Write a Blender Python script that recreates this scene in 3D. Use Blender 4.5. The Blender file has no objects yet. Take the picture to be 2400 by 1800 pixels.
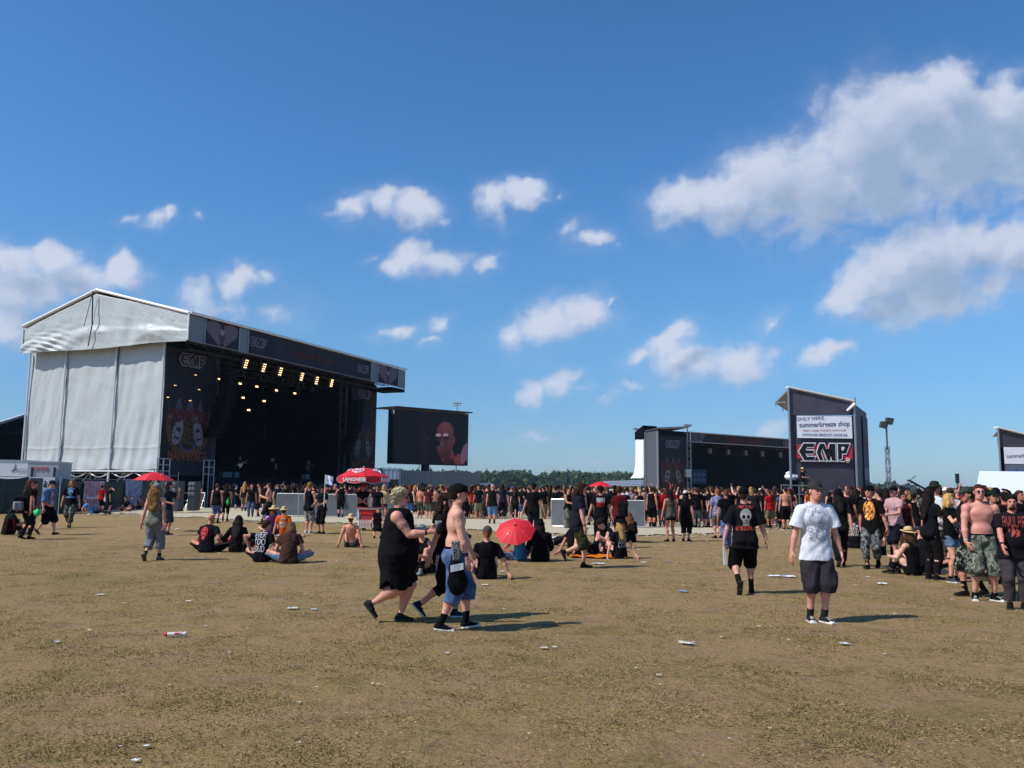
import bpy, math, random, time
import numpy as np
from mathutils import Vector, Matrix
from mathutils.bvhtree import BVHTree
T0 = time.time()
random.seed(7); RS = np.random.RandomState(7)
scene = bpy.context.scene
R = math.radians
# ------------------------------------------------------------------ camera
W_, H_, FPX = 2400.0, 1800.0, 2000.0
CAMZ = 1.66
PITCH = math.atan(245/FPX); ROLL = R(0.62)
camd = bpy.data.cameras.new('camera'); cam = bpy.data.objects.new('camera', camd)
scene.collection.objects.link(cam)
camd.sensor_width = 36; camd.lens = 36*FPX/W_; camd.clip_start = 0.1; camd.clip_end = 9000
CM = Matrix.Rotation(math.pi/2+PITCH, 4, 'X') @ Matrix.Rotation(ROLL, 4, 'Z')
cam.matrix_world = Matrix.Translation((0, 0, CAMZ)) @ CM
scene.camera = cam
_M3 = np.array(CM.to_3x3())
def ray(x, y):
    return _M3 @ np.array([(x-W_/2)/FPX, -(y-H_/2)/FPX, -1.0])
def P(x, y, d):
    """world point seen at pixel (x, y) of the 2400x1800 photo at distance d along world Y"""
    r = ray(x, y); return np.array([r[0]*d/r[1], d, CAMZ+r[2]*d/r[1]])
def G(x, y):
    r = ray(x, y); t = -CAMZ/r[2]; return np.array([r[0]*t, r[1]*t, 0.0])
def uv_dir(x, y):
    r = ray(x, y); return r[0]/r[1], r[2]/r[1]
# ------------------------------------------------------------------ light
SUN_EL = R(47); SUN_AZ = math.atan2(-.91, -.41)      # direction TO the sun, measured from +Y towards +X
sund = bpy.data.lights.new('sun', 'SUN'); sund.energy = 4.8; sund.angle = R(0.5); sund.color = (1, .955, .88)
sun = bpy.data.objects.new('sun', sund); scene.collection.objects.link(sun)
tos = Vector((math.sin(SUN_AZ)*math.cos(SUN_EL), math.cos(SUN_AZ)*math.cos(SUN_EL), math.sin(SUN_EL)))
sun.rotation_euler = tos.to_track_quat('Z', 'Y').to_euler()
scene.view_settings.view_transform = 'Standard'; scene.view_settings.look = 'None'
scene.view_settings.exposure = 0.0; scene.view_settings.gamma = 1
# ------------------------------------------------------------------ node helper
class NT:
    def __init__(s, tree): s.t = tree; s.l = tree.links
    def n(s, typ, inp=None, **kw):
        nd = s.t.nodes.new(typ)
        for k, v in kw.items(): setattr(nd, k, v)
        for k, v in (inp or {}).items(): s.set(nd, k, v)
        return nd
    def set(s, nd, k, v):
        sock = nd.inputs[k]
        if hasattr(v, 'is_output') or isinstance(v, bpy.types.NodeSocket): s.l.new(v, sock)
        elif isinstance(v, bpy.types.Node): s.l.new(v.outputs[0], sock)
        else: sock.default_value = v
    def m(s, op, a, b=0.0, c=None, clamp=False):
        nd = s.n('ShaderNodeMath', operation=op, use_clamp=clamp); s.set(nd, 0, a); s.set(nd, 1, b)
        if c is not None: s.set(nd, 2, c)
        return nd.outputs[0]
    def vm(s, op, a, b=None, out=0):
        nd = s.n('ShaderNodeVectorMath', operation=op); s.set(nd, 0, a)
        if b is not None: s.set(nd, 1, b)
        return nd.outputs[out]
    def mix(s, f, a, b, blend='MIX'):
        nd = s.n('ShaderNodeMix', data_type='RGBA', blend_type=blend); s.set(nd, 0, f); s.set(nd, 6, a); s.set(nd, 7, b)
        return nd.outputs[2]
    def ramp(s, f, stops, interp='LINEAR'):
        nd = s.n('ShaderNodeValToRGB'); s.set(nd, 0, f); cr = nd.color_ramp; cr.interpolation = interp
        while len(cr.elements) < len(stops): cr.elements.new(.5)
        for e, (p, c) in zip(cr.elements, stops):
            e.position = p; e.color = (c if len(c) == 4 else (*c, 1)) if hasattr(c, '__len__') else (c, c, c, 1)
        return nd.outputs[0]
    def noise(s, vec, scale, detail=4, rough=.55, dist=0.0, out=0):
        nd = s.n('ShaderNodeTexNoise'); s.set(nd, 'Vector', vec); nd.inputs['Scale'].default_value = scale
        nd.inputs['Detail'].default_value = detail; nd.inputs['Roughness'].default_value = rough; nd.inputs['Distortion'].default_value = dist
        return nd.outputs[out]
def lin(c):
    return tuple((v/12.92 if v <= .04045 else ((v+.055)/1.055)**2.4) for v in c)
def hx(h): h = h.lstrip('#'); return lin(tuple(int(h[i:i+2], 16)/255 for i in (0, 2, 4)))
# ------------------------------------------------------------------ world: Nishita sky and fair-weather clouds
world = bpy.data.worlds.new('World'); scene.world = world; world.use_nodes = True
wt = NT(world.node_tree); world.node_tree.nodes.clear()
sky = wt.n('ShaderNodeTexSky', sky_type='NISHITA', sun_disc=False, sun_elevation=SUN_EL, sun_rotation=SUN_AZ, air_density=1.0, dust_density=.5, ozone_density=3.5, altitude=400)
gam = wt.n('ShaderNodeHueSaturation', {'Color': sky.outputs[0], 'Saturation': 1.10, 'Value': 1.0})
# clouds (cx, cy, rx, ry, tilt degrees, weight) in photo pixels -> directions
CL = [(1600,470,75,55,10,1.0),(1700,460,110,75,12,1.05),(1790,420,110,95,20,1.05),(1900,420,150,125,25,1.1),(2030,330,150,150,30,1.15),(2090,440,200,85,10,.8),
 (2130,260,110,95,0,1.25),(2225,205,85,75,20,1.2),(2230,310,170,140,0,1.4),(2350,280,120,115,0,1.25),(2040,370,140,120,20,1.25),(1900,440,150,85,15,1.15),(2380,380,150,90,0,.8),(1960,500,190,45,-3,.6),(2160,480,170,50,0,.45),
 (2000,680,65,48,35,1.1),(2060,645,100,78,25,1.15),(2160,600,120,92,20,1.2),(2255,575,100,75,20,1.15),(2350,580,90,70,0,1.1),(2420,560,70,70,0,1.0),(2200,680,160,62,15,.95),(2080,725,85,50,0,.95),(2330,660,120,50,15,.75),
 (830,478,52,32,20,.85),(900,468,60,36,5,.8),(985,485,62,48,-25,.98),(1035,520,26,18,0,.6),(775,493,30,12,0,.4),
 (1165,470,45,48,25,.95),(1215,445,55,38,25,1.0),(1270,460,35,25,0,.5),(1312,455,18,10,30,.5),
 (935,615,45,28,15,.9),(965,585,45,42,10,1.0),(1030,608,75,40,-12,.85),(1130,618,45,25,20,.75),(870,605,20,10,0,.35),
 (1335,540,40,20,20,.55),(1395,565,50,22,12,.7),(1440,580,20,9,0,.4),
 (925,775,48,18,10,.85),(1030,760,30,22,20,.7),(1005,795,25,12,0,.6),
 (1200,785,48,38,25,.75),(1290,755,70,52,20,1.0),(1370,735,70,48,25,1.0),(1430,700,30,12,30,.6),
 (1560,810,60,42,20,.95),(1590,780,55,38,20,.9),(1490,838,50,24,15,.8),(1620,860,100,48,8,.8),(1740,845,100,45,12,.9),(1830,820,40,22,20,.6),(1930,830,60,30,15,.8),(1800,755,38,25,35,.55),
 (1255,920,40,28,15,.95),(1305,895,45,30,20,.85),(1350,905,40,12,0,.4),(1420,930,30,14,20,.45),(1475,905,35,14,0,.4),
 (1250,1022,55,18,0,.5),(1800,1010,80,22,0,.55),(1390,1080,60,12,0,.35),
 (30,600,90,42,0,.95),(120,600,80,48,0,1.0),(60,680,120,65,0,1.0),(190,650,90,50,0,.9),(290,630,60,45,0,.95),(20,760,80,45,0,.9),(330,670,40,25,0,.6),
 (450,690,80,40,10,.55),(560,650,60,35,20,.9),(625,640,35,22,25,.7),(540,720,120,45,0,.5),(640,740,60,25,0,.5),(440,760,120,60,0,.5),
 (360,515,35,18,30,.75),(390,503,22,14,30,.75),(305,520,28,12,0,.5),(455,495,14,8,0,.4),(450,800,60,40,0,.4)]
def perlin(x, y, seed):
    r = np.random.RandomState(seed); ang = r.rand(256, 256)*6.2832; xi = np.floor(x).astype(int); yi = np.floor(y).astype(int); fx = x-xi; fy = y-yi
    gd = lambda ix, iy, dx, dy: np.cos(ang[ix & 255, iy & 255])*dx+np.sin(ang[ix & 255, iy & 255])*dy
    u = fx**3*(fx*(fx*6-15)+10); v = fy**3*(fy*(fy*6-15)+10)
    a_ = gd(xi, yi, fx, fy); b_ = gd(xi+1, yi, fx-1, fy); c_ = gd(xi, yi+1, fx, fy-1); d_ = gd(xi+1, yi+1, fx-1, fy-1)
    return (a_+u*(b_-a_))*(1-v)+(c_+u*(d_-c_))*v
def pfbm(x, y, seed, oct=6, rough=.55):
    o, a_, t_ = 0, 1, 0
    for k in range(oct): o = o+a_*perlin(x*2**k, y*2**k, seed+k); t_ += a_; a_ *= rough
    return o/t_*1.6
def cloud_sheet():
    """far curved sheet of fair-weather cloud, several kilometres off"""
    nx, ny = 1150, 560; X, Y = np.meshgrid(np.linspace(-60, 2460, nx+1), np.linspace(1165, -40, ny+1))
    def dens(X, Y):
        wx = X+38*pfbm(X/130, Y/130, 50, 3)+10*pfbm(X/30, Y/30, 60, 3); wy = Y+28*pfbm(X/130+9, Y/130, 70, 3)+8*pfbm(X/30, Y/30+5, 80, 3); acc = np.full(X.shape, -3.0)
        for cx, cy, rx, ry, tl, w in CL:
            c, s_ = math.cos(R(tl)), -math.sin(R(tl)); dx, dy = wx-cx, wy-cy; p = (dx*c+dy*s_)/(1.42*rx); q = (-dx*s_+dy*c)/(1.42*ry); q = np.where(q > 0, q*.82, q*1.12)
            v = w*(1-np.hypot(p, q)); acc = np.where(np.abs(acc-v) < .14, np.maximum(acc, v)+(.14-np.abs(acc-v))**2/.56, np.maximum(acc, v))
        c, s_ = math.cos(R(28)), -math.sin(R(28)); px, py = (wx*c+wy*s_), (-wx*s_+wy*c)
        n = .30*pfbm(px/120, py/70, 1, 5, .55)+.20*pfbm(wx/62, wy/52, 20, 5, .5); return acc+n
    D = dens(X, Y); D2 = dens(X-44, Y-62)
    lo = .10+.0*X; al = np.clip((D-lo)/.64, 0, 1); al = al*al*(3-2*al); al = np.power(al, .95)*.94
    fa = np.clip((D+.30)/.75, 0, 1); al = np.maximum(al, fa*fa*.20)
    low = np.clip((Y-850)/300, 0, 1); al *= 1-.45*low
    th = np.clip((D2-.05)/1.0, 0, 1); th = th+.10*pfbm(X/110, Y/60, 33, 4)*(al > .2)  # sunlit upper-left edges and shaded lower sides are painted into the cloud colour
    stops = np.array([0, .3, .62, 1.0]); cols = np.array([(.64, .69, .82), (.58, .64, .78), (.44, .52, .69), (.32, .43, .62)])
    col = np.stack([np.interp(th, stops, cols[:, k]) for k in range(3)], -1)
    col = col*(1-.18*low[..., None])+np.array([.42, .47, .62])*.18*low[..., None]
    rr = np.stack([(X-W_/2)/FPX, -(Y-H_/2)/FPX, -np.ones_like(X)], -1) @ _M3.T; rr /= np.linalg.norm(rr, axis=-1, keepdims=True); co = rr*7000+np.array([0, 0, CAMZ])
    idx = np.arange(X.size).reshape(X.shape); F = np.stack([idx[:-1, :-1], idx[:-1, 1:], idx[1:, 1:], idx[1:, :-1]], -1).reshape(-1, 4)
    keep = (al.ravel()[F] > .004).any(1); F = F[keep]; used = np.unique(F); mp_ = np.full(X.size, -1); mp_[used] = np.arange(len(used)); F = mp_[F]
    me = bpy.data.meshes.new('clouds'); V = co.reshape(-1, 3)[used].astype(np.float32)
    me.vertices.add(len(V)); me.vertices.foreach_set('co', V.ravel()); n = len(F); me.loops.add(n*4); me.polygons.add(n)
    me.loops.foreach_set('vertex_index', F.astype(np.int32).ravel()); me.polygons.foreach_set('loop_start', np.arange(0, n*4, 4, dtype=np.int32)); me.polygons.foreach_set('loop_total', np.full(n, 4, dtype=np.int32)); me.update(calc_edges=True)
    at = me.color_attributes.new('cloud', 'FLOAT_COLOR', 'POINT'); c4 = np.concatenate([col, al[..., None]], -1).reshape(-1, 4)[used].astype(np.float32); at.data.foreach_set('color', c4.ravel())
    m = bpy.data.materials.new('cloud'); m.use_nodes = True; m.node_tree.nodes.clear(); t = NT(m.node_tree)
    a_ = t.n('ShaderNodeAttribute', attribute_name='cloud'); e = t.n('ShaderNodeEmission', {'Color': a_.outputs['Color'], 'Strength': 1.0}); mx = t.n('ShaderNodeMixShader', {0: a_.outputs['Alpha']}); tr = t.n('ShaderNodeBsdfTransparent')
    t.l.new(tr.outputs[0], mx.inputs[1]); t.l.new(e.outputs[0], mx.inputs[2]); t.l.new(mx.outputs[0], t.n('ShaderNodeOutputMaterial').inputs[0])
    me.materials.append(m); o = bpy.data.objects.new('sky', me); scene.collection.objects.link(o); o['kind'] = 'structure'; o['label'] = 'white fair-weather clouds in the blue sky'
cloud_sheet()
world.node_tree.nodes.active = None
tc = wt.n('ShaderNodeTexCoord'); sep = wt.n('ShaderNodeSeparateXYZ', {0: tc.outputs['Generated']})
hz = wt.n('ShaderNodeMapRange', {0: sep.outputs[2], 1: 0.0, 2: .38}, interpolation_type='SMOOTHSTEP').outputs[0]
tint = wt.ramp(hz, [(0, (.48, .66, .90)), (.45, (.68, .94, 1.08)), (1, (.68, 1.03, 1.22))]); skyc = wt.mix(1.0, gam.outputs[0], tint, 'MULTIPLY')
allc = skyc
bg = wt.n('ShaderNodeBackground', {'Color': allc, 'Strength': .125})
wt.l.new(bg.outputs[0], wt.n('ShaderNodeOutputWorld').inputs[0])
# ------------------------------------------------------------------ materials
MATS = {}
def new_mat(name):
    m = bpy.data.materials.new(name); m.use_nodes = True; m.node_tree.nodes.clear(); MATS[name] = m
    nt = NT(m.node_tree); b = nt.n('ShaderNodeBsdfPrincipled'); o = nt.n('ShaderNodeOutputMaterial'); nt.l.new(b.outputs[0], o.inputs[0])
    return m, nt, b
def bump(nt, b, h, strength=.3, dist=.01):
    bp = nt.n('ShaderNodeBump', {'Height': h, 'Strength': strength, 'Distance': dist}); nt.l.new(bp.outputs[0], b.inputs['Normal'])
def flat_mat(name, col, rough=.6, metal=0, var=.25, scale=3, bmp=0, spec=.4, stretch=None):
    if name in MATS: return MATS[name]
    m, nt, b = new_mat(name)
    t = nt.n('ShaderNodeTexCoord').outputs['Object']
    if stretch: mp = nt.n('ShaderNodeMapping'); nt.set(mp, 0, t); mp.inputs['Scale'].default_value = stretch; t = mp.outputs[0]
    n = nt.noise(t, scale, 5, .6)
    c = nt.mix(n, tuple(v*(1-var) for v in col)+(1,), tuple(min(1, v*(1+var)) for v in col)+(1,))
    nt.set(b, 'Base Color', c); b.inputs['Roughness'].default_value = rough; b.inputs['Metallic'].default_value = metal
    b.inputs['Specular IOR Level'].default_value = spec
    if bmp: bump(nt, b, n, .5, bmp)
    return m
def attr_mat(name, rough=.7, emis=0, spec=.3, fold=0):
    """colour comes from the mesh's own printed artwork (colour attribute 'art')"""
    if name in MATS: return MATS[name]
    m, nt, b = new_mat(name); a = nt.n('ShaderNodeAttribute', attribute_name='art')
    nt.set(b, 'Base Color', a.outputs['Color'] if not emis else (.004, .004, .005, 1)); b.inputs['Roughness'].default_value = rough; b.inputs['Specular IOR Level'].default_value = spec
    if emis: nt.set(b, 'Emission Color', a.outputs['Color']); b.inputs['Emission Strength'].default_value = emis
    if fold:
        t = nt.n('ShaderNodeTexCoord').outputs['Object']; bump(nt, b, nt.noise(t, 1.3, 3, .5, 1.0), .5, fold)
    return m
def emit_mat(name, col, s):
    if name in MATS: return MATS[name]
    m, nt, b = new_mat(name); nt.set(b, 'Base Color', (*col, 1)); nt.set(b, 'Emission Color', (*col, 1)); b.inputs['Emission Strength'].default_value = s; return m
# cloth, skin, hair: colour from the object
def _cloth(name, kind):
    m, nt, b = new_mat(name); oi = nt.n('ShaderNodeObjectInfo'); t = nt.n('ShaderNodeTexCoord').outputs['Object']; base = oi.outputs['Color']
    shift = nt.vm('SCALE', nt.vm('ADD', (1, 2, 3), t)); 
    n = nt.noise(t, 7, 4, .6, .8)
    if kind == 'plain': c = nt.mix(nt.m('MULTIPLY', n, .55), base, (0, 0, 0, 1)); c = nt.mix(.10, c, nt.mix(1, nt.mix(nt.noise(t, 40, 2), base, (1, 1, 1, 1)), base, 'MULTIPLY'))
    if kind == 'denim':
        f = nt.ramp(nt.noise(t, 5, 3, .6), [(.35, 0), (.65, 1)]); c = nt.mix(nt.m('MULTIPLY', f, .35), base, (.35, .42, .55, 1)); c = nt.mix(nt.m('MULTIPLY', nt.noise(t, 120, 2), .4), c, (.01, .02, .05, 1))
    if kind == 'camo':
        c1 = nt.ramp(nt.noise(t, 11, 2, .4, .6), [(.44, 0), (.47, 1)]); c2 = nt.ramp(nt.noise(nt.vm('ADD', t, (5, 3, 1)), 14, 2, .4, .8), [(.55, 0), (.58, 1)])
        c = nt.mix(c1, nt.mix(.75, base, (0, 0, 0, 1)), base); c = nt.mix(nt.m('MULTIPLY', c2, .6), c, (.35, .34, .28, 1))
    if kind == 'plaid':
        w = nt.n('ShaderNodeSeparateXYZ', {0: t}); a = nt.m('GREATER_THAN', nt.m('SINE', nt.m('MULTIPLY', nt.m('ADD', w.outputs[0], w.outputs[1]), 90)), .2); d = nt.m('GREATER_THAN', nt.m('SINE', nt.m('MULTIPLY', w.outputs[2], 90)), .2)
        c = nt.mix(nt.m('MULTIPLY', nt.m('ADD', a, d), .4), base, (.06, .05, .12, 1))
    if kind == 'mesh': c = nt.mix(nt.ramp(nt.noise(t, 90, 2), [(.45, 0), (.55, 1)]), base, (.01, .01, .01, 1))
    nt.set(b, 'Base Color', c); b.inputs['Roughness'].default_value = .9; b.inputs['Specular IOR Level'].default_value = .12
    st = nt.n('ShaderNodeMapping'); nt.set(st, 0, t); st.inputs['Scale'].default_value = (1, 1, .5)
    bump(nt, b, nt.noise(st, 8, 2, .5, 1.6), .7, .025); return m
CLOTH = {k: _cloth('cloth_'+k, k) for k in ('plain', 'denim', 'camo', 'plaid', 'mesh')}
def _skin():
    m, nt, b = new_mat('skin'); oi = nt.n('ShaderNodeObjectInfo'); t = nt.n('ShaderNodeTexCoord').outputs['Object']
    n = nt.noise(t, 6, 4, .6); n3 = nt.ramp(nt.noise(t, 2.2, 2, .5), [(.4, 0), (.65, 1)]); c = nt.mix(nt.m('ADD', nt.m('MULTIPLY', n, .35), nt.m('MULTIPLY', n3, .22)), oi.outputs['Color'], (.46, .13, .09, 1))
    a = nt.n('ShaderNodeAttribute', attribute_name='ink').outputs['Fac']
    pat = nt.ramp(nt.noise(t, 32, 3, .6, 1.5), [(.42, 0), (.52, 1)])
    c = nt.mix(nt.m('MULTIPLY', nt.m('MULTIPLY', a, pat), .88), c, (.035, .05, .06, 1))
    nt.set(b, 'Base Color', c); b.inputs['Roughness'].default_value = .5; b.inputs['Specular IOR Level'].default_value = .35
    b.inputs['Subsurface Weight'].default_value = .0
    bump(nt, b, nt.noise(t, 30, 3), .15, .005); return m
SKIN = _skin()
def _hair():
    m, nt, b = new_mat('hair'); oi = nt.n('ShaderNodeObjectInfo'); t = nt.n('ShaderNodeTexCoord').outputs['Object']
    mp = nt.n('ShaderNodeMapping'); nt.set(mp, 0, t); mp.inputs['Scale'].default_value = (1, 1, .16)
    n = nt.noise(mp, 75, 3, .6, .4); c = nt.mix(n, nt.mix(.6, oi.outputs['Color'], (0, 0, 0, 1)), nt.mix(.5, oi.outputs['Color'], nt.mix(1.0, oi.outputs['Color'], (2.2, 2.0, 1.7, 1), 'MULTIPLY')))
    nt.set(b, 'Base Color', c); b.inputs['Roughness'].default_value = .65; b.inputs['Specular IOR Level'].default_value = .15; bump(nt, b, n, 1, .02); return m
HAIR = _hair()
DARK = flat_mat('dark_feature', (.03, .015, .012), .5, var=.1)
LIP = flat_mat('lips', (.28, .08, .07), .5, var=.1)
SOLE = flat_mat('rubber_sole', (.62, .6, .55), .6, var=.15, scale=20)
SOLED = flat_mat('dark_rubber', (.02, .019, .018), .6, var=.15, scale=20)
LENS = flat_mat('dark_lens', (.01, .01, .012), .08, var=.0, spec=.8)
STRAW = flat_mat('straw', (.55, .40, .18), .8, var=.35, scale=60, bmp=.01)
METAL = flat_mat('galvanised_steel', (.42, .43, .44), .4, .75, .2, 4)
ALU = flat_mat('aluminium_truss', (.30, .31, .32), .4, .7, .2, 4)
BLACKM = flat_mat('black_metal', (.012, .013, .015), .5, 0, .2, 4)
WHITE_TARP = None
# ------------------------------------------------------------------ object helpers
COL = scene.collection
def link(name, me, mats=(), parent=None, label=None, cat=None, group=None, kind=None, loc=None, rot=None, color=None):
    o = bpy.data.objects.new(name, me); COL.objects.link(o)
    if me is not None and mats:
        if len(me.materials) == 0:
            for m in (mats if isinstance(mats, (list, tuple)) else [mats]): me.materials.append(m)
    if parent is not None: o.parent = parent
    if label: o['label'] = label
    if cat: o['category'] = cat
    if group: o['group'] = group
    if kind: o['kind'] = kind
    if loc is not None: o.location = tuple(float(v) for v in loc)
    if rot is not None: o.rotation_euler = rot
    if color is not None: o.color = (*color, 1)
    return o
def thing(name, label, cat, loc=(0, 0, 0), rot=(0, 0, 0), group=None):
    return link(name, None, label=label, cat=cat, group=group, loc=loc, rot=rot)
def mesh_np(name, V, F, smooth=False, mi=None):
    V = np.asarray(V, dtype=np.float32); me = bpy.data.meshes.new(name)
    if isinstance(F, np.ndarray):
        n, k = F.shape
        me.vertices.add(len(V)); me.vertices.foreach_set('co', V.ravel()); me.loops.add(n*k); me.polygons.add(n)
        me.loops.foreach_set('vertex_index', F.astype(np.int32).ravel()); me.polygons.foreach_set('loop_start', np.arange(0, n*k, k, dtype=np.int32))
        me.polygons.foreach_set('loop_total', np.full(n, k, dtype=np.int32))
        me.update(calc_edges=True)
    else:
        me.from_pydata(V.tolist(), [], F); me.update()
    if smooth: me.polygons.foreach_set('use_smooth', [True]*len(me.polygons))
    if mi is not None: me.polygons.foreach_set('material_index', np.asarray(mi, dtype=np.int32))
    return me
class MB:
    """collects boxes, bars and polygons into one mesh"""
    def __init__(s): s.v = []; s.f = []; s.mi = []; s.st = []
    def add(s, V, F, mi=0):
        s.st.append((len(s.v), len(s.f))); b = len(s.v); s.v += [tuple(float(c) for c in p) for p in V]; s.f += [tuple(b+i for i in f) for f in F]; s.mi += [mi]*len(F); return s
    def box(s, lo, hi, fr=None, mi=0):
        (x0, y0, z0), (x1, y1, z1) = lo, hi
        V = [(x0,y0,z0),(x1,y0,z0),(x1,y1,z0),(x0,y1,z0),(x0,y0,z1),(x1,y0,z1),(x1,y1,z1),(x0,y1,z1)]
        if fr is not None: V = [fr(*p) for p in V]
        return s.add(V, [(0,3,2,1),(4,5,6,7),(0,1,5,4),(1,2,6,5),(2,3,7,6),(3,0,4,7)], mi)
    def bar(s, a, b, w=.05, sides=6, w2=None, mi=0):
        a = Vector([float(c) for c in a]); b = Vector([float(c) for c in b]); d = (b-a)
        if d.length < 1e-6: return s
        q = d.normalized().to_track_quat('Z', 'Y'); V = []
        for p, r in ((a, w/2), (b, (w2 if w2 is not None else w)/2)):
            for i in range(sides): t = 2*math.pi*i/sides; V.append(p+q @ Vector((math.cos(t)*r, math.sin(t)*r, 0)))
        F = [(i, (i+1) % sides, sides+(i+1) % sides, sides+i) for i in range(sides)]+[tuple(range(sides-1, -1, -1)), tuple(range(sides, 2*sides))]
        return s.add(V, F, mi)
    def prism(s, pts, n, mi=0):
        """closed polygon pts extruded by vector n"""
        k = len(pts); n = np.asarray(n, float); A = [np.asarray(p, float) for p in pts]; V = A+[p+n for p in A]
        return s.add(V, [tuple(range(k-1, -1, -1)), tuple(range(k, 2*k))]+[(i, (i+1) % k, k+(i+1) % k, k+i) for i in range(k)], mi)
    def sphere(s, c, r, n=8, mi=0):
        V = []; F = []; m = n//2
        rr = (r, r, r) if not hasattr(r, '__len__') else r
        for j in range(1, m):
            for i in range(n): a, b_ = math.pi*j/m, 2*math.pi*i/n; V.append((c[0]+rr[0]*math.sin(a)*math.cos(b_), c[1]+rr[1]*math.sin(a)*math.sin(b_), c[2]+rr[2]*math.cos(a)))
        t = len(V); V += [(c[0], c[1], c[2]+rr[2]), (c[0], c[1], c[2]-rr[2])]
        for j in range(m-2):
            for i in range(n): F.append((j*n+i, (j+1)*n+i, (j+1)*n+(i+1) % n, j*n+(i+1) % n))
        for i in range(n): F.append((t, i, (i+1) % n)); F.append((t+1, (m-2)*n+(i+1) % n, (m-2)*n+i))
        return s.add(V, F, mi)
    def truss(s, a, b, w=.4, up=(0, 0, 1), chord=.05, step=None, mi=0):
        """box truss between two points"""
        a = Vector([float(c) for c in a]); b = Vector([float(c) for c in b]); d = b-a; L = d.length; d.normalize()
        u = Vector(up); sd = d.cross(u)
        if sd.length < .1: sd = d.cross(Vector((1, 0, 0)))
        sd.normalize(); u = sd.cross(d).normalized(); n = max(1, int(L/(step or w*1.3)))
        cs = [sd*w/2+u*w/2, sd*-w/2+u*w/2, sd*-w/2-u*w/2, sd*w/2-u*w/2]
        for c in cs: s.bar(a+c, b+c, chord, 4, mi=mi)
        for i in range(n):
            p, q = a+d*L*i/n, a+d*L*(i+1)/n
            for k in range(4):
                c1, c2 = cs[k], cs[(k+1) % 4]
                s.bar(p+c1, q+c2, chord*.6, 4, mi=mi) if (i+k) % 2 else s.bar(p+c2, q+c1, chord*.6, 4, mi=mi)
        return s
    def pieces(s, name, mats, parent=None, step=1):
        """one object per primitive (or per run of `step` primitives)"""
        for k in range(0, len(s.st), step):
            v0, f0 = s.st[k]; v1, f1 = s.st[k+step] if k+step < len(s.st) else (len(s.v), len(s.f))
            link(name, mesh_np(name, s.v[v0:v1], [tuple(i-v0 for i in f) for f in s.f[f0:f1]]), [mats] if not isinstance(mats, (list, tuple)) else mats, parent)
    def build(s, name, mats, parent=None, smooth=False, **kw):
        me = mesh_np(name, s.v, s.f, smooth, s.mi); return link(name, me, mats if isinstance(mats, (list, tuple)) else [mats], parent, **kw)
def art_grid(name, origin, U, V, nu, nv, paint, mat, parent, disp=None, thick=None, **kw):
    """printed sheet: grid spanned by vectors U, V; paint(u,v) -> rgb array (linear); v runs upward"""
    origin, U, V = (np.asarray(a, float) for a in (origin, U, V)); u = np.linspace(0, 1, nu+1); v = np.linspace(0, 1, nv+1)
    uu, vv = np.meshgrid(u, v); co = origin+uu[..., None]*U+vv[..., None]*V
    if disp is not None:
        n = np.cross(U, V); n /= np.linalg.norm(n); co = co+disp(uu, vv)[..., None]*n
    idx = np.arange((nu+1)*(nv+1)).reshape(nv+1, nu+1); F = np.stack([idx[:-1, :-1], idx[:-1, 1:], idx[1:, 1:], idx[1:, :-1]], -1).reshape(-1, 4)
    me = mesh_np(name, co.reshape(-1, 3), F, True)
    cu, cv = np.meshgrid((u[:-1]+u[1:])/2, (v[:-1]+v[1:])/2); rgb = paint(cu, cv).reshape(-1, 3)
    at = me.color_attributes.new('art', 'FLOAT_COLOR', 'CORNER'); c4 = np.ones((len(F)*4, 4), np.float32); c4[:, :3] = np.repeat(rgb, 4, 0); at.data.foreach_set('color', c4.ravel())
    o = link(name, me, [mat], parent, **kw)
    if thick:
        md = o.modifiers.new('thickness', 'SOLIDIFY'); md.thickness = thick; md.offset = -1
    return o
def text_mesh(txt, size, ext=.003, bold=0.0, shear=0.0, sx=1.0, align='CENTER', space=1.0):
    cu = bpy.data.curves.new('t', 'FONT'); cu.body = txt; cu.size = size; cu.extrude = ext; cu.offset = bold; cu.shear = shear; cu.align_x = align; cu.align_y = 'CENTER'; cu.resolution_u = 3; cu.space_character = space
    o = bpy.data.objects.new('t', cu); COL.objects.link(o); dg = bpy.context.evaluated_depsgraph_get(); dg.update()
    me = bpy.data.meshes.new_from_object(o.evaluated_get(dg)); bpy.data.objects.remove(o)
    me.materials.clear()
    if sx != 1: me.transform(Matrix.Diagonal((sx, 1, 1, 1)))
    return me
def basis(o, U, N):
    """matrix placing local X along U, local Z along N (out of the sheet)"""
    U = Vector([float(c) for c in U]).normalized(); N = Vector([float(c) for c in N]).normalized(); Y = N.cross(U).normalized(); U = Y.cross(N)
    m = Matrix((U, Y, N)).transposed().to_4x4(); m.translation = Vector([float(c) for c in o]); return m
def put_text(name, txt, size, mat, o, U, N, parent, **kw):
    me = text_mesh(txt, size, **kw); me.transform(basis(o, U, N)); me.update(); return link(name, me, [mat], parent)
def inv_parent(o, parent): o.parent = parent
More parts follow.
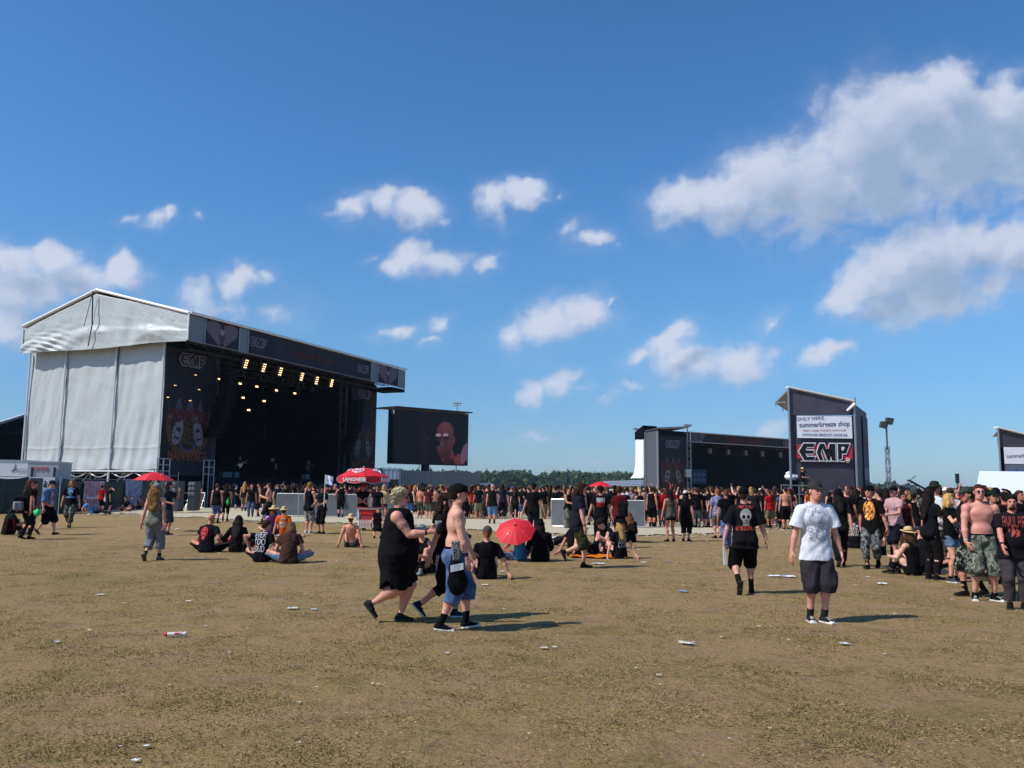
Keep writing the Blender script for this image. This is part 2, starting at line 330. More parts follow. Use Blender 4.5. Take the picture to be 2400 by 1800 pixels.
# ================================================================== SETTING
WORLDY = set()
_link0 = link
def link(name, me, mats=(), parent=None, **kw):
    o = _link0(name, me, mats, parent, **kw)
    if parent is not None and parent.name in WORLDY: o.matrix_parent_inverse = Matrix.Translation(-parent.location)
    return o
def wthing(name, label, cat, loc, group=None):
    t = thing(name, label, cat, loc, group=group); WORLDY.add(t.name); return t
def fbm2(x, y, s, seed=0, oct=4):
    """cheap value-noise substitute from sines"""
    r = np.random.RandomState(seed); out = 0; a = 1; tot = 0
    for o in range(oct):
        for k in range(3):
            th, ph = r.rand(2)*6.28; out = out+a*np.sin((x*np.cos(th)+y*np.sin(th))*s*6.28*(.7+.6*r.rand())+ph+1.3*np.sin(y*s*3+ph*2))
        tot += 3*a; a *= .55; s *= 2.03
    return out/tot
# ---- ground ------------------------------------------------------
def ground_mat():
    m, nt, b = new_mat('trampled_grass'); t = nt.n('ShaderNodeTexCoord').outputs['Object']
    big = nt.noise(t, .16, 4, .55); mid = nt.noise(t, 1.1, 5, .6, .3); fine = nt.noise(t, 14, 6, .68, .4); vf = nt.noise(t, 70, 3, .6)
    st = nt.n('ShaderNodeMapping'); nt.set(st, 0, t); st.inputs['Scale'].default_value = (.7, 1.4, 1); blade = nt.noise(st, 38, 4, .7, 1.2)
    soil = nt.mix(vf, (.35, .22, .115, 1), (.46, .305, .165, 1)); straw = nt.mix(vf, (.50, .345, .135, 1), (.355, .25, .09, 1)); grn = nt.mix(blade, (.10, .095, .022, 1), (.26, .225, .065, 1))
    k1 = nt.ramp(nt.m('ADD', nt.m('MULTIPLY', mid, .6), nt.m('MULTIPLY', fine, .5)), [(.46, 0), (.62, 1)])
    c = nt.mix(k1, soil, straw)
    k2 = nt.m('ADD', nt.m('MULTIPLY', big, .5), nt.m('ADD', nt.m('MULTIPLY', mid, .45), nt.m('MULTIPLY', fine, .35)))
    c = nt.mix(nt.ramp(k2, [(.63, 0), (.80, .6)]), c, grn)
    dk = nt.ramp(nt.noise(t, 5, 5, .7, .6), [(.58, 0), (.70, .6)]); c = nt.mix(dk, c, (.05, .048, .022, 1))
    c = nt.mix(nt.ramp(blade, [(.3, .45), (.5, 0)]), c, (.055, .045, .02, 1))
    pt = nt.noise(t, 2.6, 7, .72, .5); c = nt.mix(nt.ramp(pt, [(.50, 0), (.60, .5)]), c, (.165, .130, .048, 1)); pt2 = nt.noise(nt.vm('ADD', t, (7, 3, 0)), .8, 6, .68, .3); c = nt.mix(nt.ramp(pt2, [(.48, 0), (.62, .65)]), c, soil)
    sp = nt.noise(t, 30, 4, .75); c = nt.mix(nt.ramp(sp, [(.36, .5), (.46, 0)]), c, (.05, .042, .018, 1))
    nt.set(b, 'Base Color', c); b.inputs['Roughness'].default_value = .95; b.inputs['Specular IOR Level'].default_value = .1
    bump(nt, b, nt.m('ADD', nt.m('MULTIPLY', mid, 1.5), nt.m('ADD', fine, nt.m('MULTIPLY', blade, .5))), 1, .06); return m
xs = np.concatenate([-np.geomspace(3500, 30, 14), np.linspace(-26, 26, 105), np.geomspace(30, 3500, 14)])
ys = np.concatenate([[-200, -30, -5], np.linspace(0, 60, 121), np.geomspace(64, 5000, 16)])
gx, gy = np.meshgrid(xs, ys); gz = .035*fbm2(gx, gy, .22, 3, 3)*np.clip(1-gy/70, 0, 1)
idx = np.arange(gx.size).reshape(gx.shape); GF = np.stack([idx[:-1, :-1], idx[:-1, 1:], idx[1:, 1:], idx[1:, :-1]], -1).reshape(-1, 4)
link('ground', mesh_np('ground', np.stack([gx, gy, gz], -1).reshape(-1, 3), GF, True), [ground_mat()], kind='structure', label='worn brown and green festival field of trampled grass', )
def gz_at(x, y): return float(.035*fbm2(np.array(x, float), np.array(y, float), .22, 3, 3)*max(0, min(1, 1-y/70)))
# grass blades lying and standing in the near field
def grass():
    n = 330000; d = 4.4*np.exp(RS.rand(n)*math.log(26/4.4)); x = (RS.rand(n)*2-1)*d*.66
    dens = fbm2(x, d, .5, 11, 4)+.5*fbm2(x, d, 2.2, 12, 3); keep = dens*1.05+RS.rand(n)*.85 > .50; x, d, dens = x[keep], d[keep], dens[keep]; n = len(x)
    clump = RS.rand(n) < .33; up = np.where(clump & (dens > .15), .15+.6*RS.rand(n), .02+.2*RS.rand(n)); L = (.012+.026*RS.rand(n))*(1+.02*d); a = RS.rand(n)*6.28; w = (.0013+.0012*RS.rand(n))*(1+d*.09)
    z = .035*fbm2(x, d, .22, 3, 3)*np.clip(1-d/70, 0, 1)
    dx, dy, dz = np.cos(a)*np.cos(up*1.4), np.sin(a)*np.cos(up*1.4), np.sin(up*1.4); B = np.stack([x, d, z-.002], -1); D = np.stack([dx, dy, dz], -1); S = np.stack([-np.sin(a), np.cos(a), 0*a], -1)*w[:, None]
    V = np.stack([B-S, B+S, B+D*L[:, None]*.6+S*.8+[0, 0, .004], B+D*L[:, None]], 1).reshape(-1, 3); F = np.arange(4*n).reshape(n, 4)
    me = mesh_np('grass', V, F); at = me.color_attributes.new('art', 'FLOAT_COLOR', 'CORNER')
    k = np.clip(dens*.8+RS.rand(n)*.9-.35, 0, 1)[:, None]; c = np.array([.30, .21, .09])*(1-k)+np.array([.12, .115, .034])*k; c = c*(.55+.8*RS.rand(n)[:, None]); c4 = np.ones((n*4, 4), np.float32); c4[:, :3] = np.repeat(c, 4, 0); at.data.foreach_set('color', c4.ravel())
    link('grass', me, [attr_mat('grass_blades', .9, spec=.15)], label='short trampled grass and straw in tufts on the field', kind='stuff')
grass()
# gravel road
def gravel():
    m, nt, b = new_mat('pale_gravel'); t = nt.n('ShaderNodeTexCoord').outputs['Object']
    n = nt.noise(t, 9, 6, .75); v = nt.n('ShaderNodeTexVoronoi', {'Vector': t}); v.inputs['Scale'].default_value = 9
    c = nt.mix(n, (.42, .34, .21, 1), (.80, .68, .47, 1)); c = nt.mix(nt.m('MULTIPLY', v.outputs['Distance'], .7), c, (.30, .26, .2, 1)); nt.set(b, 'Base Color', c); b.inputs['Roughness'].default_value = .95; bump(nt, b, n, 1, .05)
    front = [(205,1209),(300,1204),(360,1213),(450,1213),(600,1222),(760,1226),(900,1228),(1000,1234),(1120,1244),(1250,1252),(1400,1254),(1520,1256),(1640,1253),(1720,1246),(1800,1234),(1850,1226)]
    f = []
    for (a, b_) in zip(front[:-1], front[1:]):
        for k in range(8):
            t_ = k/8; f.append((a[0]+(b_[0]-a[0])*t_+random.uniform(-4, 4), a[1]+(b_[1]-a[1])*t_+random.uniform(-1.6, 1.6)))
    A = [G(*p) for p in f]; B = [G(f[i][0]*.96+40, 1169+f[i][0]*.009) for i in range(len(f))]
    V = [(p[0], p[1], gz_at(p[0], p[1])*.3+.012) for p in A]; rows = 5; n_ = len(A)
    for r in range(1, rows):
        for p, q in zip(A, B): s = r/(rows-1); V.append((p[0]+(q[0]-p[0])*s, p[1]+(q[1]-p[1])*s, .04))
    V = [(x, y, max(z, .04)) for x, y, z in V]
    F = [(r*n_+i, r*n_+i+1, (r+1)*n_+i+1, (r+1)*n_+i) for r in range(rows-1) for i in range(n_-1)]
    link('gravel_road', mesh_np('gravel', V, F, True), [m], kind='structure', label='pale gravel road across the field')
    st = MB()
    for k in range(1800):
        i = random.randrange(n_); p = A[i]+(np.random.rand(3)-.5)*[3.0, 3.4, 0]; r_ = random.uniform(.015, .05); st.sphere((p[0], p[1], .03+r_*.3), (r_*1.3, r_, r_*.6), 5)
    st.build('gravel_stones', [flat_mat('pale_stone', (.42, .37, .28), .9, var=.3, scale=2)], kind='stuff', label='loose pale stones along the gravel edge')
gravel()
# ---- forest --------------------------------------------------------
def forest():
    leaf = flat_mat('forest_foliage', (.040, .075, .026), .9, var=.6, scale=.25)
    V = []; C = []
    top = [(860,1100),(905,1101),(1000,1106),(1060,1104),(1120,1106),(1200,1103),(1238,1104),(1250,1113),(1290,1110),(1330,1104),(1400,1109),(1470,1107),(1500,1113),(1540,1118),(1600,1122),(2020,1146),(2040,1133),(2065,1136),(2080,1126),(2100,1130),(2120,1148)]
    tx = np.array([p[0] for p in top], float); ty = np.array([p[1] for p in top], float)
    for k in range(620):
        px = random.uniform(860, 1600) if k < 590 else random.uniform(2025, 2110); row = random.random(); d = 520+row*160
        py = np.interp(px, tx, ty)+random.uniform(-3.5, 5)+(1-row)*random.uniform(2, 16); q = P(px, py, d); H = max(6, q[2]); con = random.random() < .62; H *= random.choice((1, 1, .93, 1.06)) if con else .95; r_ = H*(.14 if con else .24)
        n = 130; h = np.random.rand(n)**.8; a = np.random.rand(n)*6.28
        rad = r_*((1-h)*1.0+.03) if con else r_*np.sqrt(np.clip(1-(2*h-1)**2, .02, 1)); rr = rad*(.55+.5*np.random.rand(n))
        z = H*(.12+.88*h) if con else H*(.3+.7*h); c = np.stack([q[0]+rr*np.cos(a), d+rr*np.sin(a), z], -1)
        s = (.5+.6*np.random.rand(n))[:, None]*(.9 if con else 1.2)
        V.append(np.stack([c+np.random.randn(n, 3)*s, c+np.random.randn(n, 3)*s, c+np.random.randn(n, 3)*s], 1).reshape(-1, 3))
    V = np.concatenate(V); F = np.arange(len(V)).reshape(-1, 3); link('forest', mesh_np('forest', V, F), [leaf], kind='stuff', label='hazy dark green forest along the horizon')
forest()
# ================================================================== MAIN STAGE
class Frame:
    def __init__(s, p0, d0, p1, name=None):
        """front line from photo pixel p0 at distance d0 to pixel p1 at the same height"""
        a = P(*p0, d0); z = a[2]; lo, hi = d0*.5, d0*4
        for _ in range(60):
            m = (lo+hi)/2; q = P(*p1, m)
            if q[2] < z: lo = m
            else: hi = m
        q = P(*p1, m); s.z = z; s.O = np.array([a[0], a[1], 0]); A = q-a; A[2] = 0; s.L = np.linalg.norm(A); s.A = A/s.L; s.B = np.array([-s.A[1], s.A[0], 0])
    def __call__(s, a, b, z): return s.O+s.A*a+s.B*b+np.array([0, 0, z])
    def on_b(s, px, py, b):
        """pixel onto the plane parallel to the front at setback b -> (s, z)"""
        r = ray(px, py); n = s.B; o = s.O+s.B*b; t = np.dot(o-[0, 0, CAMZ], n)/np.dot(r, n); q = np.array([0, 0, CAMZ])+r*t
        return float(np.dot(q-s.O, s.A)), float(q[2])
    def on_s(s, px, py, a):
        r = ray(px, py); n = s.A; o = s.O+s.A*a; t = np.dot(o-[0, 0, CAMZ], n)/np.dot(r, n); q = np.array([0, 0, CAMZ])+r*t
        return float(np.dot(q-s.O, s.B)), float(q[2])
MS = Frame((452, 738), 59.7, (945, 867)); ZE = MS.z
print('main stage', MS.L, ZE)
TARP = flat_mat('grey_white_tarpaulin', (.45, .475, .48), .45, var=.10, scale=.5, bmp=.05, spec=.35)
WHITE = flat_mat('white_pvc', (.80, .80, .79), .4, var=.05, scale=1)
GREYP = flat_mat('grey_panel', (.165, .19, .215), .5, var=.12, scale=1)
BLK = flat_mat('black_cloth', (.0035, .0042, .0065), .95, var=.3, scale=1, spec=.06)
NAVY = flat_mat('dark_navy_scrim', (.006, .009, .017), .9, var=.35, scale=.7, spec=.08)
ART = attr_mat('printed_banner', .75, fold=.06)
REDT = flat_mat('red_print', (.095, .013, .010), .7, var=.2)
BROWNT = flat_mat('rust_print', (.20, .050, .018), .7, var=.2)
LILAC = flat_mat('lilac_outline', (.33, .28, .38), .6, var=.1)
BLKP = flat_mat('black_print', (.006, .006, .008), .6, var=.1)
WHITEP = flat_mat('white_print', (.75, .75, .76), .6, var=.05)
def emp_polys():
    """the angular three-letter logo, in a box 3.5 x 1, sheared stencil shapes"""
    E = [(.35,0),(1.0,0),(1.12,.2),(.55,.2),(.42,.40),(.98,.40),(1.02,.58),(.44,.58),(.56,.80),(1.02,.80),(1.12,1.0),(.35,1.0),(0,.52)]
    M = [(1.44,.0),(1.68,.0),(1.50,.46),(1.66,.74),(1.98,.0),(2.14,.0),(2.26,.74),(2.26,0),(2.54,0),(2.54,1.0),(2.16,1.0),(2.02,.44),(1.78,1.0),(1.48,1.0),(1.24,.48)]
    Pp = [(2.72,.0),(2.98,.12),(2.98,.42),(3.28,.42),(3.55,1.0),(2.72,1.0)]
    return [E, M, Pp], [(2.97,.60),(3.12,.60),(3.20,.82),(2.97,.82)]
def unit_(a): a = np.asarray(a, float); return a/np.linalg.norm(a)
def offset_poly(pts, d):
    n = len(pts); out = []; area = sum(pts[i][0]*pts[(i+1) % n][1]-pts[(i+1) % n][0]*pts[i][1] for i in range(n)); sg = 1 if area > 0 else -1
    for i in range(n):
        p0, p1, p2 = np.array(pts[i-1]), np.array(pts[i]), np.array(pts[(i+1) % n]); e1 = p1-p0; e2 = p2-p1; e1 = e1/np.linalg.norm(e1); e2 = e2/np.linalg.norm(e2)
        n1 = np.array([e1[1], -e1[0]])*sg; n2 = np.array([e2[1], -e2[0]])*sg; b = n1+n2; b = b/max(.5, np.dot(b, b)/2); out.append(tuple(p1+b*d))
    return out
def emp_logo(parent, o, U, N, w, fill, line, t=.03):
    """raised black letters on a pale outline"""
    s = w/3.5; polys, hole = emp_polys(); mt = basis(o, U, N)
    a = MB(); b = MB()
    for k, p in enumerate(polys):
        q = [((x-1.77)*s, (y-.5)*s*1.15, .006) for x, y in offset_poly(p, .065)]; a.prism(q, (0, 0, t+.004*k))
        q = [((x-1.77)*s, (y-.5)*s*1.15, .006+t+.003) for x, y in p]; b.prism(q, (0, 0, .014))
    a.prism([((x-1.77)*s, (y-.5)*s*1.15, .01+t) for x, y in hole], (0, 0, .018))
    for mb, mat, nm in ((a, line, 'logo_outline'), (b, fill, 'logo_letters')):
        me = mesh_np(nm, mb.v, mb.f); me.transform(mt); link(nm, me, [mat], parent)
def mixc(rgb, mask, col): m = np.clip(mask, 0, 1)[..., None]; return rgb*(1-m)+np.array(col)*m
def sstep(a, b, x): t = np.clip((x-a)/(b-a), 0, 1); return t*t*(3-2*t)
def emblem(asp, vc=.47, dim=1.0):
    def f(u, v):
        x = (u-.5); y = (v-vc)*asp; n = fbm2(x, y, 4, 5); rgb = np.zeros(u.shape+(3,))+np.array([.012, .013, .020]); rgb = rgb*(1+.6*fbm2(x, y, 1.2, 9)[..., None])
        r = np.hypot(x, y+.08); th = np.arctan2(y+.08, x)
        rgb = mixc(rgb, sstep(.40, .37, r)*(y < .16)*.8, (.030, .018, .012))
        ring = (np.abs(r-.385) < .04) & (y < .10); rgb = mixc(rgb, ring*(.35+.65*(np.sin(th*38+n) > -.1)), (.13, .055, .014))
        hgt = .30+.10*np.cos(x*30)-.5*np.abs(x)**1.4; fl = (y > .02)*sstep(0, .05, hgt-y)*(np.abs(x) < .40)*(np.abs(np.sin(x*15+1.2*np.sin(y*9)))*1.2 > .45)
        rgb = mixc(rgb, fl*(.5+.5*sstep(-.2, .4, n)), (.105, .085, .15))
        rgb = mixc(rgb, (np.abs(x) < .14)*(y < .1)*(y > -.32)*sstep(-.1, .3, fbm2(x, y, 14, 2)), (.10, .065, .018))
        for sg in (-1, 1):
            mx, my = x-sg*.20, y+.16; rx = mx*math.cos(.25*sg)+my*math.sin(.25*sg); ry = -mx*math.sin(.25*sg)+my*math.cos(.25*sg)
            e = np.hypot(rx/.095, ry/.19); rgb = mixc(rgb, sstep(1.05, .9, e), (.22, .205, .25)); rgb = mixc(rgb, (e < 1)*(fbm2(rx*8, ry*8, 2.0, 41) > .12)*.75, (.05, .045, .07))
            rgb = mixc(rgb, (np.hypot((rx-.0)/.05, (ry-.04)/.022) < 1), (.01, .01, .012)); rgb = mixc(rgb, (np.abs(ry+.09+rx*rx*-8) < .014)*(np.abs(rx) < .055), (.02, .02, .03))
            rgb = mixc(rgb, (np.hypot(rx/.055, (ry-.21)/.10) < 1)*(n > -.2), (.18, .17, .21))
        r2 = np.hypot(x, (y+.30)*1.2); rgb = mixc(rgb, (r2 > .12)*(r2 < .17)*(y < -.30), (.06, .06, .11))
        rgb = mixc(rgb, (np.abs(y-.045-.03*np.cos(x*6)) < .075)*(np.abs(x) < .45)*sstep(-.25, .2, fbm2(x, y, 9, 21)), (.075, .014, .012))
        return np.clip(rgb*dim, 0, 1)
    return f
def eagle(u, v):
    x = np.abs(u-.5)*2; y = v; rgb = np.zeros(u.shape+(3,))+np.array([.020, .019, .034])
    wing = (y < .97-.05*np.sin(x*9))*(y > .95-.95*(1-x)**.55-.1)*(x > .10)*(x < .92)*(y > .15+.7*x-.25)
    feather = .5+.5*np.sin((x*1.4+y*.55)*60); rgb = mixc(rgb, wing*(.35+.6*feather), (.22, .17, .20))
    rgb = mixc(rgb, np.hypot(x/.17, (y-.45)/.30) < 1, (.075, .055, .07)); rgb = mixc(rgb, np.hypot(x/.13, (y-.60)/.12) < 1, (.24, .22, .25)); rgb = mixc(rgb, (x < .35*(y-.02))*(y < .35), (.08, .05, .05)); return rgb
def plain_scrim(u, v):
    rgb = np.zeros(u.shape+(3,))+np.array([.020, .020, .032]); return rgb*(1+.35*fbm2(u*6, v, 1.0, 4)[..., None])
def folds(amp, fx, seed=0):
    return lambda u, v: amp*(np.sin(u*fx*6.28+1.5*np.sin(v*4+seed))*(.4+.6*np.abs(np.sin(v*3.1+u*5+seed)))+.7*fbm2(u*3, v*1.2, 1.5, seed+3, 4))
def tarp_sheet(name, fr, ptsfn, nu, nv, disp, mat, parent, nrm, **kw):
    u = np.linspace(0, 1, nu+1); v = np.linspace(0, 1, nv+1); uu, vv = np.meshgrid(u, v); X = ptsfn(uu, vv)+disp(uu, vv)[..., None]*np.asarray(nrm)
    idx = np.arange(X[..., 0].size).reshape(uu.shape); F = np.stack([idx[:-1, :-1], idx[:-1, 1:], idx[1:, 1:], idx[1:, :-1]], -1).reshape(-1, 4)
    o = link(name, mesh_np(name, X.reshape(-1, 3), F, True), [mat], parent, **kw); md = o.modifiers.new('thickness', 'SOLIDIFY'); md.thickness = .02; return o
def main_stage():
    fr = MS; L = fr.L; z0 = 11.8; zr = 16.05; bR = 9.0; D = 16.5; ze = ZE
    st = wthing('stage', 'large main stage with grey tarpaulin end wall, gabled white roof and dark open front', 'stage', fr(0, 0, 0))
    A, B = fr.A, fr.B
    # roof
    m = MB(); e = .45
    for (b0, za, b1, zb) in ((-.12, ze, bR, zr), (bR, zr, D+.1, ze+.05)):
        m.prism([fr(-e, b0, za), fr(-e, b1, zb), fr(-e, b1, zb+.16), fr(-e, b0, za+.16)], A*(L+2*e))
    roof = m.build('roof', [WHITE], st)
    m = MB()
    for (b0, za, b1, zb) in ((-.12, ze, bR, zr), (bR, zr, D+.1, ze+.05)): m.bar(fr(-e-.05, b0, za+.05), fr(-e-.05, b1, zb+.08), .22, 6)
    m.bar(fr(-e, -.2, ze+.08), fr(L+e, -.2, ze+.08), .2, 6); m.bar(fr(-e-.05, -.12, z0), fr(-e-.05, -.12, ze), .14); m.bar(fr(-e-.05, D, z0), fr(-e-.05, D, ze), .14)
    m.build('roof_trim', [WHITE], roof)
    # gable skirt with folds
    def gp(u, v):
        b = u*(D+.1)-.1; t = np.where(b < bR, ze+(zr-ze)*(b+.1)/(bR+.1), zr+(ze-zr)*(b-bR)/(D-bR)); sag = .22*np.sin(u*math.pi)*0+.12*np.sin(u*9); z = z0-.1-.12*(u)+sag*.5+(t-z0)*v
        return fr.O+b[..., None]*B+(-e)*A+z[..., None]*np.array([0, 0, 1.0])
    def gd(u, v):
        low = sstep(.75, .2, v); q = np.zeros_like(u)
        for (cu, cv, su, sv, am) in ((.20, .28, .10, .18, .55), (.57, .30, .09, .10, .3), (.33, .25, .03, .3, -.35), (.88, .2, .12, .2, .25)): q = q+am*np.exp(-((u-cu)/su)**2-((v-cv)/sv)**2)
        rad = np.hypot((u-.20)*3, (v-.30)); th = np.arctan2(v-.30, (u-.2)*3)
        cr = .06*np.sin(th*7)*np.exp(-rad*3.2)*sstep(.02, .25, rad)+.10*np.exp(-((u-.50)/.05)**2-((v-.32)/.035)**2)
        diag = .09*np.sin((u*16+v*7)*2.2)*low*sstep(.45, .9, u); band = .10*sstep(.46, .36, v)
        return q*.45+cr*.45+diag*.6+band*.6+.05*fbm2(u*4, v, 2, 8)+.05*np.sin((u*9-v*5)*9)*np.exp(-((u-.82)/.12)**2)*low
    tarp_sheet('gable_tarpaulin', fr, gp, 180, 60, gd, TARP, st, -A)
    MB().bar(fr(-e-.35, 9.0, zr-.1), fr(-e-.42, 8.75, 13.4), .10, 5).bar(fr(-e-.42, 8.75, 13.4), fr(-e-.30, 9.15, z0), .08, 5).bar(fr(-e-.3, 9.1, zr-.3), fr(-e-.40, 9.6, 13.3), .05, 5).build('seam_cord', [BLACKM], st)
    # end wall: three hung sheets
    polesb = [2.6, 7.2, 12.4, 16.3]; zb = 2.75
    for k in range(3):
        b0, b1 = polesb[k]-.02, polesb[k+1]+.02
        def wp(u, v, b0=b0, b1=b1): b = b0+(b1-b0)*u; z = zb-.12*np.sin(u*math.pi)+(z0+.2-zb)*v; return fr.O+b[..., None]*B+.3*A+z[..., None]*np.array([0, 0, 1.0])
        def wd(u, v, k=k): 
            d = (u-.5)**2; top = .12*np.sin((u+v*.35)*22+k)*np.exp(-((v-1)*2)**2*.6)*.35
            s = .05*np.sin((u*3.2-(1-v)*1.1)*9+k*2)*sstep(.55, .1, v)*(1 if k == 0 else .5)+.06*np.sin(u*25+2*v+k)*sstep(.2, 1, v)*.45
            bot = .16*sstep(.13, .02, v)*np.abs(np.sin(u*8+k)); hor = .05*(np.abs(v-.18) < .01)
            return .5*(top+s)+bot*.7+hor*.5+.07*fbm2(u*2, v*1.4, 1.1, k+30, 4)
        tarp_sheet('wall_tarpaulin', fr, wp, 70, 110, wd, TARP, st, -A)
    m = MB()
    for b in polesb: m.bar(fr(.12, b, .0), fr(.12, b, z0), .16)
    m.bar(fr(.12, 2.6, 2.6), fr(.12, 16.3, 2.6), .12); m.pieces('wall_post', [flat_mat('pale_posts', (.62, .64, .66), .5, var=.1)], st)
    # scaffolding under the end wall
    m = MB()
    for b in np.arange(2.6, 16.5, 1.71):
        m.bar(fr(.5, b, 0), fr(.5, b, 2.6), .07); m.bar(fr(2.2, b, 0), fr(2.2, b, 2.6), .07); m.bar(fr(.5, b, 2.3), fr(2.2, b, 2.3), .05)
    for b in np.arange(2.6, 14.8, 3.42): m.bar(fr(.45, b, 2.5), fr(.45, b+1.7, .9), .07); 
    for z in (1.1, 2.45): m.bar(fr(.5, 2.6, z), fr(.5, 16.3, z), .06)
    m.build('scaffold_base', [METAL], st)
    m = MB()
    for b in np.arange(2.9, 15.5, 2.28):
        p = [fr(.42, b+t*2.0, 2.5-.32*math.sin(t*math.pi)) for t in np.linspace(0, 1, 9)]
        for q, r_ in zip(p[:-1], p[1:]): m.bar(q, r_, .10, 5)
    m.pieces('tarp_hem', [WHITE], st, 8)
    # dark body: floor, back wall with slits, ceiling, inner sides
    m = MB()
    m.box((.6, 2.9, 1.95), (L-.6, D-.4, 2.3), fr)
    dk = m.build('stage_deck', [BLK], st)
    m = MB(); m.box((.6, 2.75, 0), (L-.8, 2.88, 2.28), fr); m.build('deck_skirt', [NAVY], st)
    s1, _ = fr.on_b(699, 1070, D-.6); s2, _ = fr.on_b(618, 1015, D-.6)
    m = MB(); y0, y1 = D-.7, D-.5
    m.box((.5, y0, 0), (s2-.10, y1, ze-.1), fr); m.box((s2+.07, y0, 0), (s1-.14, y1, ze-.1), fr); m.box((s1+.14, y0, 0), (L-.5, y1, ze-.1), fr)
    za = fr.on_b(618, 1028, D-.6)[1]; zb_ = fr.on_b(618, 1004, D-.6)[1]; m.box((s2-.10, y0, 0), (s2+.07, y1, za), fr); m.box((s2-.10, y0, zb_), (s2+.07, y1, ze-.1), fr)
    za = fr.on_b(699, 1110, D-.6)[1]; zb_ = fr.on_b(699, 1040, D-.6)[1]; m.box((s1-.14, y0, 0), (s1+.14, y1, za), fr); m.box((s1-.14, y0, zb_), (s1+.14, y1, ze-.1), fr)
    for z in np.linspace(za, zb_, 7)[1:-1]: m.box((s1-.14, y0, z-.12), (s1+.14, y1, z+.10*random.random()), fr)
    m.build('back_wall', [BLK], st)
    m = MB(); m.box((L-.9, 2.9, 0), (L-.75, D-.75, ze-.2), fr); m.box((.62, 2.9, 2.31), (.75, D-.75, ze-.2), fr); m.pieces('side_drape', [BLK], st)
    m = MB(); m.box((-.3, 0.02, ze-.12), (L+.3, D-.1, ze-.02), fr); m.box((L-2.2, -.02, z0-.42), (L+.38, 2.6, z0-.12), fr); m.build('roof_soffit', [BLK], st)
    # white edge wall on the right
    m = MB(); m.box((L-.72, 2.7, 0), (L-.55, D-.8, z0), fr); m.build('right_wall', [TARP], st)
    # wings with banners
    sL0 = .32; sL1 = fr.on_b(503, 950, 2.6)[0]; sR0 = fr.on_b(822, 1000, 2.6)[0]; sR1 = L-.75
    for i, (a, b) in enumerate(((sL0, sL1), (sR0, sR1))):
        w = b-a; hgt = z0-.6-2.2
        wing = MB().box((a, 2.66, .0), (b, 2.74, z0+.3), fr).build('front_wing', [BLK], st)
        bn = art_grid('stage_banner', fr(a+.02, 2.6, 2.35), A*(w-.04), (0, 0, z0-2.5), 90, 150, emblem((z0-2.5)/w, .43, 1.0), ART, st, folds(.015, 2, i))
        nrm = -B; c = (a+b)/2
        emp_logo(bn, fr(c, 2.54, 10.9), A, nrm, w*.50, BLKP, LILAC, .02)
        put_text('stage_name', 'MAIN STAGE', 1.05, BROWNT, fr(c, 2.55, 3.75), A, nrm, bn, bold=.02, sx=.66)
        put_text('festival_name', 'Summer Breeze', 1.0, REDT, fr(c, 2.55, 7.05), A, nrm, bn, bold=.03, sx=.66)
    # fascia
    px = [452, 479, 559, 580, 868, 884, 932, 945]; ss = [fr.on_b(x, 760+(x-452)*.27, 0)[0] for x in px]; ss[0] = -.35; ss[-1] = L+.38
    zt, zbm = ze-.05, z0+.05; fa = MB().box((-.35, .0, zbm), (L+.38, .12, zt), fr).build('fascia', [BLK], st)
    for i in range(7):
        a, b = ss[i], ss[i+1]
        if i in (0, 2, 4, 6): MB().box((a+.03, -.06, zbm-.1), (b-.03, 0.0, zt), fr).build('grey_panel', [GREYP], fa)
        elif i in (1, 5): art_grid('eagle_banner', fr(a, -.05, zbm), A*(b-a), (0, 0, zt-zbm), 80, 40, eagle, ART, fa)
        else: art_grid('fascia_banner', fr(a, -.05, zbm), A*(b-a), (0, 0, zt-zbm), 120, 14, plain_scrim, ART, fa, folds(.03, 8, 3))
    for i in range(1, 7): MB().bar(fr(ss[i], -.09, zbm-.1), fr(ss[i], -.09, zt), .09).build('fascia_joint', [ALU], fa)
    MB().bar(fr(-.35, -.09, zbm-.05), fr(L+.38, -.09, zbm-.05), .08).build('fascia_joint', [ALU], fa)
    for x_, y_ in ((605, 803), (850, 865)):
        s_, z_ = fr.on_b(x_, y_, -.1); emp_logo(fa, fr(s_, -.1, z_), A, -B, 2.0, BLKP, LILAC, .02)
    s_, z_ = fr.on_b(736, 838, -.1); put_text('festival_name', 'Summer Breeze', .85, REDT, fr(s_, -.1, z_), A, -B, fa, bold=.03)
    # trusses and hanging gear
    m = MB()
    for b in (1.3, 4.5, 8, 12): m.truss(fr(1, b, z0-.1 if b < 2 else z0+.3-b*.05), fr(L-1, b, z0-.1 if b < 2 else z0+.3-b*.05), .5, chord=.07, step=1.0)
    for s_ in np.linspace(5, L-5, 6): m.truss(fr(s_, 1.3, z0-.2), fr(s_, 13, z0-.2), .4, chord=.05, step=1.0)
    m.build('roof_truss', [flat_mat('dark_truss', (.05, .055, .05), .5, .4, .2)], st)
    m = MB()
    for s_ in (sL1+.3, sR0-.6): MB().truss(fr(s_, 3.1, 0), fr(s_, 3.1, z0), .55, up=(1, 0, 0), chord=.07, step=.8).build('tower_truss', [flat_mat('mid_truss', (.12, .125, .13), .5, .6, .2)], st)
    m = MB()
    for s_ in np.linspace(4, L-4, 30): b = random.choice((4.5, 4.5, 8)); z = z0-.25-random.random()*.5; m.box((s_-.12, b-.12, z-.5), (s_+.12, b+.12, z), fr)
    m.pieces('lamp_housing', [BLACKM], st)
    warm = emit_mat('warm_lamp', (1, .60, .24), 3.2); warm2 = emit_mat('warm_spot', (1, .55, .22), 6)
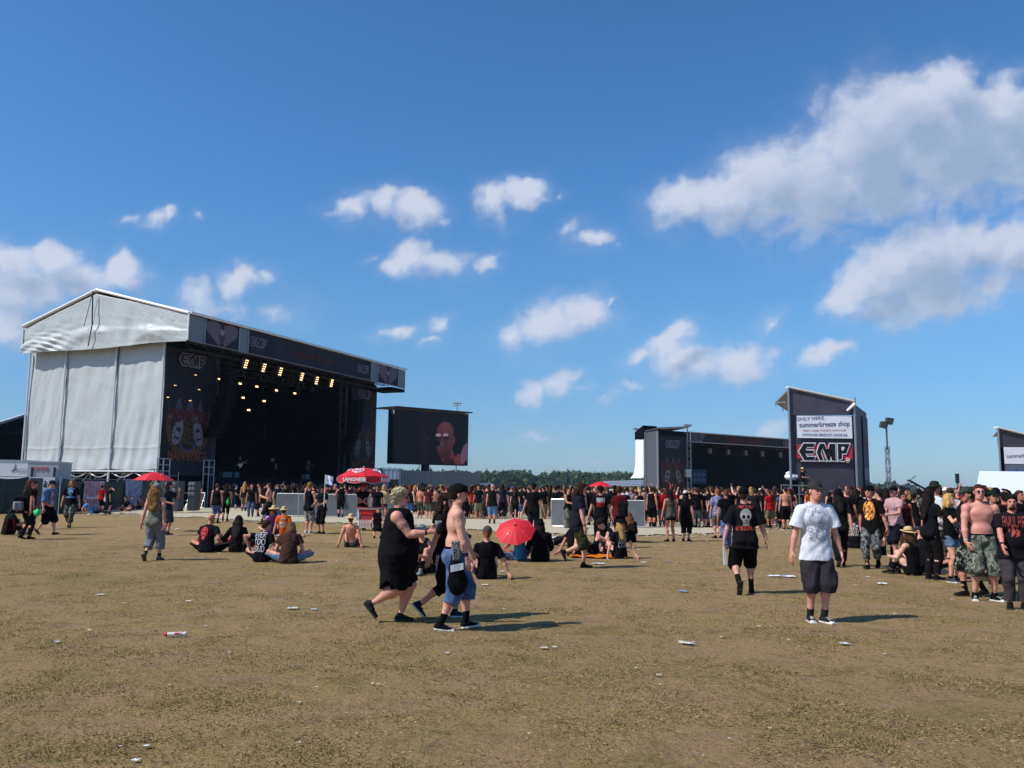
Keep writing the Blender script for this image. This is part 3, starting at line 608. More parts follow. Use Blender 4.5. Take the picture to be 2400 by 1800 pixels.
    for (x_, y_) in ((575,853),(617,862),(656,871),(706,883),(741,892),(776,898)):
        s_, z_ = fr.on_b(x_, y_, 1.0); f = MB().box((s_-.30, .98, z_-.42), (s_+.30, 1.1, z_+.42), fr).build('blinder', [BLACKM], st); m = MB()
        for r_ in range(4):
            for c in (-1, 1): m.sphere(fr(s_+c*.10+(r_-1.5)*.07, .92, z_+(r_-1.5)*.19), .052, 8)
        m.pieces('lamp', [warm], f)
    for (x_, y_) in ((512,888),(563,899),(602,906),(648,915),(691,922),(570,932),(619,940),(538,954),(583,961)):
        s_, z_ = fr.on_b(x_, y_, 8); f = MB().box((s_-.22, 8.05, z_-.12), (s_+.22, 8.2, z_+.12), fr).build('spotlight', [BLACKM], st); m = MB()
        for c in (-1, 1): m.sphere(fr(s_+c*.09, 8.0, z_), .07, 8)
        m.pieces('lamp', [warm2], f)
    for (x_, y_) in ((458,879),(410,903),(466,913),(393,931),(445,939)):
        s_, z_ = fr.on_b(x_, y_, 2.5); f = MB().box((s_-.14, 2.52, z_-.04), (s_+.14, 2.56, z_+.04), fr).build('spotlight', [BLACKM], st); m = MB()
        for c in (-1, 1): m.sphere(fr(s_+c*.07, 2.47, z_), .03, 6)
        m.pieces('lamp', [warm], f)
    # backdrop, risers, drums
    m = MB(); m.box((9, 9, 2.3), (16, 12.5, 3.3), fr); m.box((7.5, 10, 2.3), (8.9, 12, 4.4), fr); m.box((16.3, 10, 2.3), (18, 12, 4.4), fr); m.pieces('riser', [BLK], st)
    m = MB()
    for x_, y_ in ((527, 1108), (553, 1110), (536, 1101), (720, 1104)): s_, z_ = fr.on_b(x_, y_, 4.2); m.box((s_-.28, 4.1, 2.3), (s_+.28, 4.6, 2.75), fr)
    m.pieces('monitor_wedge', [flat_mat('monitor_grey', (.10, .13, .15), .5)], st)
    # lattice frames by the deck
    for (x0, x1, y0_, y1_, b) in ((369, 397, 1074, 1104, 2.2), (478, 501, 1078, 1112, 2.4)):
        a_, zt_ = fr.on_b(x0, y0_, b); c_, zb2 = fr.on_b(x1, y1_, b); m = MB()
        for t in (a_, c_, (a_+c_)/2): m.bar(fr(t, b, 0), fr(t, b, zt_), .09)
        for t in np.linspace(zb2, zt_, 3): m.bar(fr(a_, b, t), fr(c_, b, t), .09)
        m.build('scaffold_frame', [METAL], st)
    return st
main_stage()
def line_array(fr, px0, y0, y1, b, n, curve, label, w=.95):
    s_, zt = fr.on_b(px0, y0, b); _, zb = fr.on_b(px0, y1, b); t = wthing('line_array', label, 'loudspeaker', fr(s_, b, zb)); hgt = (zt-zb)/n
    for k in range(n):
        z = zt-hgt*(k+.5); off = curve*(k/n)**2.2; tilt = off*.35
        f2 = lambda a, bb, z_: fr(s_-off+a, b+bb+tilt, z_); MB().box((-w/2, -.45, z-hgt*.46), (w/2, .45, z+hgt*.46), f2).build('speaker_box', [flat_mat('speaker_black', (.005, .005, .006), .8, spec=.1)], t)
    MB().bar(fr(s_, b, zt), fr(s_, b, zt+1.2), .08).build('chain', [BLACKM], t)
line_array(MS, 838, 938, 1068, 1.6, 13, 1.6, 'black curved line array of speakers hanging right of the main stage opening')
line_array(MS, 538, 866, 1030, 1.6, 13, 1.2, 'black line array of speakers hanging left of the main stage opening')
# side tent left of the stage
def side_tent():
    t = wthing('side_tent', 'dark lean-to tent with white edge left of the main stage', 'tent', P(0, 1130, 70)*[1, 1, 0])
    a, b = P(-60, 1010, 66), P(57, 974, 72); A_ = b-a; m = MB(); lo = a.copy(); lo2 = b.copy(); lo[2] = lo2[2] = 0
    m.prism([lo, lo2, b, a], (2, 6, 0)); m.build('tent_wall', [NAVY], t); MB().bar(a, b, .3).bar(b, lo2, .12).build('tent_edge', [WHITE], t)
side_tent()
# trailers behind the fence
def trailer(x0, x1, y, d, mat, label, kind):
    a = P(x0, y, d); b = P(x1, y, d+.3); t = wthing('trailer', label, 'trailer', (a[0], a[1], 0), group='trailers behind the fence'); H = a[2]
    U = b-a; U[2] = 0; L = np.linalg.norm(U); U = U/L; V = np.array([-U[1], U[0], 0]); f = lambda s_, q, z: np.array([a[0], a[1], 0])+U*s_+V*q+[0, 0, z]
    bd = MB().box((0, 0, .9), (L, 2.5, H), f).build('body', [mat], t); MB().box((-.03, -.03, H-.08), (L+.03, 2.5, H+.02), f).box((-.03, -.03, .85), (L+.03, 2.5, .95), f).build('rail', [METAL], bd)
    m = MB()
    for s_ in (L*.2, L*.8): m.bar(f(s_, .1, .5), f(s_, .4, .5), .95, 14)
    m.pieces('wheel', [BLACKM], t)
    if kind == 0:
        c = f(L*.62, -.02, H-.55); m = MB()
        for ang, l in ((90, .42), (-10, .18), (205, .28), (235, .22)): m.bar(c, c+U*math.cos(R(ang))*l+np.array([0, 0, math.sin(R(ang))*l]), .05, 4, .01)
        m.build('compass_mark', [BLKP], bd); put_text('lettering', 'ATLANTIC\nSERVICE', .16, flat_mat('pale_print', (.3, .33, .37), .6), f(L*.84, -.03, H-.62), U, -V, bd)
    else:
        m = MB(); red = flat_mat('pink_red_print', (.55, .13, .16), .6)
        for k in range(3):
            c = f(L*.27+k*.28, -.02, H-.42); pts = [c+U*math.cos(q)*.11+np.array([0, 0, math.sin(q)*.11]) for q in np.linspace(0, 2*math.pi, 17)]
            for p, q in zip(pts[:-1], pts[1:]): m.bar(p, q, .035, 4)
            m.bar(c-U*.07, c+U*.07, .06, 4)
        m.build('ring_marks', [red], bd); m = MB()
        for s_ in (L*.14, L*.88): m.box((s_-.05, -.05, 1), (s_+.05, -.005, H-.35), f)
        m.pieces('door_bar', [BLACKM], bd)
    return t
trailer(-12, 66, 1078, 53, flat_mat('white_trailer', (.62, .66, .68), .45, var=.05), 'white box trailer with small black compass mark at the left edge', 0)
trailer(67, 138, 1081, 52, flat_mat('grey_trailer', (.36, .39, .40), .5, var=.06), 'grey box trailer with three red rings behind the fence', 1)
# toilet cabin
def cabin():
    a = P(60, 1118, 47.5); b = P(140, 1118, 48); t = wthing('cabin', 'pale grey container cabin with dark doorway and pictogram signs', 'cabin', (a[0], a[1], 0)); H = a[2]
    m = MB(); m.box((a[0], a[1], 0), (b[0], a[1]+2.2, H)); bd = m.build('body', [flat_mat('cabin_grey', (.42, .45, .50), .5, var=.07)], t)
    x = a[0]; MB().box((x+.25, a[1]-.03, 0), (x+.95, a[1]-.005, 1.95)).build('doorway', [BLACKM], bd)
    m = MB()
    for dx in (1.12, 1.38, 1.85):
        c = (x+dx, a[1]-.03, 1.62); m.sphere((c[0], c[1], c[2]+.16), .05, 6); m.prism([(c[0]-.1, c[1], c[2]-.15), (c[0]+.1, c[1], c[2]-.15), (c[0]+.02, c[1], c[2]+.1), (c[0]-.02, c[1], c[2]+.1)], (0, .02, 0))
    m.pieces('pictogram', [BLACKM], bd, 2)
cabin()
# tarpaulin fences on the left
GREENT = flat_mat('dark_green_tarp', (.012, .030, .028), .5, var=.5, scale=1.2, bmp=.08)
def tarp_fence(p0, p1, h, label, seed, mat=GREENT, sag=.12):
    a, b = G(*p0), G(*p1); U = b-a; L = np.linalg.norm(U); U /= L; N = np.cross(U, [0, 0, 1]); t = wthing('fence', label, 'fence', a, group='tarpaulin fences'); n = max(2, int(L/3.5)+1)
    for k in range(n): q = a+U*L*k/(n-1); MB().bar(q, q+[0, 0, h+.08], .06).build('post', [METAL], t)
    MB().bar(a+[0, 0, h], b+[0, 0, h], .04).bar(a+[0, 0, .2], b+[0, 0, .2], .04).build('rail', [METAL], t)
    def pf(u, v): z = .05+(h-.05-sag*np.abs(np.sin(u*math.pi*(n-1))))*v; return a+U*(u*L)[..., None]+z[..., None]*np.array([0, 0, 1.0])+N*.07
    tarp_sheet('tarpaulin', None, pf, 60, 14, lambda u, v: .06*np.sin(u*30+3*v+seed)*(1-v*.6)+.05*fbm2(u*4, v, 1.5, seed), mat, t, N)
    return a, U, L, N
tarp_fence((-40, 1208), (60, 1206), 2.0, 'dark green tarpaulin fence at the left edge below the white trailer', 1)
aF, UF, LF, NF = tarp_fence((136, 1205), (345, 1192), 1.95, 'black and green tarpaulin fence under the grey end wall', 5)
def poster_art(seed, cols):
    def f(u, v):
        rgb = np.zeros(u.shape+(3,))+np.array(cols[0])
        for k, c in enumerate(cols[1:]): rgb = mixc(rgb, sstep(.05, .2, fbm2(u*3.0, v*1.3, 2.2, seed+k*3, 4))*(.9), c)
        return rgb
    return f
def poster(x0, x1, y0, y1, label, seed, cols, white=False):
    r0 = ray(x0, 1150); 
    def on(x, y): r = ray(x, y); t_ = np.dot(aF+NF*.2-[0, 0, CAMZ], NF)/np.dot(r, NF); return np.array([0, 0, CAMZ])+r*t_
    a, b, c = on(x0, y1), on(x1, y1), on(x0, y0); a[2] = max(a[2], .1); t = wthing('poster', label, 'poster', a); U = b-a; U[2] = 0; V = np.array([0, 0, c[2]-a[2]])
    sh = art_grid('sheet', a, U, V, 40, 60, poster_art(seed, cols), ART, t, folds(.02, 2, seed), thick=.01)
    n = np.cross(U, V); n /= np.linalg.norm(n)
    if white: 
        for k in range(4): q = a+U*(.08+.22*k)+V*.40+n*.05; MB().prism([q, q+U*.17, q+U*.17+V*.07, q+V*.07], n*.01).build('white_label', [WHITEP], sh)
poster(193, 240, 1127, 1198, 'pink and white cartoon-like poster on the dark fence behind the red shirt', 4, [(.42, .30, .36), (.45, .10, .12), (.12, .13, .22), (.6, .5, .52), (.5, .18, .2)], True)
poster(292, 331, 1122, 1182, 'blue and grey poster on the fence near the leftmost red parasol', 14, [(.24, .30, .45), (.12, .15, .28), (.40, .42, .5), (.2, .16, .24)])
def speaker_cab(x0, x1, y0, y1, d, label):
    a, b = P(x0, y1, d), P(x1, y0, d); a[2] = max(a[2], .25); t = wthing('speaker_cabinet', label, 'loudspeaker', (a[0], d, 0)); bd = MB().box((a[0], d, .12), (b[0], d+.9, b[2])).build('cabinet', [flat_mat('cabinet_grey', (.035, .04, .045), .5)], t)
    for r_ in range(3):
        for c in range(2):
            q = (a[0]+(b[0]-a[0])*(.28+.44*c), d-.01, a[2]+(b[2]-a[2])*(.2+.3*r_)); MB().sphere(q, (.14, .05, .14), 12).build('speaker_cone', [flat_mat('cone_grey', (.11, .12, .13), .4)], bd)
speaker_cab(378, 420, 1127, 1172, 50, 'dark speaker cabinet at the stage foot near the red parasol')
speaker_cab(440, 459, 1128, 1166, 52, 'narrow dark speaker cabinet right of the other at the stage foot')
# ================================================================== VIDEO SCREEN
def screen_art(u, v):
    X = 470+u*1170; tY = 240+(X-470)*.09; bY = 1135+(X-470)*.06; Y = bY+(tY-bY)*v
    rgb = np.zeros(u.shape+(3,))+np.array([.006, .007, .013]); E = lambda cx, cy, rx, ry, rot=0: np.hypot(((X-cx)*math.cos(rot)+(Y-cy)*math.sin(rot))/rx, (-(X-cx)*math.sin(rot)+(Y-cy)*math.cos(rot))/ry)
    n = fbm2(X/200, Y/200, 1, 6)
    rgb = mixc(rgb, sstep(50, 0, np.abs(X-935))*.6, (.035, .010, .016)); rgb = mixc(rgb, E(985, 750, 22, 30) < 1, (.05, .02, .02))
    sk = (.13, .048, .052); rgb = mixc(rgb, sstep(1.1, .9, E(1430, 1140, 150, 110)), (.02, .012, .02)); rgb = mixc(rgb, sstep(1.06, .94, E(1310, 1060, 105, 150)), (.16, .035, .055))
    rgb = mixc(rgb, sstep(1.05, .93, E(1265, 640, 138, 175)), sk); rgb = mixc(rgb, sstep(1.05, .93, E(1262, 860, 128, 230)), (.10, .036, .040)); rgb = mixc(rgb, sstep(1.1, .9, E(1405, 790, 26, 75)), (.14, .03, .05))
    rgb = mixc(rgb, sstep(1.2, .6, E(1240, 560, 90, 90))*.5, (.20, .065, .085)); rgb = mixc(rgb, sstep(1.15, .85, E(1265, 1010, 105, 85))*.75, (.04, .012, .02)); rgb = mixc(rgb, sstep(1.1, .9, E(1215, 960, 45, 28)), (.10, .02, .03))
    for cx in (1155, 1272):
        rgb = mixc(rgb, sstep(1.05, .95, E(cx, 725, 56, 62, .1)), (.030, .012, .02)); rgb = mixc(rgb, sstep(1.05, .9, E(cx, 695, 46, 32))*(Y < 715), (.52, .32, .46))
    rgb = mixc(rgb, sstep(1.05, .9, E(1150, 832, 55, 42)), (.004, .004, .006)); rgb = mixc(rgb, sstep(1.05, .9, E(1212, 840, 28, 48)), (.09, .08, .12))
    rgb = mixc(rgb, sstep(1.05, .95, E(1490, 1170, 90, 150)), (.17, .045, .04)); rgb = mixc(rgb, sstep(1.05, .95, E(1600, 1010, 65, 180, .25)), (.20, .11, .20)); rgb = mixc(rgb, (E(1330, 1200, 110, 130) < 1)*(Y > 1090)*.8, (.012, .01, .016))
    return np.clip(rgb*(1+.25*n[..., None]), 0, 1)
def video_screen():
    SF = Frame((926, 958), 78, (1097, 971)); fr = SF; zt = fr.z; s1, zb = fr.on_b(926, 1084, 0); t = wthing('video_screen', 'large outdoor video screen showing a bald singer in sunglasses', 'video screen', fr(fr.L*.45, 1, 0)); L = fr.L; A, B = fr.A, fr.B
    cab = MB().box((-.12, .04, zb-.1), (L+.1, 1.0, zt+.02), fr).build('housing', [BLACKM], t)
    art_grid('display', fr(0, 0, zb), A*L, (0, 0, zt-zb), 200, 150, screen_art, attr_mat('led_display', .4, emis=.5, spec=.2), cab)
    l, _ = fr.on_b(896, 955, 0); MB().prism([fr(-.15, -.5, zt+.12), fr(L+.35, -.3, zt+.12), fr(L+.4, 1.4, zt+.14), fr(-.5, 3.2, zt+.16)], (0, 0, .10)).build('canopy', [flat_mat('canopy_dark', (.03, .035, .045), .5)], t)
    c, _ = fr.on_b(998, 1095, .5); MB().box((c-.28, .3, 0), (c+.28, .9, zb), fr).build('mast', [BLACKM], t); MB().bar(fr(c-.75, .5, 0), fr(c-.75, .5, zb), .07).build('cable', [BLACKM], t)
    MB().box((-.13, -.01, zt-.45), (-.06, .03, zt-.1), fr).build('handle', [WHITE], cab)
video_screen()
def container(x0, x1, yt, d, mat, label, slope=0, door=None, d1=None):
    a = P(x0, yt, d); b = P(x1, yt+slope, d1 or d); H = (a[2]+b[2])/2; t = wthing('container', label, 'container', (a[0], a[1], 0), group='containers below the video screen')
    U = b-a; U[2] = 0; L = np.linalg.norm(U); U = U/L; V = np.array([-U[1], U[0], 0]); f = lambda s_, q, z: np.array([a[0], a[1], 0])+U*s_+V*q+[0, 0, z]
    bd = MB().box((0, 0, 0), (L, 2.4, H), f).build('body', [mat], t); m = MB()
    for s_ in np.arange(.3, L-.1, .35): m.box((s_, -.03, .15), (s_+.15, 0, H-.12), f)
    m.build('ribs', [mat], bd); MB().box((-.02, -.05, H-.1), (L+.02, 2.4, H+.02), f).build('top_rail', [mat], bd)
    if door: MB().box((door[0]*L, -.06, 0), (door[1]*L, -.035, 2.3), f).build('doorway', [BLACKM], bd)
CG = flat_mat('container_grey', (.175, .19, .195), .5, var=.06); CB = flat_mat('container_blue_grey', (.25, .30, .38), .5, var=.06)
container(936, 1126, 1100, 72, CG, 'long grey container below the video screen', 11, d1=80)
container(897, 935, 1098, 70.5, CB, 'pale blue-grey container with dark doorway by the long grey one', 0, (.4, 1.0))
container(868, 896, 1098, 71, CG, 'short grey container beside the stage right of the red umbrella', 0)
t = wthing('antenna_mast', 'thin far mast with crossed top behind the video screen', 'mast', P(1072, 1130, 200)*[1, 1, 0]); q = P(1072, 945, 200)
MB().bar((q[0], q[1], 0), q, .35, 6, .2).build('pole', [ALU], t); MB().bar(q+[-1, 0, 0], q+[1, 0, 0], .35).bar(q+[-.7, 0, -.5], q+[.7, 0, -.5], .25).build('crossbar', [ALU], t)
# ================================================================== SECOND STAGE
def second_stage():
    fr = Frame((1610, 1015), 132, (1857, 1032)); L = fr.L+1; A, B = fr.A, fr.B; ze = fr.z; print('stage2', L, ze)
    t = wthing('stage', 'smaller dark second stage with banner wing and white side wall in the distance', 'stage', fr(0, 0, 0)); s00 = fr.on_b(1543, 1060, 0)[0]; D = fr.on_s(1490, 1060, s00-.5)[0]
    q = lambda x, y, b: fr.on_b(x, y, b)
    s0, _ = q(1543, 1060, 0); zt = q(1543, 1006, 0)[1]; zb = q(1610, 1035, 0)[1]
    b2r, _ = fr.on_s(1488, 1060, s0-.5); zbk = fr.on_s(1488, 1027, s0-.5)[1]+.8
    MB().prism([fr(s0-.2, -.4, zt), fr(0, -.2, ze+.8), fr(0, 6, ze+.2), fr(s0-.2, b2r*.6, zt-.3)], (0, 0, .25)).prism([fr(0, -.2, ze), fr(L+1, -.2, ze), fr(L+1, D, ze), fr(0, D, ze)], (0, 0, .15)).build('roof', [flat_mat('dark_roof', (.035, .04, .05), .6)], t)
    MB().bar(fr(s0, -.35, zt+.1), fr(0, -.35, ze+.9), .2).bar(fr(0, -.25, ze+.15), fr(L+1, -.25, ze+.1), .18).build('roof_edge', [METAL], t)
    fa = MB().box((0, 0, zb), (L+1, .3, ze), fr).build('fascia', [BLK], t); art_grid('fascia_banner', fr(.1, -.03, zb), A*(L+.8), (0, 0, ze-zb), 60, 6, plain_scrim, ART, fa)
    MB().bar(fr(0, -.1, zb), fr(L+1, -.1, zb), .16).build('fascia_rail', [METAL], fa)
    s_, z_ = q(1635, 1026, -.1); emp_logo(fa, fr(s_, -.1, z_), A, -B, 3.0, BLKP, LILAC, .03); s_, z_ = q(1848, 1040, -.1); emp_logo(fa, fr(s_, -.1, z_), A, -B, 3.0, BLKP, LILAC, .03)
    s_, z_ = q(1746, 1034, -.1); put_text('festival_name', 'Summer Breeze', 1.5, REDT, fr(s_, -.12, z_), A, -B, fa, bold=.04)
    # wing with banner
    w1 = q(1609, 1060, 0)[0]; MB().box((s0, .05, 0), (w1, .4, zt-.1), fr).build('front_wing', [BLK], t)
    za = q(1575, 1022, 0)[1]; bn = art_grid('stage_banner', fr(s0+.1, 0, .4), A*(w1-s0-.1), (0, 0, za-.4), 70, 110, emblem((za)/(w1-s0), .46, 1.0), ART, t)
    c = (s0+w1)/2; emp_logo(bn, fr(c, -.06, q(1574, 1041, 0)[1]), A, -B, (w1-s0)*.5, BLKP, LILAC, .03)
    put_text('festival_name', 'Summer Breeze', 1.5, REDT, fr(c, -.06, q(1574, 1089, 0)[1]), A, -B, bn, bold=.05, sx=.6)
    put_text('stage_name', 'PAIN STAGE', 1.5, REDT, fr(c, -.06, q(1574, 1137, 0)[1]), A, -B, bn, bold=.03, sx=.6)
    bs, zs = fr.on_s(1513, 1030, s0); MB().box((s0-.06, .3, 0), (s0+.06, bs, zt-.2), fr).build('side_wall', [flat_mat('side_grey', (.075, .08, .10), .7, var=.2)], t)
    m = MB()
    for b in (.0, bs): m.bar(fr(s0-.15, b, 0), fr(s0-.15, b, zt-.3), .28)
    m.truss(fr(-.1, -.4, 0), fr(-.1, -.4, ze), .55, up=(1, 0, 0), chord=.10, step=.8); m.build('corner_truss', [METAL], t)
    # white rear wall + dark top
    b2, z2 = fr.on_s(1488, 1060, s0-.5); zt2 = fr.on_s(1488, 1027, s0-.5)[1]
    def pf(u, v): b = bs+(b2-bs)*u; z = 3.4+(zt2-3.4)*v; off = -1.1*np.exp(-v*9)*u; return fr.O+b[..., None]*B+(s0-.4)*A+off[..., None]*A+z[..., None]*np.array([0, 0, 1.])
    tarp_sheet('white_wall', fr, pf, 24, 30, lambda u, v: .05*np.sin(u*9+v*2), WHITE, t, -A)
    MB().prism([fr(s0-.5, bs, zt2-.2), fr(s0-.5, b2, zt2-.2), fr(s0-.5, b2, zt2+.9), fr(s0-.5, bs, zt2+1.9)], A*3).build('rear_cap', [BLK], t)
    m = MB(); m.box((w1, D, 0), (L+16, D+.3, ze), fr); m.box((w1-.3, .5, 0), (w1, D, ze), fr); m.build('back_wall', [BLK], t)
    MB().box((w1, .8, 1.4), (L+1, D, 1.8), fr).build('stage_deck', [BLK], t); MB().box((w1, .4, 0), (L+1, .75, 1.8), fr).build('deck_skirt', [NAVY], t)
    sa, za = q(1617, 1100, 2.5); sb, zb_ = q(1657, 1135, 2.5)
    def blue(u, v): rgb = np.zeros(u.shape+(3,))+np.array([.012, .035, .07]); r_ = np.minimum.reduce([np.hypot((u-c)*1.2, v-d) for c in (.3, .55, .8) for d in (.3, .65)]); return mixc(rgb, (np.abs(r_-.09) < .03), (.08, .16, .24))
    art_grid('blue_backdrop', fr(sa, 2.5, zb_), A*(sb-sa), (0, 0, za-zb_), 50, 40, blue, ART, t)
    m = MB()
    for x in (1662, 1705, 1746, 1785, 1827): s_, z_ = q(x, 1056+(x-1662)*.055, 3); m.box((s_-.3, 2.7, z_-.5), (s_+.3, 3.1, z_+.35), fr)
    m.pieces('floodlight', [flat_mat('lamp_tan', (.20, .17, .12), .4)], t)
    m = MB()
    for b in (3, 8): m.truss(fr(1, b, zb+.1), fr(L, b, zb+.1), .6, chord=.08, step=1.4)
    m.build('roof_truss', [flat_mat('dark_truss', (.05, .055, .05), .5, .4, .2)], t)
    m = MB()
    for x in np.linspace(1745, 1846, 17): s_, z_ = q(x, 1120, 8); m.box((s_-.10, 8, z_-.5), (s_+.12, 8.1, z_+.4+random.uniform(-.3, .3)), fr)
    m.pieces('backline_post', [flat_mat('backline', (.07, .09, .11), .4)], t)
    m = MB()
    for x in (1736,): 
        for y in (1113, 1121, 1129): s_, z_ = q(x, y, 7); m.sphere(fr(s_, 7, z_), .35, 8)
    m.pieces('drum', [flat_mat('drum_shell', (.2, .24, .28), .3)], t)
    # satellite lights on the corner tops
    for x, y in ((1493, 1013), (1611, 1004)):
        s_, z_ = q(x, y, 0 if x > 1600 else 8); bb = 0 if x > 1600 else 8; m = MB(); m.bar(fr(s_, bb, z_-2), fr(s_, bb, z_+.5), .2); m.box((s_-.7, bb-.2, z_+.3), (s_-.1, bb+.2, z_+.65), fr); m.box((s_+.1, bb-.2, z_+.3), (s_+.8, bb+.2, z_+.65), fr); m.build('beacon', [METAL], t)
    s_, z_ = q(1613, 1109, -.8); MB().box((s_-.6, -.9, z_-.6), (s_+.6, -.5, z_+.6), fr).build('followspot', [METAL], t)
    # side tent
    t2 = wthing('side_tent', 'low grey striped tent roof left of the second stage', 'tent', G(1450, 1175)); a = P(1415, 1136, 118); b = P(1511, 1117, 118); c = P(1511, 1138, 108); d = P(1405, 1141, 108)
    def rf(u, v): p = np.array(d)+(np.array(c)-d)*u[..., None]; q_ = np.array(a)+(np.array(b)-a)*u[..., None]; return p+(q_-p)*v[..., None]
    def strip(u, v): rgb = np.zeros(u.shape+(3,))+np.array([.13, .14, .17]); return mixc(rgb, np.sin(v*22) > .55, (.28, .31, .36))
    art_grid('tent_roof', d, np.array(c)-d, np.array(a)-d+[0, 0, .5], 10, 30, strip, ART, t2, thick=.1)
    m = MB()
    for x in (1425, 1450, 1475, 1500): q_ = P(x, 1140, 108.5); m.bar((q_[0], q_[1], 0), q_, .14)
    m.pieces('tent_pole', [WHITE], t2)
second_stage()
# ================================================================== DELAY TOWERS
SLATE = flat_mat('slate_scrim', (.060, .052, .068), .6, var=.5, scale=.9, bmp=.03)
def tower_text(parent, a, b, zb, zt, y):
    """white shop banner with its writing"""
    U = (1, 0, 0); N = (0, -1, 0); w = b-a; h = zt-zb; c = (a+b)/2
    bn = art_grid('white_banner', (a, y-.03, zb), (w, 0, 0), (0, 0, h), 60, 30, lambda u, v: np.zeros(u.shape+(3,))+np.array([.86, .87, .92]), ART, parent)
    vio = flat_mat('violet_print', (.10, .08, .14), .7, var=.2); pk = flat_mat('pink_print', (.62, .22, .24), .7); dkp = flat_mat('ink_print', (.12, .12, .18), .7)
    put_text('lettering', 'ONLY HERE', .30, dkp, (a+w*.24, y-.040, zt-h*.13), (1, 0, .06), N, bn, sx=1.15)
    put_text('lettering', 'summerbreeze shop', .46, vio, (c, y-.040, zt-h*.38), (1, 0, .04), N, bn, sx=.86, bold=.004)
    put_text('lettering', 'FIRST 10.000 TICKETS WITH CUP', .19, pk, (c, y-.040, zt-h*.66), (1, 0, .02), N, bn, sx=1.0)
    put_text('lettering', 'WWW.SILVERDUST-SHOP.DE', .235, dkp, (c, y-.040, zt-h*.86), U, N, bn, sx=.95)
def delay_tower():
    d = 55; a = P(1855, 1155, d)[0]; b = P(2007, 1155, d)[0]; zl = P(1855, 909, d)[2]; zr = P(2004, 942, d)[2]; z1 = P(1860, 973, d)[2]
    t = wthing('delay_tower', 'tall dark tower with white shop banner and red EMP banner', 'tower', (a, d, 0)); dep = 6
    face = MB().prism([(a+.05, d, 0), (b, d, 0), (b, d, z1), (a+.05, d, z1)], (0, .12, 0)).build('front_cloth', [SLATE], t)
    MB().prism([(a, d-.06, z1), (b, d-.06, z1+.05), (b, d-.06, zr-.05), (a, d-.06, zl-.05)], (0, .12, 0)).build('gable_cloth', [flat_mat('slate_gable', (.078, .070, .092), .55, var=.45, scale=1.0, bmp=.04)], t)
    MB().prism([(a-.05, d-.2, zl), (b+.1, d-.2, zr), (b+.1, d-.2, zr+.1), (a-.05, d-.2, zl+.1)], (0, .6, 0)).build('roof', [WHITE], t)
    m = MB()
    for x, h in ((a-.05, zl), (b+.02, zr)): m.bar((x, d-.12, 0), (x, d-.12, h), .14)
    m.bar((b+.02, d-.3, zr+.25), (b+.02, d-.3, zr-.1), .12); m.pieces('post', [METAL], t)
    # lopsided loose tarp strip near the upper right
    MB().bar(P(1985, 963, d-.2), P(2004, 946, d-.2), .14, 6, .26).build('rolled_tarp', [WHITE], t)
    # awning on the left
    rf, lf, lb = P(1853, 909, d), P(1818, 944, d+1.5), P(1850, 965, d+5.5); rb = rf+(lb-lf)*.35
    MB().prism([rf, lf, lb, rf+(lb-lf)*.35+[0, 0, -.4]], (0, 0, .06)).build('awning', [flat_mat('awning_cloth', (.52, .50, .48), .6, var=.06)], t)
    m = MB(); m.bar(rf, lf, .13); m.bar(lf, lb, .1); m.bar(lf, lf*.2+np.array([a, d, P(1855, 942, d)[2]])*.8, .09); mid = (lf+lb)/2; m.bar(mid, (rf+rb)/2, .07); m.bar(lf, lf-[0, 0, .25], .06); m.bar(mid, mid-[0, 0, .3], .06); m.bar(lb, lb-[0, 0, .3], .06); m.build('awning_frame', [METAL], t)
    # right side wall receding
    e = P(2030, 960, d+4.5); zc = P(2030, 968, d+4.5)[2]
    MB().prism([(b, d, 0), (b+.05, d, zr-.1), (e[0], d+4.5, zc), (e[0], d+4.5, 0)], (-.1, 0, 0)).build('side_wall', [flat_mat('side_scrim', (.05, .055, .075), .6, var=.4, scale=.8)], t)
    def sb(u, v): rgb = np.zeros(u.shape+(3,))+np.array([.08, .09, .14]); rgb = mixc(rgb, (v > .6)*(v < .72), (.16, .04, .06)); return mixc(rgb, (v < .3)*(v > .15), (.2, .22, .3))
    p0_ = np.array([b+.05, d, 0.]); Us = np.array([e[0]-b-.05, 4.5, 0.]); Ns = unit_(np.cross(Us, (0, 0, 1))); art_grid('side_banner', p0_+Us*.55+Ns*.08+[0, 0, 1.8], Us*.42, (0, 0, 5.0), 16, 50, sb, ART, t)
    wz = lambda y: P(1900, y, d)[2]
    tower_text(t, P(1866, 1000, d)[0], P(1995, 1000, d)[0], wz(1027), wz(975), d-.1)
    # EMP banner
    x0, x1, zb, zt = P(1866, 1060, d)[0], P(1996, 1060, d)[0], wz(1085), wz(1042); w = x1-x0; h = zt-zb
    def red(u, v): rgb = np.zeros(u.shape+(3,))+np.array([.52, .03, .055]); rgb = mixc(rgb, v < .24, (.02, .02, .025)); return mixc(rgb, (v > .86)*(v < .90)*(u < .12), (.2, .02, .03))
    bn = art_grid('logo_banner', (x0, d-.13, zb), (w, 0, 0), (0, 0, h), 60, 30, red, ART, t)
    emp_logo(bn, (x0+w*.49, d-.15, zb+h*.60), (1, 0, 0), (0, -1, 0), w*.90, BLKP, WHITEP, .012)
    put_text('lettering', 'ENTERTAINMENT FOR METAL HARD MUSIC FANS', .12, WHITEP, (x0+w*.46, d-.155, zb+h*.09), (1, 0, 0), (0, -1, 0), bn, sx=1.05, bold=.004)
    c = (x0+w*.91, d-.16, zb+h*.16); MB().sphere(c, (.17, .02, .2), 16).build('round_badge', [flat_mat('badge_pink', (.6, .2, .24), .6)], bn)
    m = MB()
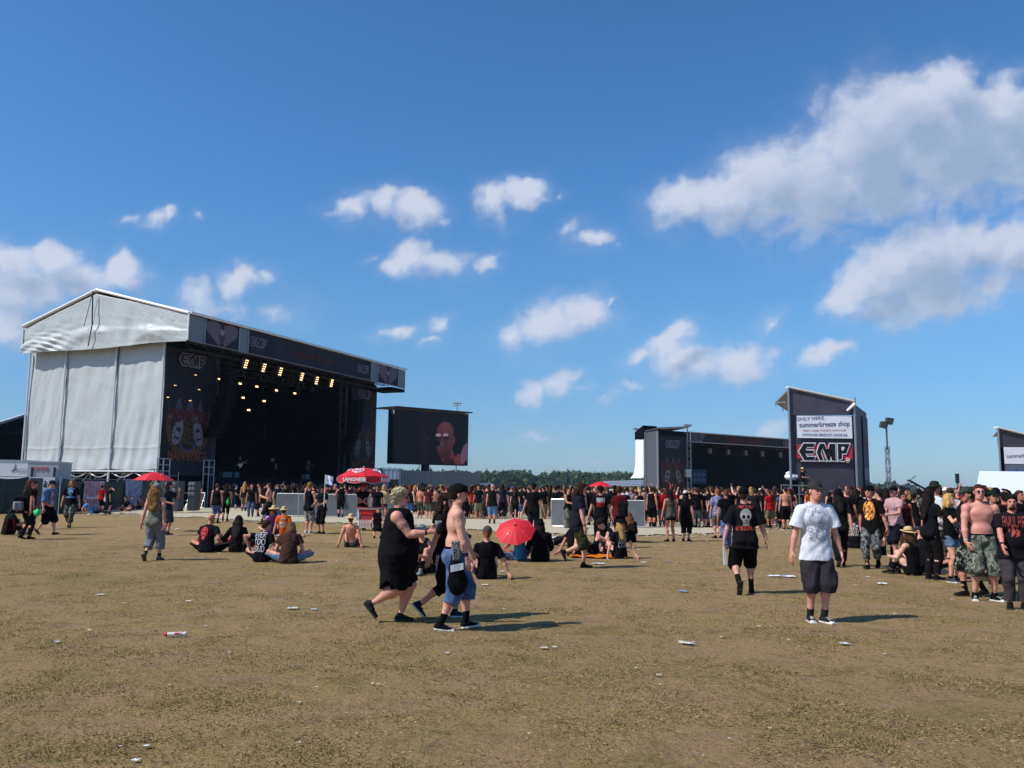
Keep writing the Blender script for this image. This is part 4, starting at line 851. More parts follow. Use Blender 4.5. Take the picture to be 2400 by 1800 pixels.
    for dx in (-.07, -.02, .03, .08): m.bar((c[0]+dx, c[1]-.03, c[2]-.06), (c[0]+dx, c[1]-.03, c[2]+(.12 if abs(dx) > .05 else .02)), .035)
    m.build('hand_mark', [WHITEP], bn)
delay_tower()
def right_tower():
    d = 68; a = P(2346, 1150, d)[0]; zt = P(2346, 1003, d)[2]; b = a+4.4; t = wthing('delay_tower', 'grey tower with white banner cut off at the right edge', 'tower', (a, d, 0)); z1 = P(2350, 1048, d)[2]
    MB().prism([(a, d, z1), (b, d, z1), (b, d, zt-1.1), (a, d, zt-.05)], (0, .1, 0)).build('gable_cloth', [SLATE], t)
    MB().box((a+.1, d+.06, 0), (b, d+.2, z1)).build('front_cloth', [NAVY], t)
    MB().prism([(a-.05, d-.2, zt), (b, d-.2, zt-1.05), (b, d-.2, zt-.95), (a-.05, d-.2, zt+.1)], (0, .6, 0)).build('roof', [WHITE], t)
    MB().bar((a, d-.1, 0), (a, d-.1, zt), .15).build('post', [METAL], t)
    rf, lf, lb = P(2346, 1003, d), P(2326, 1024, d), P(2345, 1023, 74); MB().prism([rf, lf, lb], (0, 0, .06)).build('awning', [flat_mat('awning_cloth', (.52, .50, .48), .6, var=.06)], t)
    x0 = P(2352, 1060, d)[0]; z0, z2 = P(2352, 1087, d)[2], P(2352, 1048, d)[2]
    bn = art_grid('white_banner', (x0, d-.05, z0), (3.6, 0, 0), (0, 0, z2-z0), 30, 20, lambda u, v: np.zeros(u.shape+(3,))+np.array([.86, .87, .92]), ART, t)
    put_text('lettering', 'summerbreeze shop', .45, flat_mat('violet_print', (.10, .08, .14), .7), (x0+1.8, d-.062, (z0+z2)/2), (1, 0, .04), (0, -1, 0), bn, sx=.86)
    def spl(u, v): th = np.arctan2(v-.1, u-.25); r_ = np.hypot(u-.25, (v-.1)*.5); return mixc(np.zeros(u.shape+(3,))+np.array([.13, .14, .20]), r_ < .16+.08*np.sin(th*13), (.02, .10, .38))
    art_grid('blue_banner', (x0, d-.05, z0-.75), (3.6, 0, 0), (0, 0, .7), 50, 20, spl, ART, t)
right_tower()
def light_mast():
    d = 70; q = P(2077, 992, d); g = np.array([q[0], d, 0]); t = wthing('light_mast', 'tall slim lattice mast with two floodlights right of the dark tower', 'light mast', g); top = np.array([q[0], d, q[2]])
    MB().truss(g, g+[0, 0, q[2]*.74], .26, up=(0, 1, 0), chord=.06, step=.7).build('lattice', [flat_mat('mast_grey', (.10, .12, .15), .5, .3)], t); MB().bar(g+[0, 0, q[2]*.7], top, .16).build('pole', [flat_mat('mast_grey', (.10, .12, .15), .5, .3)], t)
    for dx, dz in ((-.22, -.12), (.24, .20)): c = top+[dx, 0, dz]; m = MB(); m.prism([c+[-.32, -.2, -.2], c+[.2, -.2, -.32], c+[.36, -.2, .18], c+[-.2, -.2, .28]], (0, .4, 0)); m.build('floodlight', [flat_mat('lamp_olive', (.05, .05, .035), .5)], t)
light_mast()
def jib():
    d = 60; a, b = P(2126, 1129, d), P(2180, 1158, d); t = wthing('camera_crane', 'dark camera crane arm rising above the right crowd', 'camera crane', (b[0], d, 0)); MB().truss(a, b, .3, chord=.07, step=.4).build('arm', [BLACKM], t)
    MB().box((a[0]-.25, d-.2, a[2]-.55), (a[0]+.5, d+.2, a[2]-.2)).build('camera_head', [ALU], t); MB().bar(a+[.2, 0, .1], P(2146, 1115, d), .05).build('cable', [BLACKM], t); MB().bar((b[0], d, 0), b, .25).build('column', [BLACKM], t)
jib()
def marquee():
    a = P(2296, 1104, 34); b = P(2283, 1166, 30); t = wthing('marquee', 'white sloping marquee roof behind the people at the right edge', 'tent', (b[0], 30, 0)); w = 9
    rf = MB().prism([b, b+[w, 0, 0], a+[w, 0, 0], a], (0, 0, -.08)).build('tent_roof', [WHITE], t); m = MB()
    for q in (b+[.1, .1, 0], b+[4, .1, 0], b+[w, .1, 0]): m.bar((q[0], q[1], 0), q, .08)
    m.pieces('tent_pole', [METAL], t)
marquee()
def small_tent(x0, x1, yt, yb, d, col, label):
    a, b, c = P(x0, yb, d), P(x1, yb, d), P((x0+x1)/2, yt, d); t = wthing('pavilion', label, 'tent', (c[0], d, 0)); w = b[0]-a[0]; m = MB(); ap = np.array([c[0], d+w/2, c[2]]); cs = [a, b, b+[0, w, 0], a+[0, w, 0]]
    m.add([ap]+cs, [(0, 1, 2), (0, 2, 3), (0, 3, 4), (0, 4, 1)]); m.build('tent_roof', [flat_mat('tent_'+str(round(col[0], 2)), col, .6)], t); m = MB()
    for q in cs: m.bar((q[0], q[1], 0), q, .08)
    m.pieces('tent_pole', [METAL], t)
small_tent(2107, 2128, 1137, 1150, 60, (.16, .012, .02), 'dark red pointed pavilion left of the camera crane')
small_tent(2240, 2296, 1139, 1152, 45, (.03, .022, .035), 'dark low pavilion left of the white marquee')
def tube_mast():
    q = P(2243, 1110, 90); t = wthing('antenna_mast', 'short far mast left of the white marquee', 'mast', (q[0], 90, 0)); MB().bar((q[0], 90, 0), q, .25).build('pole', [ALU], t); MB().bar(q, q-[0, 0, 1], .45).build('lamp_head', [BLACKM], t)
tube_mast()
def white_dome():
    q = P(2222, 1157, 28); t = wthing('satellite_dish', 'white round dish behind the man in the green hat', 'dish', (q[0], 28, 0)); MB().sphere((q[0], 28, q[2]), (.24, .12, .22), 18).build('dish', [WHITE], t, smooth=True); MB().bar((q[0], 28.1, 0), (q[0], 28.1, q[2]), .08).build('pole', [METAL], t)
white_dome()
def far_van():
    d = 85; a, b = P(1126, 1132, d), P(1160, 1160, d); t = wthing('van', 'white van roof behind the crowd right of the grey container', 'van', (a[0], d, 0)); H = a[2]; L = 5.0
    m = MB(); pr = [(0, .4), (L, .4), (L, .9), (L-.5, 1.15), (L-1.3, H-.15), (L-2.2, H), (.15, H), (0, H-.3)]; m.prism([(a[0]+x*.34+0, d, z) for x, z in pr], (0, 5, 0)); m.build('body', [WHITE], t)
    MB().box((a[0]+.3, d-.03, H-.75), (a[0]+1.3, d-.005, H-.3)).build('window', [LENS], t)
    for x in (.35, 1.35): MB().bar((a[0]+x, d-.05, .35), (a[0]+x, d+.2, .35), .66, 14).build('wheel', [BLACKM], t)
far_van()
def riser_platform():
    """platform rails in front of the tower"""
    for (x0, x1, y, d, lab) in ((1831, 1893, 1137, 54, 'metal railing of the camera platform beside the tower'), (1945, 2160, 1151, 53, 'long thin railing crossing in front of the dark tower foot')):
        a, b = P(x0, y, d), P(x1, y+1.5, d); t = wthing('railing', lab, 'railing', (a[0], d, 0)); m = MB().bar(a, b, .07); m.bar(a-[0, 0, .55], b-[0, 0, .55], .05); m.build('rail', [METAL], t)
        for k in np.linspace(0, 1, 4 if x1-x0 < 100 else 8): q = a+(b-a)*k; MB().bar((q[0], q[1], 0), q, .06).build('post', [METAL], t)
    a, b = P(1833, 1150, 55.2), P(1900, 1150, 55.2); t = wthing('platform', 'dark camera platform at the foot of the tower', 'platform', (a[0], 55.2, 0)); MB().box((a[0], 54.2, 1.3), (b[0], 56.5, 1.45)).build('deck', [BLK], t); m = MB()
    for x in np.linspace(a[0]+.1, b[0]-.1, 3): m.bar((x, 54.4, 0), (x, 54.4, 1.3), .09)
    m.pieces('leg', [METAL], t)
riser_platform()
# ================================================================== FIGURES: implicit bodies turned into one continuous surface
def v3(*a): return np.array(a, dtype=float)
def unit(a): a = np.asarray(a, float); return a/(np.linalg.norm(a)+1e-12)
def rotm(yaw=0, pitch=0, roll=0):
    """columns: side(+X = person's left), back(+Y), up. pitch > 0 leans forward (towards -Y)"""
    return np.array(Matrix.Rotation(R(yaw), 3, 'Z') @ Matrix.Rotation(R(pitch), 3, 'X') @ Matrix.Rotation(R(roll), 3, 'Y'))
class Sdf:
    """list of primitives blended by smooth minimum on a voxel grid"""
    def __init__(s): s.p = []
    def cone(s, a, b, ra, rb, k=.02, flat=None, cuts=(), sub=False):
        s.p.append(('c', np.asarray(a, float), np.asarray(b, float), ra, rb, k, flat, cuts, sub)); return s
    def ell(s, c, r, Rm=None, k=.02, cuts=(), sub=False):
        s.p.append(('e', np.asarray(c, float), np.asarray(r, float), np.eye(3) if Rm is None else Rm, 0, k, None, cuts, sub)); return s
    def box(s, c, r, Rm=None, rd=.02, k=.01, cuts=(), sub=False):
        s.p.append(('b', np.asarray(c, float), np.asarray(r, float), np.eye(3) if Rm is None else Rm, rd, k, None, cuts, sub)); return s
    def bounds(s):
        lo = np.full(3, 1e9); hi = -lo
        for p in s.p:
            if p[8]: continue
            l, h = s._bb(p); lo = np.minimum(lo, l); hi = np.maximum(hi, h)
        return lo, hi
    def _bb(s, p):
        if p[0] == 'c': r = max(p[3], p[4])*1.02; return np.minimum(p[1], p[2])-r, np.maximum(p[1], p[2])+r
        e = np.abs(p[3]) @ p[2]; return p[1]-e, p[1]+e
    def mesh(s, cell, cuts=(), smooth=1):
        lo, hi = s.bounds(); lo = lo-cell*2.5; hi = hi+cell*2.5; n = np.ceil((hi-lo)/cell).astype(int)+1
        F = np.full(n, 1.0, np.float32); ax = [lo[i]+cell*np.arange(n[i]) for i in range(3)]
        for p in s.p:
            l, h = s._bb(p); k = p[5]; m = k*1.2+cell*2
            i0 = np.maximum(0, np.floor((l-m-lo)/cell).astype(int)); i1 = np.minimum(n, np.ceil((h+m-lo)/cell).astype(int)+1)
            if (i1 <= i0).any(): continue
            X = ax[0][i0[0]:i1[0], None, None]; Y = ax[1][None, i0[1]:i1[1], None]; Z = ax[2][None, None, i0[2]:i1[2]]
            if p[0] == 'c':
                a, b = p[1], p[2]; ba = b-a; L2 = ba@ba+1e-12; t = np.clip(((X-a[0])*ba[0]+(Y-a[1])*ba[1]+(Z-a[2])*ba[2])/L2, 0, 1)
                dx, dy, dz = X-a[0]-t*ba[0], Y-a[1]-t*ba[1], Z-a[2]-t*ba[2]
                if p[6] is not None:       # flattened along a direction: (dir, factor)
                    fd, ff = p[6]; c = dx*fd[0]+dy*fd[1]+dz*fd[2]; q = (1/ff**2-1); d = np.sqrt(np.maximum(dx*dx+dy*dy+dz*dz+q*c*c, 0))
                else: d = np.sqrt(dx*dx+dy*dy+dz*dz)
                d = d-(p[3]+(p[4]-p[3])*t)
            else:
                Rm = p[3]; x, y, z = X-p[1][0], Y-p[1][1], Z-p[1][2]; q = [x*Rm[0, i]+y*Rm[1, i]+z*Rm[2, i] for i in range(3)]
                if p[0] == 'e':
                    r = p[2]; k0 = np.sqrt(sum((q[i]/r[i])**2 for i in range(3))); k1 = np.sqrt(sum((q[i]/r[i]**2)**2 for i in range(3)))+1e-9; d = k0*(k0-1)/k1
                else:
                    r = p[2]; rd = p[4]; w = [np.abs(q[i])-(r[i]-rd) for i in range(3)]; d = np.sqrt(sum(np.maximum(w[i], 0)**2 for i in range(3)))+np.minimum(np.maximum(np.maximum(w[0], w[1]), w[2]), 0)-rd
            for (co, cn) in p[7]: d = np.maximum(d, (X-co[0])*cn[0]+(Y-co[1])*cn[1]+(Z-co[2])*cn[2])
            S = F[i0[0]:i1[0], i0[1]:i1[1], i0[2]:i1[2]]
            if p[8]:
                hh = np.maximum(k-np.abs(-d-S), 0)/max(k, 1e-6); F[i0[0]:i1[0], i0[1]:i1[1], i0[2]:i1[2]] = np.maximum(S, -d)+hh*hh*k*.25
            else:
                hh = np.maximum(k-np.abs(d-S), 0)/max(k, 1e-6); F[i0[0]:i1[0], i0[1]:i1[1], i0[2]:i1[2]] = np.minimum(S, d)-hh*hh*k*.25
        for (co, cn) in cuts:
            F = np.maximum(F, ((ax[0][:, None, None]-co[0])*cn[0]+(ax[1][None, :, None]-co[1])*cn[1]+(ax[2][None, None, :]-co[2])*cn[2]).astype(np.float32))
        return nets(F, lo, cell)
def nets(F, lo, cell):
    I = F < 0; c = np.zeros(tuple(d-1 for d in F.shape), np.int8)
    for dx in (0, 1):
        for dy in (0, 1):
            for dz in (0, 1): c += I[dx:I.shape[0]-1+dx, dy:I.shape[1]-1+dy, dz:I.shape[2]-1+dz]
    act = np.argwhere((c > 0) & (c < 8))
    if len(act) == 0: return np.zeros((0, 3)), np.zeros((0, 4), int)
    vid = np.full(c.shape, -1, np.int32); vid[act[:, 0], act[:, 1], act[:, 2]] = np.arange(len(act))
    val = {}
    for dx in (0, 1):
        for dy in (0, 1):
            for dz in (0, 1): val[(dx, dy, dz)] = F[act[:, 0]+dx, act[:, 1]+dy, act[:, 2]+dz]
    sm = np.zeros((len(act), 3)); ct = np.zeros(len(act))
    for a in val:
        for k in range(3):
            if a[k] == 0:
                b = list(a); b[k] = 1; b = tuple(b); fa, fb = val[a], val[b]; x = (fa < 0) != (fb < 0); t = np.where(x, fa/(fa-fb+1e-12), 0)
                p = np.zeros((len(act), 3)); p += np.array(a); p[:, k] += t; sm += p*x[:, None]; ct += x
    V = lo+(act+sm/np.maximum(ct, 1)[:, None])*cell; Q = []
    for k in range(3):
        u, v = (k+1) % 3, (k+2) % 3; A = np.moveaxis(I, (k, u, v), (0, 1, 2)); vd = np.moveaxis(vid, (k, u, v), (0, 1, 2))
        e0, e1 = A[:-1, 1:-1, 1:-1], A[1:, 1:-1, 1:-1]
        for flip, m in ((False, e0 & ~e1), (True, ~e0 & e1)):
            ix = np.argwhere(m); 
            if len(ix) == 0: continue
            i, j, l = ix[:, 0], ix[:, 1]+1, ix[:, 2]+1; q = np.stack([vd[i, j-1, l-1], vd[i, j, l-1], vd[i, j, l], vd[i, j-1, l]], -1)
            Q.append(q[:, ::-1] if flip else q)
    Q = np.concatenate(Q); Q = Q[(Q >= 0).all(1)]; return V, Q
def ik(a, t, l1, l2, pole):
    a, t = np.asarray(a, float), np.asarray(t, float); d = t-a; L = np.linalg.norm(d); L2 = min(L, (l1+l2)*.999); d = d/L; t = a+d*L2
    x = (l1*l1-l2*l2+L2*L2)/(2*L2); h = math.sqrt(max(l1*l1-x*x, 0)); p = np.asarray(pole, float); p = p-d*(p@d); p = unit(p); return a+d*x+p*h, t
def skeleton(q):
    """joint positions in metres for a 1.8 m person facing -Y"""
    J = {}; g = q.get('g', 1.0); pz = q.get('pz', .94); pel = v3(q.get('px', 0), q.get('py', 0), pz); J['pel'] = pel
    Rp = rotm(q.get('pyaw', 0), q.get('ppitch', 0), q.get('proll', 0)); Rc = rotm(q.get('twist', 0)+q.get('pyaw', 0), q.get('lean', 2), q.get('side', 0)); J['Rp'], J['Rc'] = Rp, Rc
    mid = pel+Rp@v3(0, .0, .16); J['mid'] = mid; J['chest'] = mid+Rc@v3(0, 0, .22); nb = mid+Rc@v3(0, .01, .41); J['nb'] = nb
    Rh = rotm(q.get('hyaw', 0)+q.get('twist', 0)+q.get('pyaw', 0), q.get('hpitch', 0)+q.get('lean', 2)*.35, q.get('hroll', 0)); J['Rh'] = Rh
    nk = q.get('neck', .052); J['head'] = nb+(unit(Rc[:, 2]*.6+Rh[:, 2]*.4))*nk+Rh@v3(0, -.015, .115); sw = q.get('sw', .18)*(1+(g-1)*.35)
    for s, n in ((1, 'l'), (-1, 'r')):
        sh = mid+Rc@v3(s*sw, 0, .322+q.get(n+'shrug', 0)); J[n+'sh'] = sh
        hd = q.get(n+'h', (s*.27, -.03, .86)); hd = np.asarray(hd, float) if not callable(hd) else hd(J)
        J[n+'el'], J[n+'wr'] = ik(sh, hd, .285, .25, q.get(n+'ep', (s*.5, 1, -.2)))
        hp = pel+Rp@v3(s*.09*(1+(g-1)*.4), 0, -.03); J[n+'hip'] = hp; a = np.asarray(q.get(n+'a', (s*.10, .0, .085)), float)
        J[n+'kn'], J[n+'an'] = ik(hp, a, .43, .415, q.get(n+'kp', (s*.12, -1, 0))); fy, fp = q.get(n+'f', (s*12, 0))[:2]; fr = q.get(n+'f', (0, 0)); J[n+'Rf'] = rotm(fy, fp, fr[2] if len(fr) > 2 else 0)
    return J
def hand(S, J, n, q, k=.006):
    s = 1 if n == 'l' else -1; w, e = J[n+'wr'], J[n+'el']; d = unit(w-e); hd = q.get(n+'hd'); 
    if hd is not None: d = unit(np.asarray(hd, float))
    pn = np.asarray(q.get(n+'pn', (-s, .15, 0)), float); pn = unit(pn-d*(pn@d)); sd = np.cross(d, pn)*(-s)   # palm normal, thumb side
    if sd@v3(0, -1, 0) < 0 and n+'pn' not in q: sd = -sd
    Rm = np.stack([sd, pn, d], 1); S.cone(w-d*.02, w+d*.03, .023, .026, .02, flat=(pn, .72)); S.ell(w+d*.06, (.037, .017, .048), Rm, .015)
    curl = q.get(n+'curl', .62); fr = q.get('fr', .0085)
    for i in range(4):
        o = (i-1.5); b = w+d*(.096-.004*abs(o))+sd*(-o*.0182); L = (.031, .040, .043, .037)[i]; dd = unit(d-sd*o*.05+pn*curl*.5); p = b
        for j in range(3):
            e2 = p+dd*L*(1, .72, .6)[j]; S.cone(p, e2, fr*(1, .93, .86)[j], fr*(.93, .86, .78)[j], .004); p = e2; dd = unit(dd+(pn*(.75+.15*j)-d*.25*j)*curl)
    b = w+d*.03+sd*.03; t1 = b+unit(d*.75+sd*.75+pn*.4)*.042; t2 = t1+unit(d*1+sd*.2+pn*.55)*.032; S.cone(b, t1, .015, .0115, .012); S.cone(t1, t2, .0108, .009, .004)
def body_sdf(J, q):
    S = Sdf(); g = q.get('g', 1.0); bl = q.get('belly', 0.0); f = q.get('fem', 0); Rp, Rc = J['Rp'], J['Rc']; ga = 1+(g-1)*.8; ch, mid, pel = J['chest'], J['mid'], J['pel']
    S.ell(pel+Rp@v3(0, .005, .0), (.168*(1+.06*f)*g, .112*ga, .13), Rp, .03)
    for s in (1, -1): S.ell(pel+Rp@v3(s*.075, .055, -.045), (.088*g, .085*g, .095), Rp, .03)
    S.ell(mid+Rp@v3(0, -.012-bl*.5, -.02), ((.142-.012*f)*g, (.098+bl)*ga, .15), Rp*.5+Rc*.5 if False else Rc, .05)
    if bl: S.ell(mid+Rc@v3(0, -.05-bl, -.05), (.12*g, .06+bl, .12), Rc, .05)
    S.ell(ch+Rc@v3(0, .005, .0), ((.162-.012*f)*g, .105*ga, .19), Rc, .05)
    S.ell(ch+Rc@v3(0, .03, .09), ((.15-.01*f)*g, .075, .10), Rc, .03)
    for s in (1, -1): S.ell(ch+Rc@v3(s*.075, -.062-.018*f, .035-.02*f), (.075*g, .045+.028*f, .06), Rc, .03)
    for n, s in (('l', 1), ('r', -1)):
        sh, el, wr = J[n+'sh'], J[n+'el'], J[n+'wr']; m = q.get('arm', 1.0)*(.5+.5*g)*(1-.12*f)
        S.cone(J['nb']-Rc[:, 2]*.035+Rc[:, 0]*s*.03, sh+Rc[:, 2]*.004, .047, .043*m, .035); S.ell(sh, (.055*m, .058*m, .060*m), Rc, .025)
        u = sh+(el-sh)*.45; S.cone(sh, u, .050*m, .050*m, .02); S.cone(u, el, .049*m, .036*m, .02)
        fm = el+(wr-el)*.3; S.cone(el, fm, .037*m, .041*m, .01); S.cone(fm, wr, .041*m, .0245, .01)
        if q.get('hands', 1): hand(S, J, n, q)
        else:
            d = unit(wr-el); S.cone(wr, wr+d*.08, .026, .036, .01, flat=(unit(np.cross(d, (0, 1, .01))), .6)); S.cone(wr+d*.08, wr+d*.155, .034, .018, .01)
        hp, kn, an = J[n+'hip'], J[n+'kn'], J[n+'an']; lg = q.get('leg', 1.0)*(.45+.55*g)
        S.cone(hp, hp+(kn-hp)*.5, .090*lg, .076*lg, .03); S.cone(hp+(kn-hp)*.5, kn, .076*lg, .054*lg, .02); S.ell(kn, (.053*lg,)*3, None, .02)
        sv = kn-an; bk = np.cross(unit(sv), J[n+'Rf'][:, 0]); bk = unit(bk) if bk@(unit((kn+0)-(hp+an)/2)) < 0 else -unit(bk)
        cm = an+sv*.68+bk*.018; S.cone(kn, cm, .050*lg, .056*lg, .02); S.cone(cm, an+sv*.25, .056*lg, .036*(.5+.5*lg), .03); S.cone(an+sv*.28, an, .037, .034, .02)
        Rf = J[n+'Rf']; S.cone(an+Rf@v3(0, .03, -.045), an+Rf@v3(0, -.08, -.055), .032, .030, .02); S.cone(an+Rf@v3(0, -.08, -.058), an+Rf@v3(0, -.15, -.064), .033, .022, .02, flat=(Rf[:, 2], .7))
    Rh, hc = J['Rh'], J['head']; nk = .054*(1-.14*f)*(.6+.4*g); S.cone(J['nb']-Rc[:, 2]*.04, hc+Rh@v3(0, .02, -.07), nk*1.06, nk*.94, .025)
    H = lambda *a: hc+Rh@v3(*a)
    S.ell(H(0, .012, .03), (.075, .094, .086), Rh, .02); S.ell(H(0, -.022, -.025), (.062, .068, .083), Rh, .02); S.ell(H(0, -.045, -.085), (.043+.008*(g > 1.1), .043, .034), Rh, .025)
    if g > 1.15: S.ell(H(0, -.02, -.095), (.058, .05, .03), Rh, .02)
    S.cone(H(0, -.088, .012), H(0, -.108, -.024), .009, .014, .008); S.ell(H(0, -.080, .022), (.052, .014, .010), Rh, .01); S.ell(H(0, -.088, -.060), (.024, .010, .013), Rh, .006)
    for s in (1, -1): S.ell(H(s*.076, .008, -.008), (.009, .020, .031), Rh@rotm(0, -8, 0), .006); S.ell(H(s*.030, -.093, .004), (.019, .012, .010), Rh, .006, sub=True)
    return S
def add_mesh(name, V, Q, mats, parent, color, scale, mi=None, loc=None, **kw):
    me = mesh_np(name, V*scale, Q, True, mi); return link(name, me, mats, parent, color=color, **kw)
def colour_faces(V, Q, pts, r):
    c = V[Q].mean(1); m = np.zeros(len(Q), bool)
    for p in pts: m |= np.linalg.norm(c-p, axis=1) < r
    return m
def jitter(V, amp, seed=0, fz=1.0):
    """soft cloth folds"""
    r = np.random.RandomState(seed); o = np.zeros_like(V)
    for k in range(7):
        d = unit(r.randn(3)*[1, 1, .6*fz]); f = (14, 22, 31, 40, 55, 68, 26)[k]; dr = unit(r.randn(3)*[1, 1, .4]); o += dr*np.sin(V@d*f+r.rand()*6+1.5*np.sin(V[:, 2:3].sum(1)*9+k))[:, None]/(1+k*.35)
    return V+o*amp
def limb_pt(J, n, L):
    hp, kn, an = J[n+'hip'], J[n+'kn'], J[n+'an']; return (hp+(kn-hp)*L, unit(kn-hp)) if L <= 1 else (kn+(an-kn)*(L-1), unit(an-kn))
def person(loc, yaw, q, wear, label, h=1.8, cell=.012, skin='#c98f76', name='person', group=None, seed=0, ink=()):
    """top-level skin mesh with clothing and hair as children"""
    J = skeleton(q); sc = h/1.8; g = q.get('g', 1.0); f = q.get('fem', 0); bl = q.get('belly', 0); V, Q = body_sdf(J, q).mesh(cell); Rh, hc = J['Rh'], J['head']; H = lambda *a: hc+Rh@v3(*a)
    mi = np.zeros(len(Q), int); mi[colour_faces(V, Q, [H(.030, -.086, .003), H(-.030, -.086, .003)], .013)] = 1
    c = (V[Q].mean(1)-hc)@Rh; mi[(np.abs(c[:, 0]) < .023) & (np.abs(c[:, 2]+.060) < .006) & (c[:, 1] < -.07)] = 2
    eb = (np.abs(np.abs(c[:, 0])-.032) < .017) & (np.abs(c[:, 2]-.024) < .0055) & (c[:, 1] < -.06); mi[eb] = 1
    me = mesh_np('body', V*sc, Q, True, mi)
    if ink:
        a = me.attributes.new('ink', 'FLOAT', 'POINT'); w = np.zeros(len(V))
        for (jn, t, r) in ink: 
            p = J[jn[0]]+(J[jn[1]]-J[jn[0]])*t; w = np.maximum(w, np.clip(1.6-np.linalg.norm(V-p, axis=1)/r*1.2, 0, 1))
        a.data.foreach_set('value', w.astype(np.float32))
    root = link(name, me, [SKIN, DARK, LIP], label=label, cat='person', group=group, loc=loc, rot=(0, 0, R(yaw)), color=hx(skin))
    out = {'root': root, 'J': J, 'sc': sc, 'parts': {}}
    for w in wear:
        kind, col, o = w[0], w[1], (w[2] if len(w) > 2 else {}); S = Sdf(); e = o.get('ease', .02 if w[0] in ('shirt', 'dress') else .012); mat = CLOTH[o.get('mat', 'plain')]; Rp, Rc = J['Rp'], J['Rc']; pel, mid, ch = J['pel'], J['mid'], J['chest']; cc = hx(col) if col else (.5, .5, .5); ga = 1+(g-1)*.8
        if kind in ('shirt', 'dress'):
            drop = o.get('drop', .06); fl = o.get('flare', 0); nr = o.get('neck', .0)+(.03 if o.get('sleeve', .55) <= .1 else 0)
            S.ell(ch+Rc@v3(0, .005, .0), ((.165-.012*f)*g+e, .108*ga+e, .20), Rc, .04); S.ell(ch+Rc@v3(0, .03, .10), ((.15-.01*f)*g+e, .078+e, .115), Rc, .03)
            for s in (1, -1): S.ell(ch+Rc@v3(s*(.055+.02*f), -.050-.03*f, .015-.0*f), (.085*g+e, .045+.028*f+e, .11-.04*f), Rc, .05)
            S.ell(mid+Rp@v3(0, -.012-bl*.5, -.02), ((.15-.008*f)*g+e, (.103+bl)*ga+e, .17), Rc, .05)
            if bl: S.ell(mid+Rc@v3(0, -.05-bl, -.05), (.12*g+e, .06+bl+e, .13), Rc, .05)
            S.ell(pel+Rp@v3(0, .005, .0), (.172*g+e, .116*ga+e, .15), Rp, .04)
            for s in (1, -1): S.ell(pel+Rp@v3(s*.075, .055, -.045), (.088*g+e, .085*g+e, .095), Rp, .03)
            if kind == 'dress':
                for s in (.0,): S.cone(pel+Rp@v3(0, .0, -.05), pel+Rp@v3(0, 0.0, -drop-.05), (.15*g+e), (.17*g+e+fl), .05, flat=(Rp[:, 1], .74))
            sl = o.get('sleeve', .55)
            for n, s in (('l', 1), ('r', -1)):
                sh, el = J[n+'sh'], J[n+'el']; m = q.get('arm', 1.0)*(.5+.5*g)*(1-.12*f); S.cone(J['nb']-Rc[:, 2]*.035+Rc[:, 0]*s*.05, sh+Rc[:, 2]*.002-Rc[:, 0]*s*(.045 if sl <= 0 else 0), .047+e*.6, .044*m+e*.6, .03)
                if sl > 0:
                    d = unit(el-sh); t = sl if sl <= 1 else 1; pt = sh+(el-sh)*t; fl_ = o.get('sflare', .008); cut = [(pt, d)] if sl <= 1 else []
                    S.cone(sh-d*.01, pt+d*.02, .051*m+e*.8, .050*m+e+fl_, .025, cuts=cut)
                    if sl > 1: pt2 = el+(J[n+'wr']-el)*(sl-1); S.cone(el, pt2, .045*m+e, .036*m+e+.004, .02, cuts=[(pt2, unit(J[n+'wr']-el))])
            cuts = [(pel+Rp@v3(0, 0, -drop-.03), -Rp[:, 2])]
            if kind == 'shirt': S.cone(mid+Rc@v3(0, -bl*.4, .04), pel+Rp@v3(0, -bl*.2, -drop-.06), (.132+bl*.3)*g+e, (.183+bl*.3)*g+e+o.get('hemw', 0), .03, flat=(Rp[:, 1], .72))
            else: S.cone(ch+Rc@v3(0, -.01, .02), pel+Rp@v3(0, -bl*.3, .0), .15*g+e, (.165+bl*.5)*g+e+.01, .04, flat=(Rp[:, 1], .86))
            S.ell(J['nb']+Rc@v3(0, -.012, .045), (.072+nr+.02*(g-1), .078+nr, .062+nr*.9), Rc, .012, sub=True)
            if nr > .02: 
                for s in (1, -1): S.ell(J['nb']+Rc@v3(s*.19*g, -.01, -.06), (.075, .14, .085), Rc, .01, sub=True)
            V, Q = S.mesh(cell*o.get('res', 1), cuts)
            if kind == 'dress' and o.get('points'):
                z = V[:, 2]; k_ = np.clip((pel[2]+.0-z)/.4, 0, 1); a_ = np.arctan2(V[:, 1]-pel[1], V[:, 0]-pel[0]); V[:, 2] -= k_*.17*np.abs(np.sin(a_*2+.6))
        elif kind == 'pants':
            to = o.get('to', 1.1); fl_ = o.get('flare', .01); wz = o.get('waist', .07)
            e0 = min(e, .010); S.ell(pel+Rp@v3(0, .005, -.005), (.170*(1+.06*f)*g+e0, .115*ga+e0, .13), Rp, .03)
            for s in (1, -1): S.ell(pel+Rp@v3(s*.075, .055, -.045), (.088*g+e0, .085*g+e0, .095), Rp, .03)
            S.cone(pel+Rp@v3(0, 0, .02), pel+Rp@v3(0, 0, .10), .135*g+e0, .132*g+e0, .03, flat=(Rp[:, 1], .74))
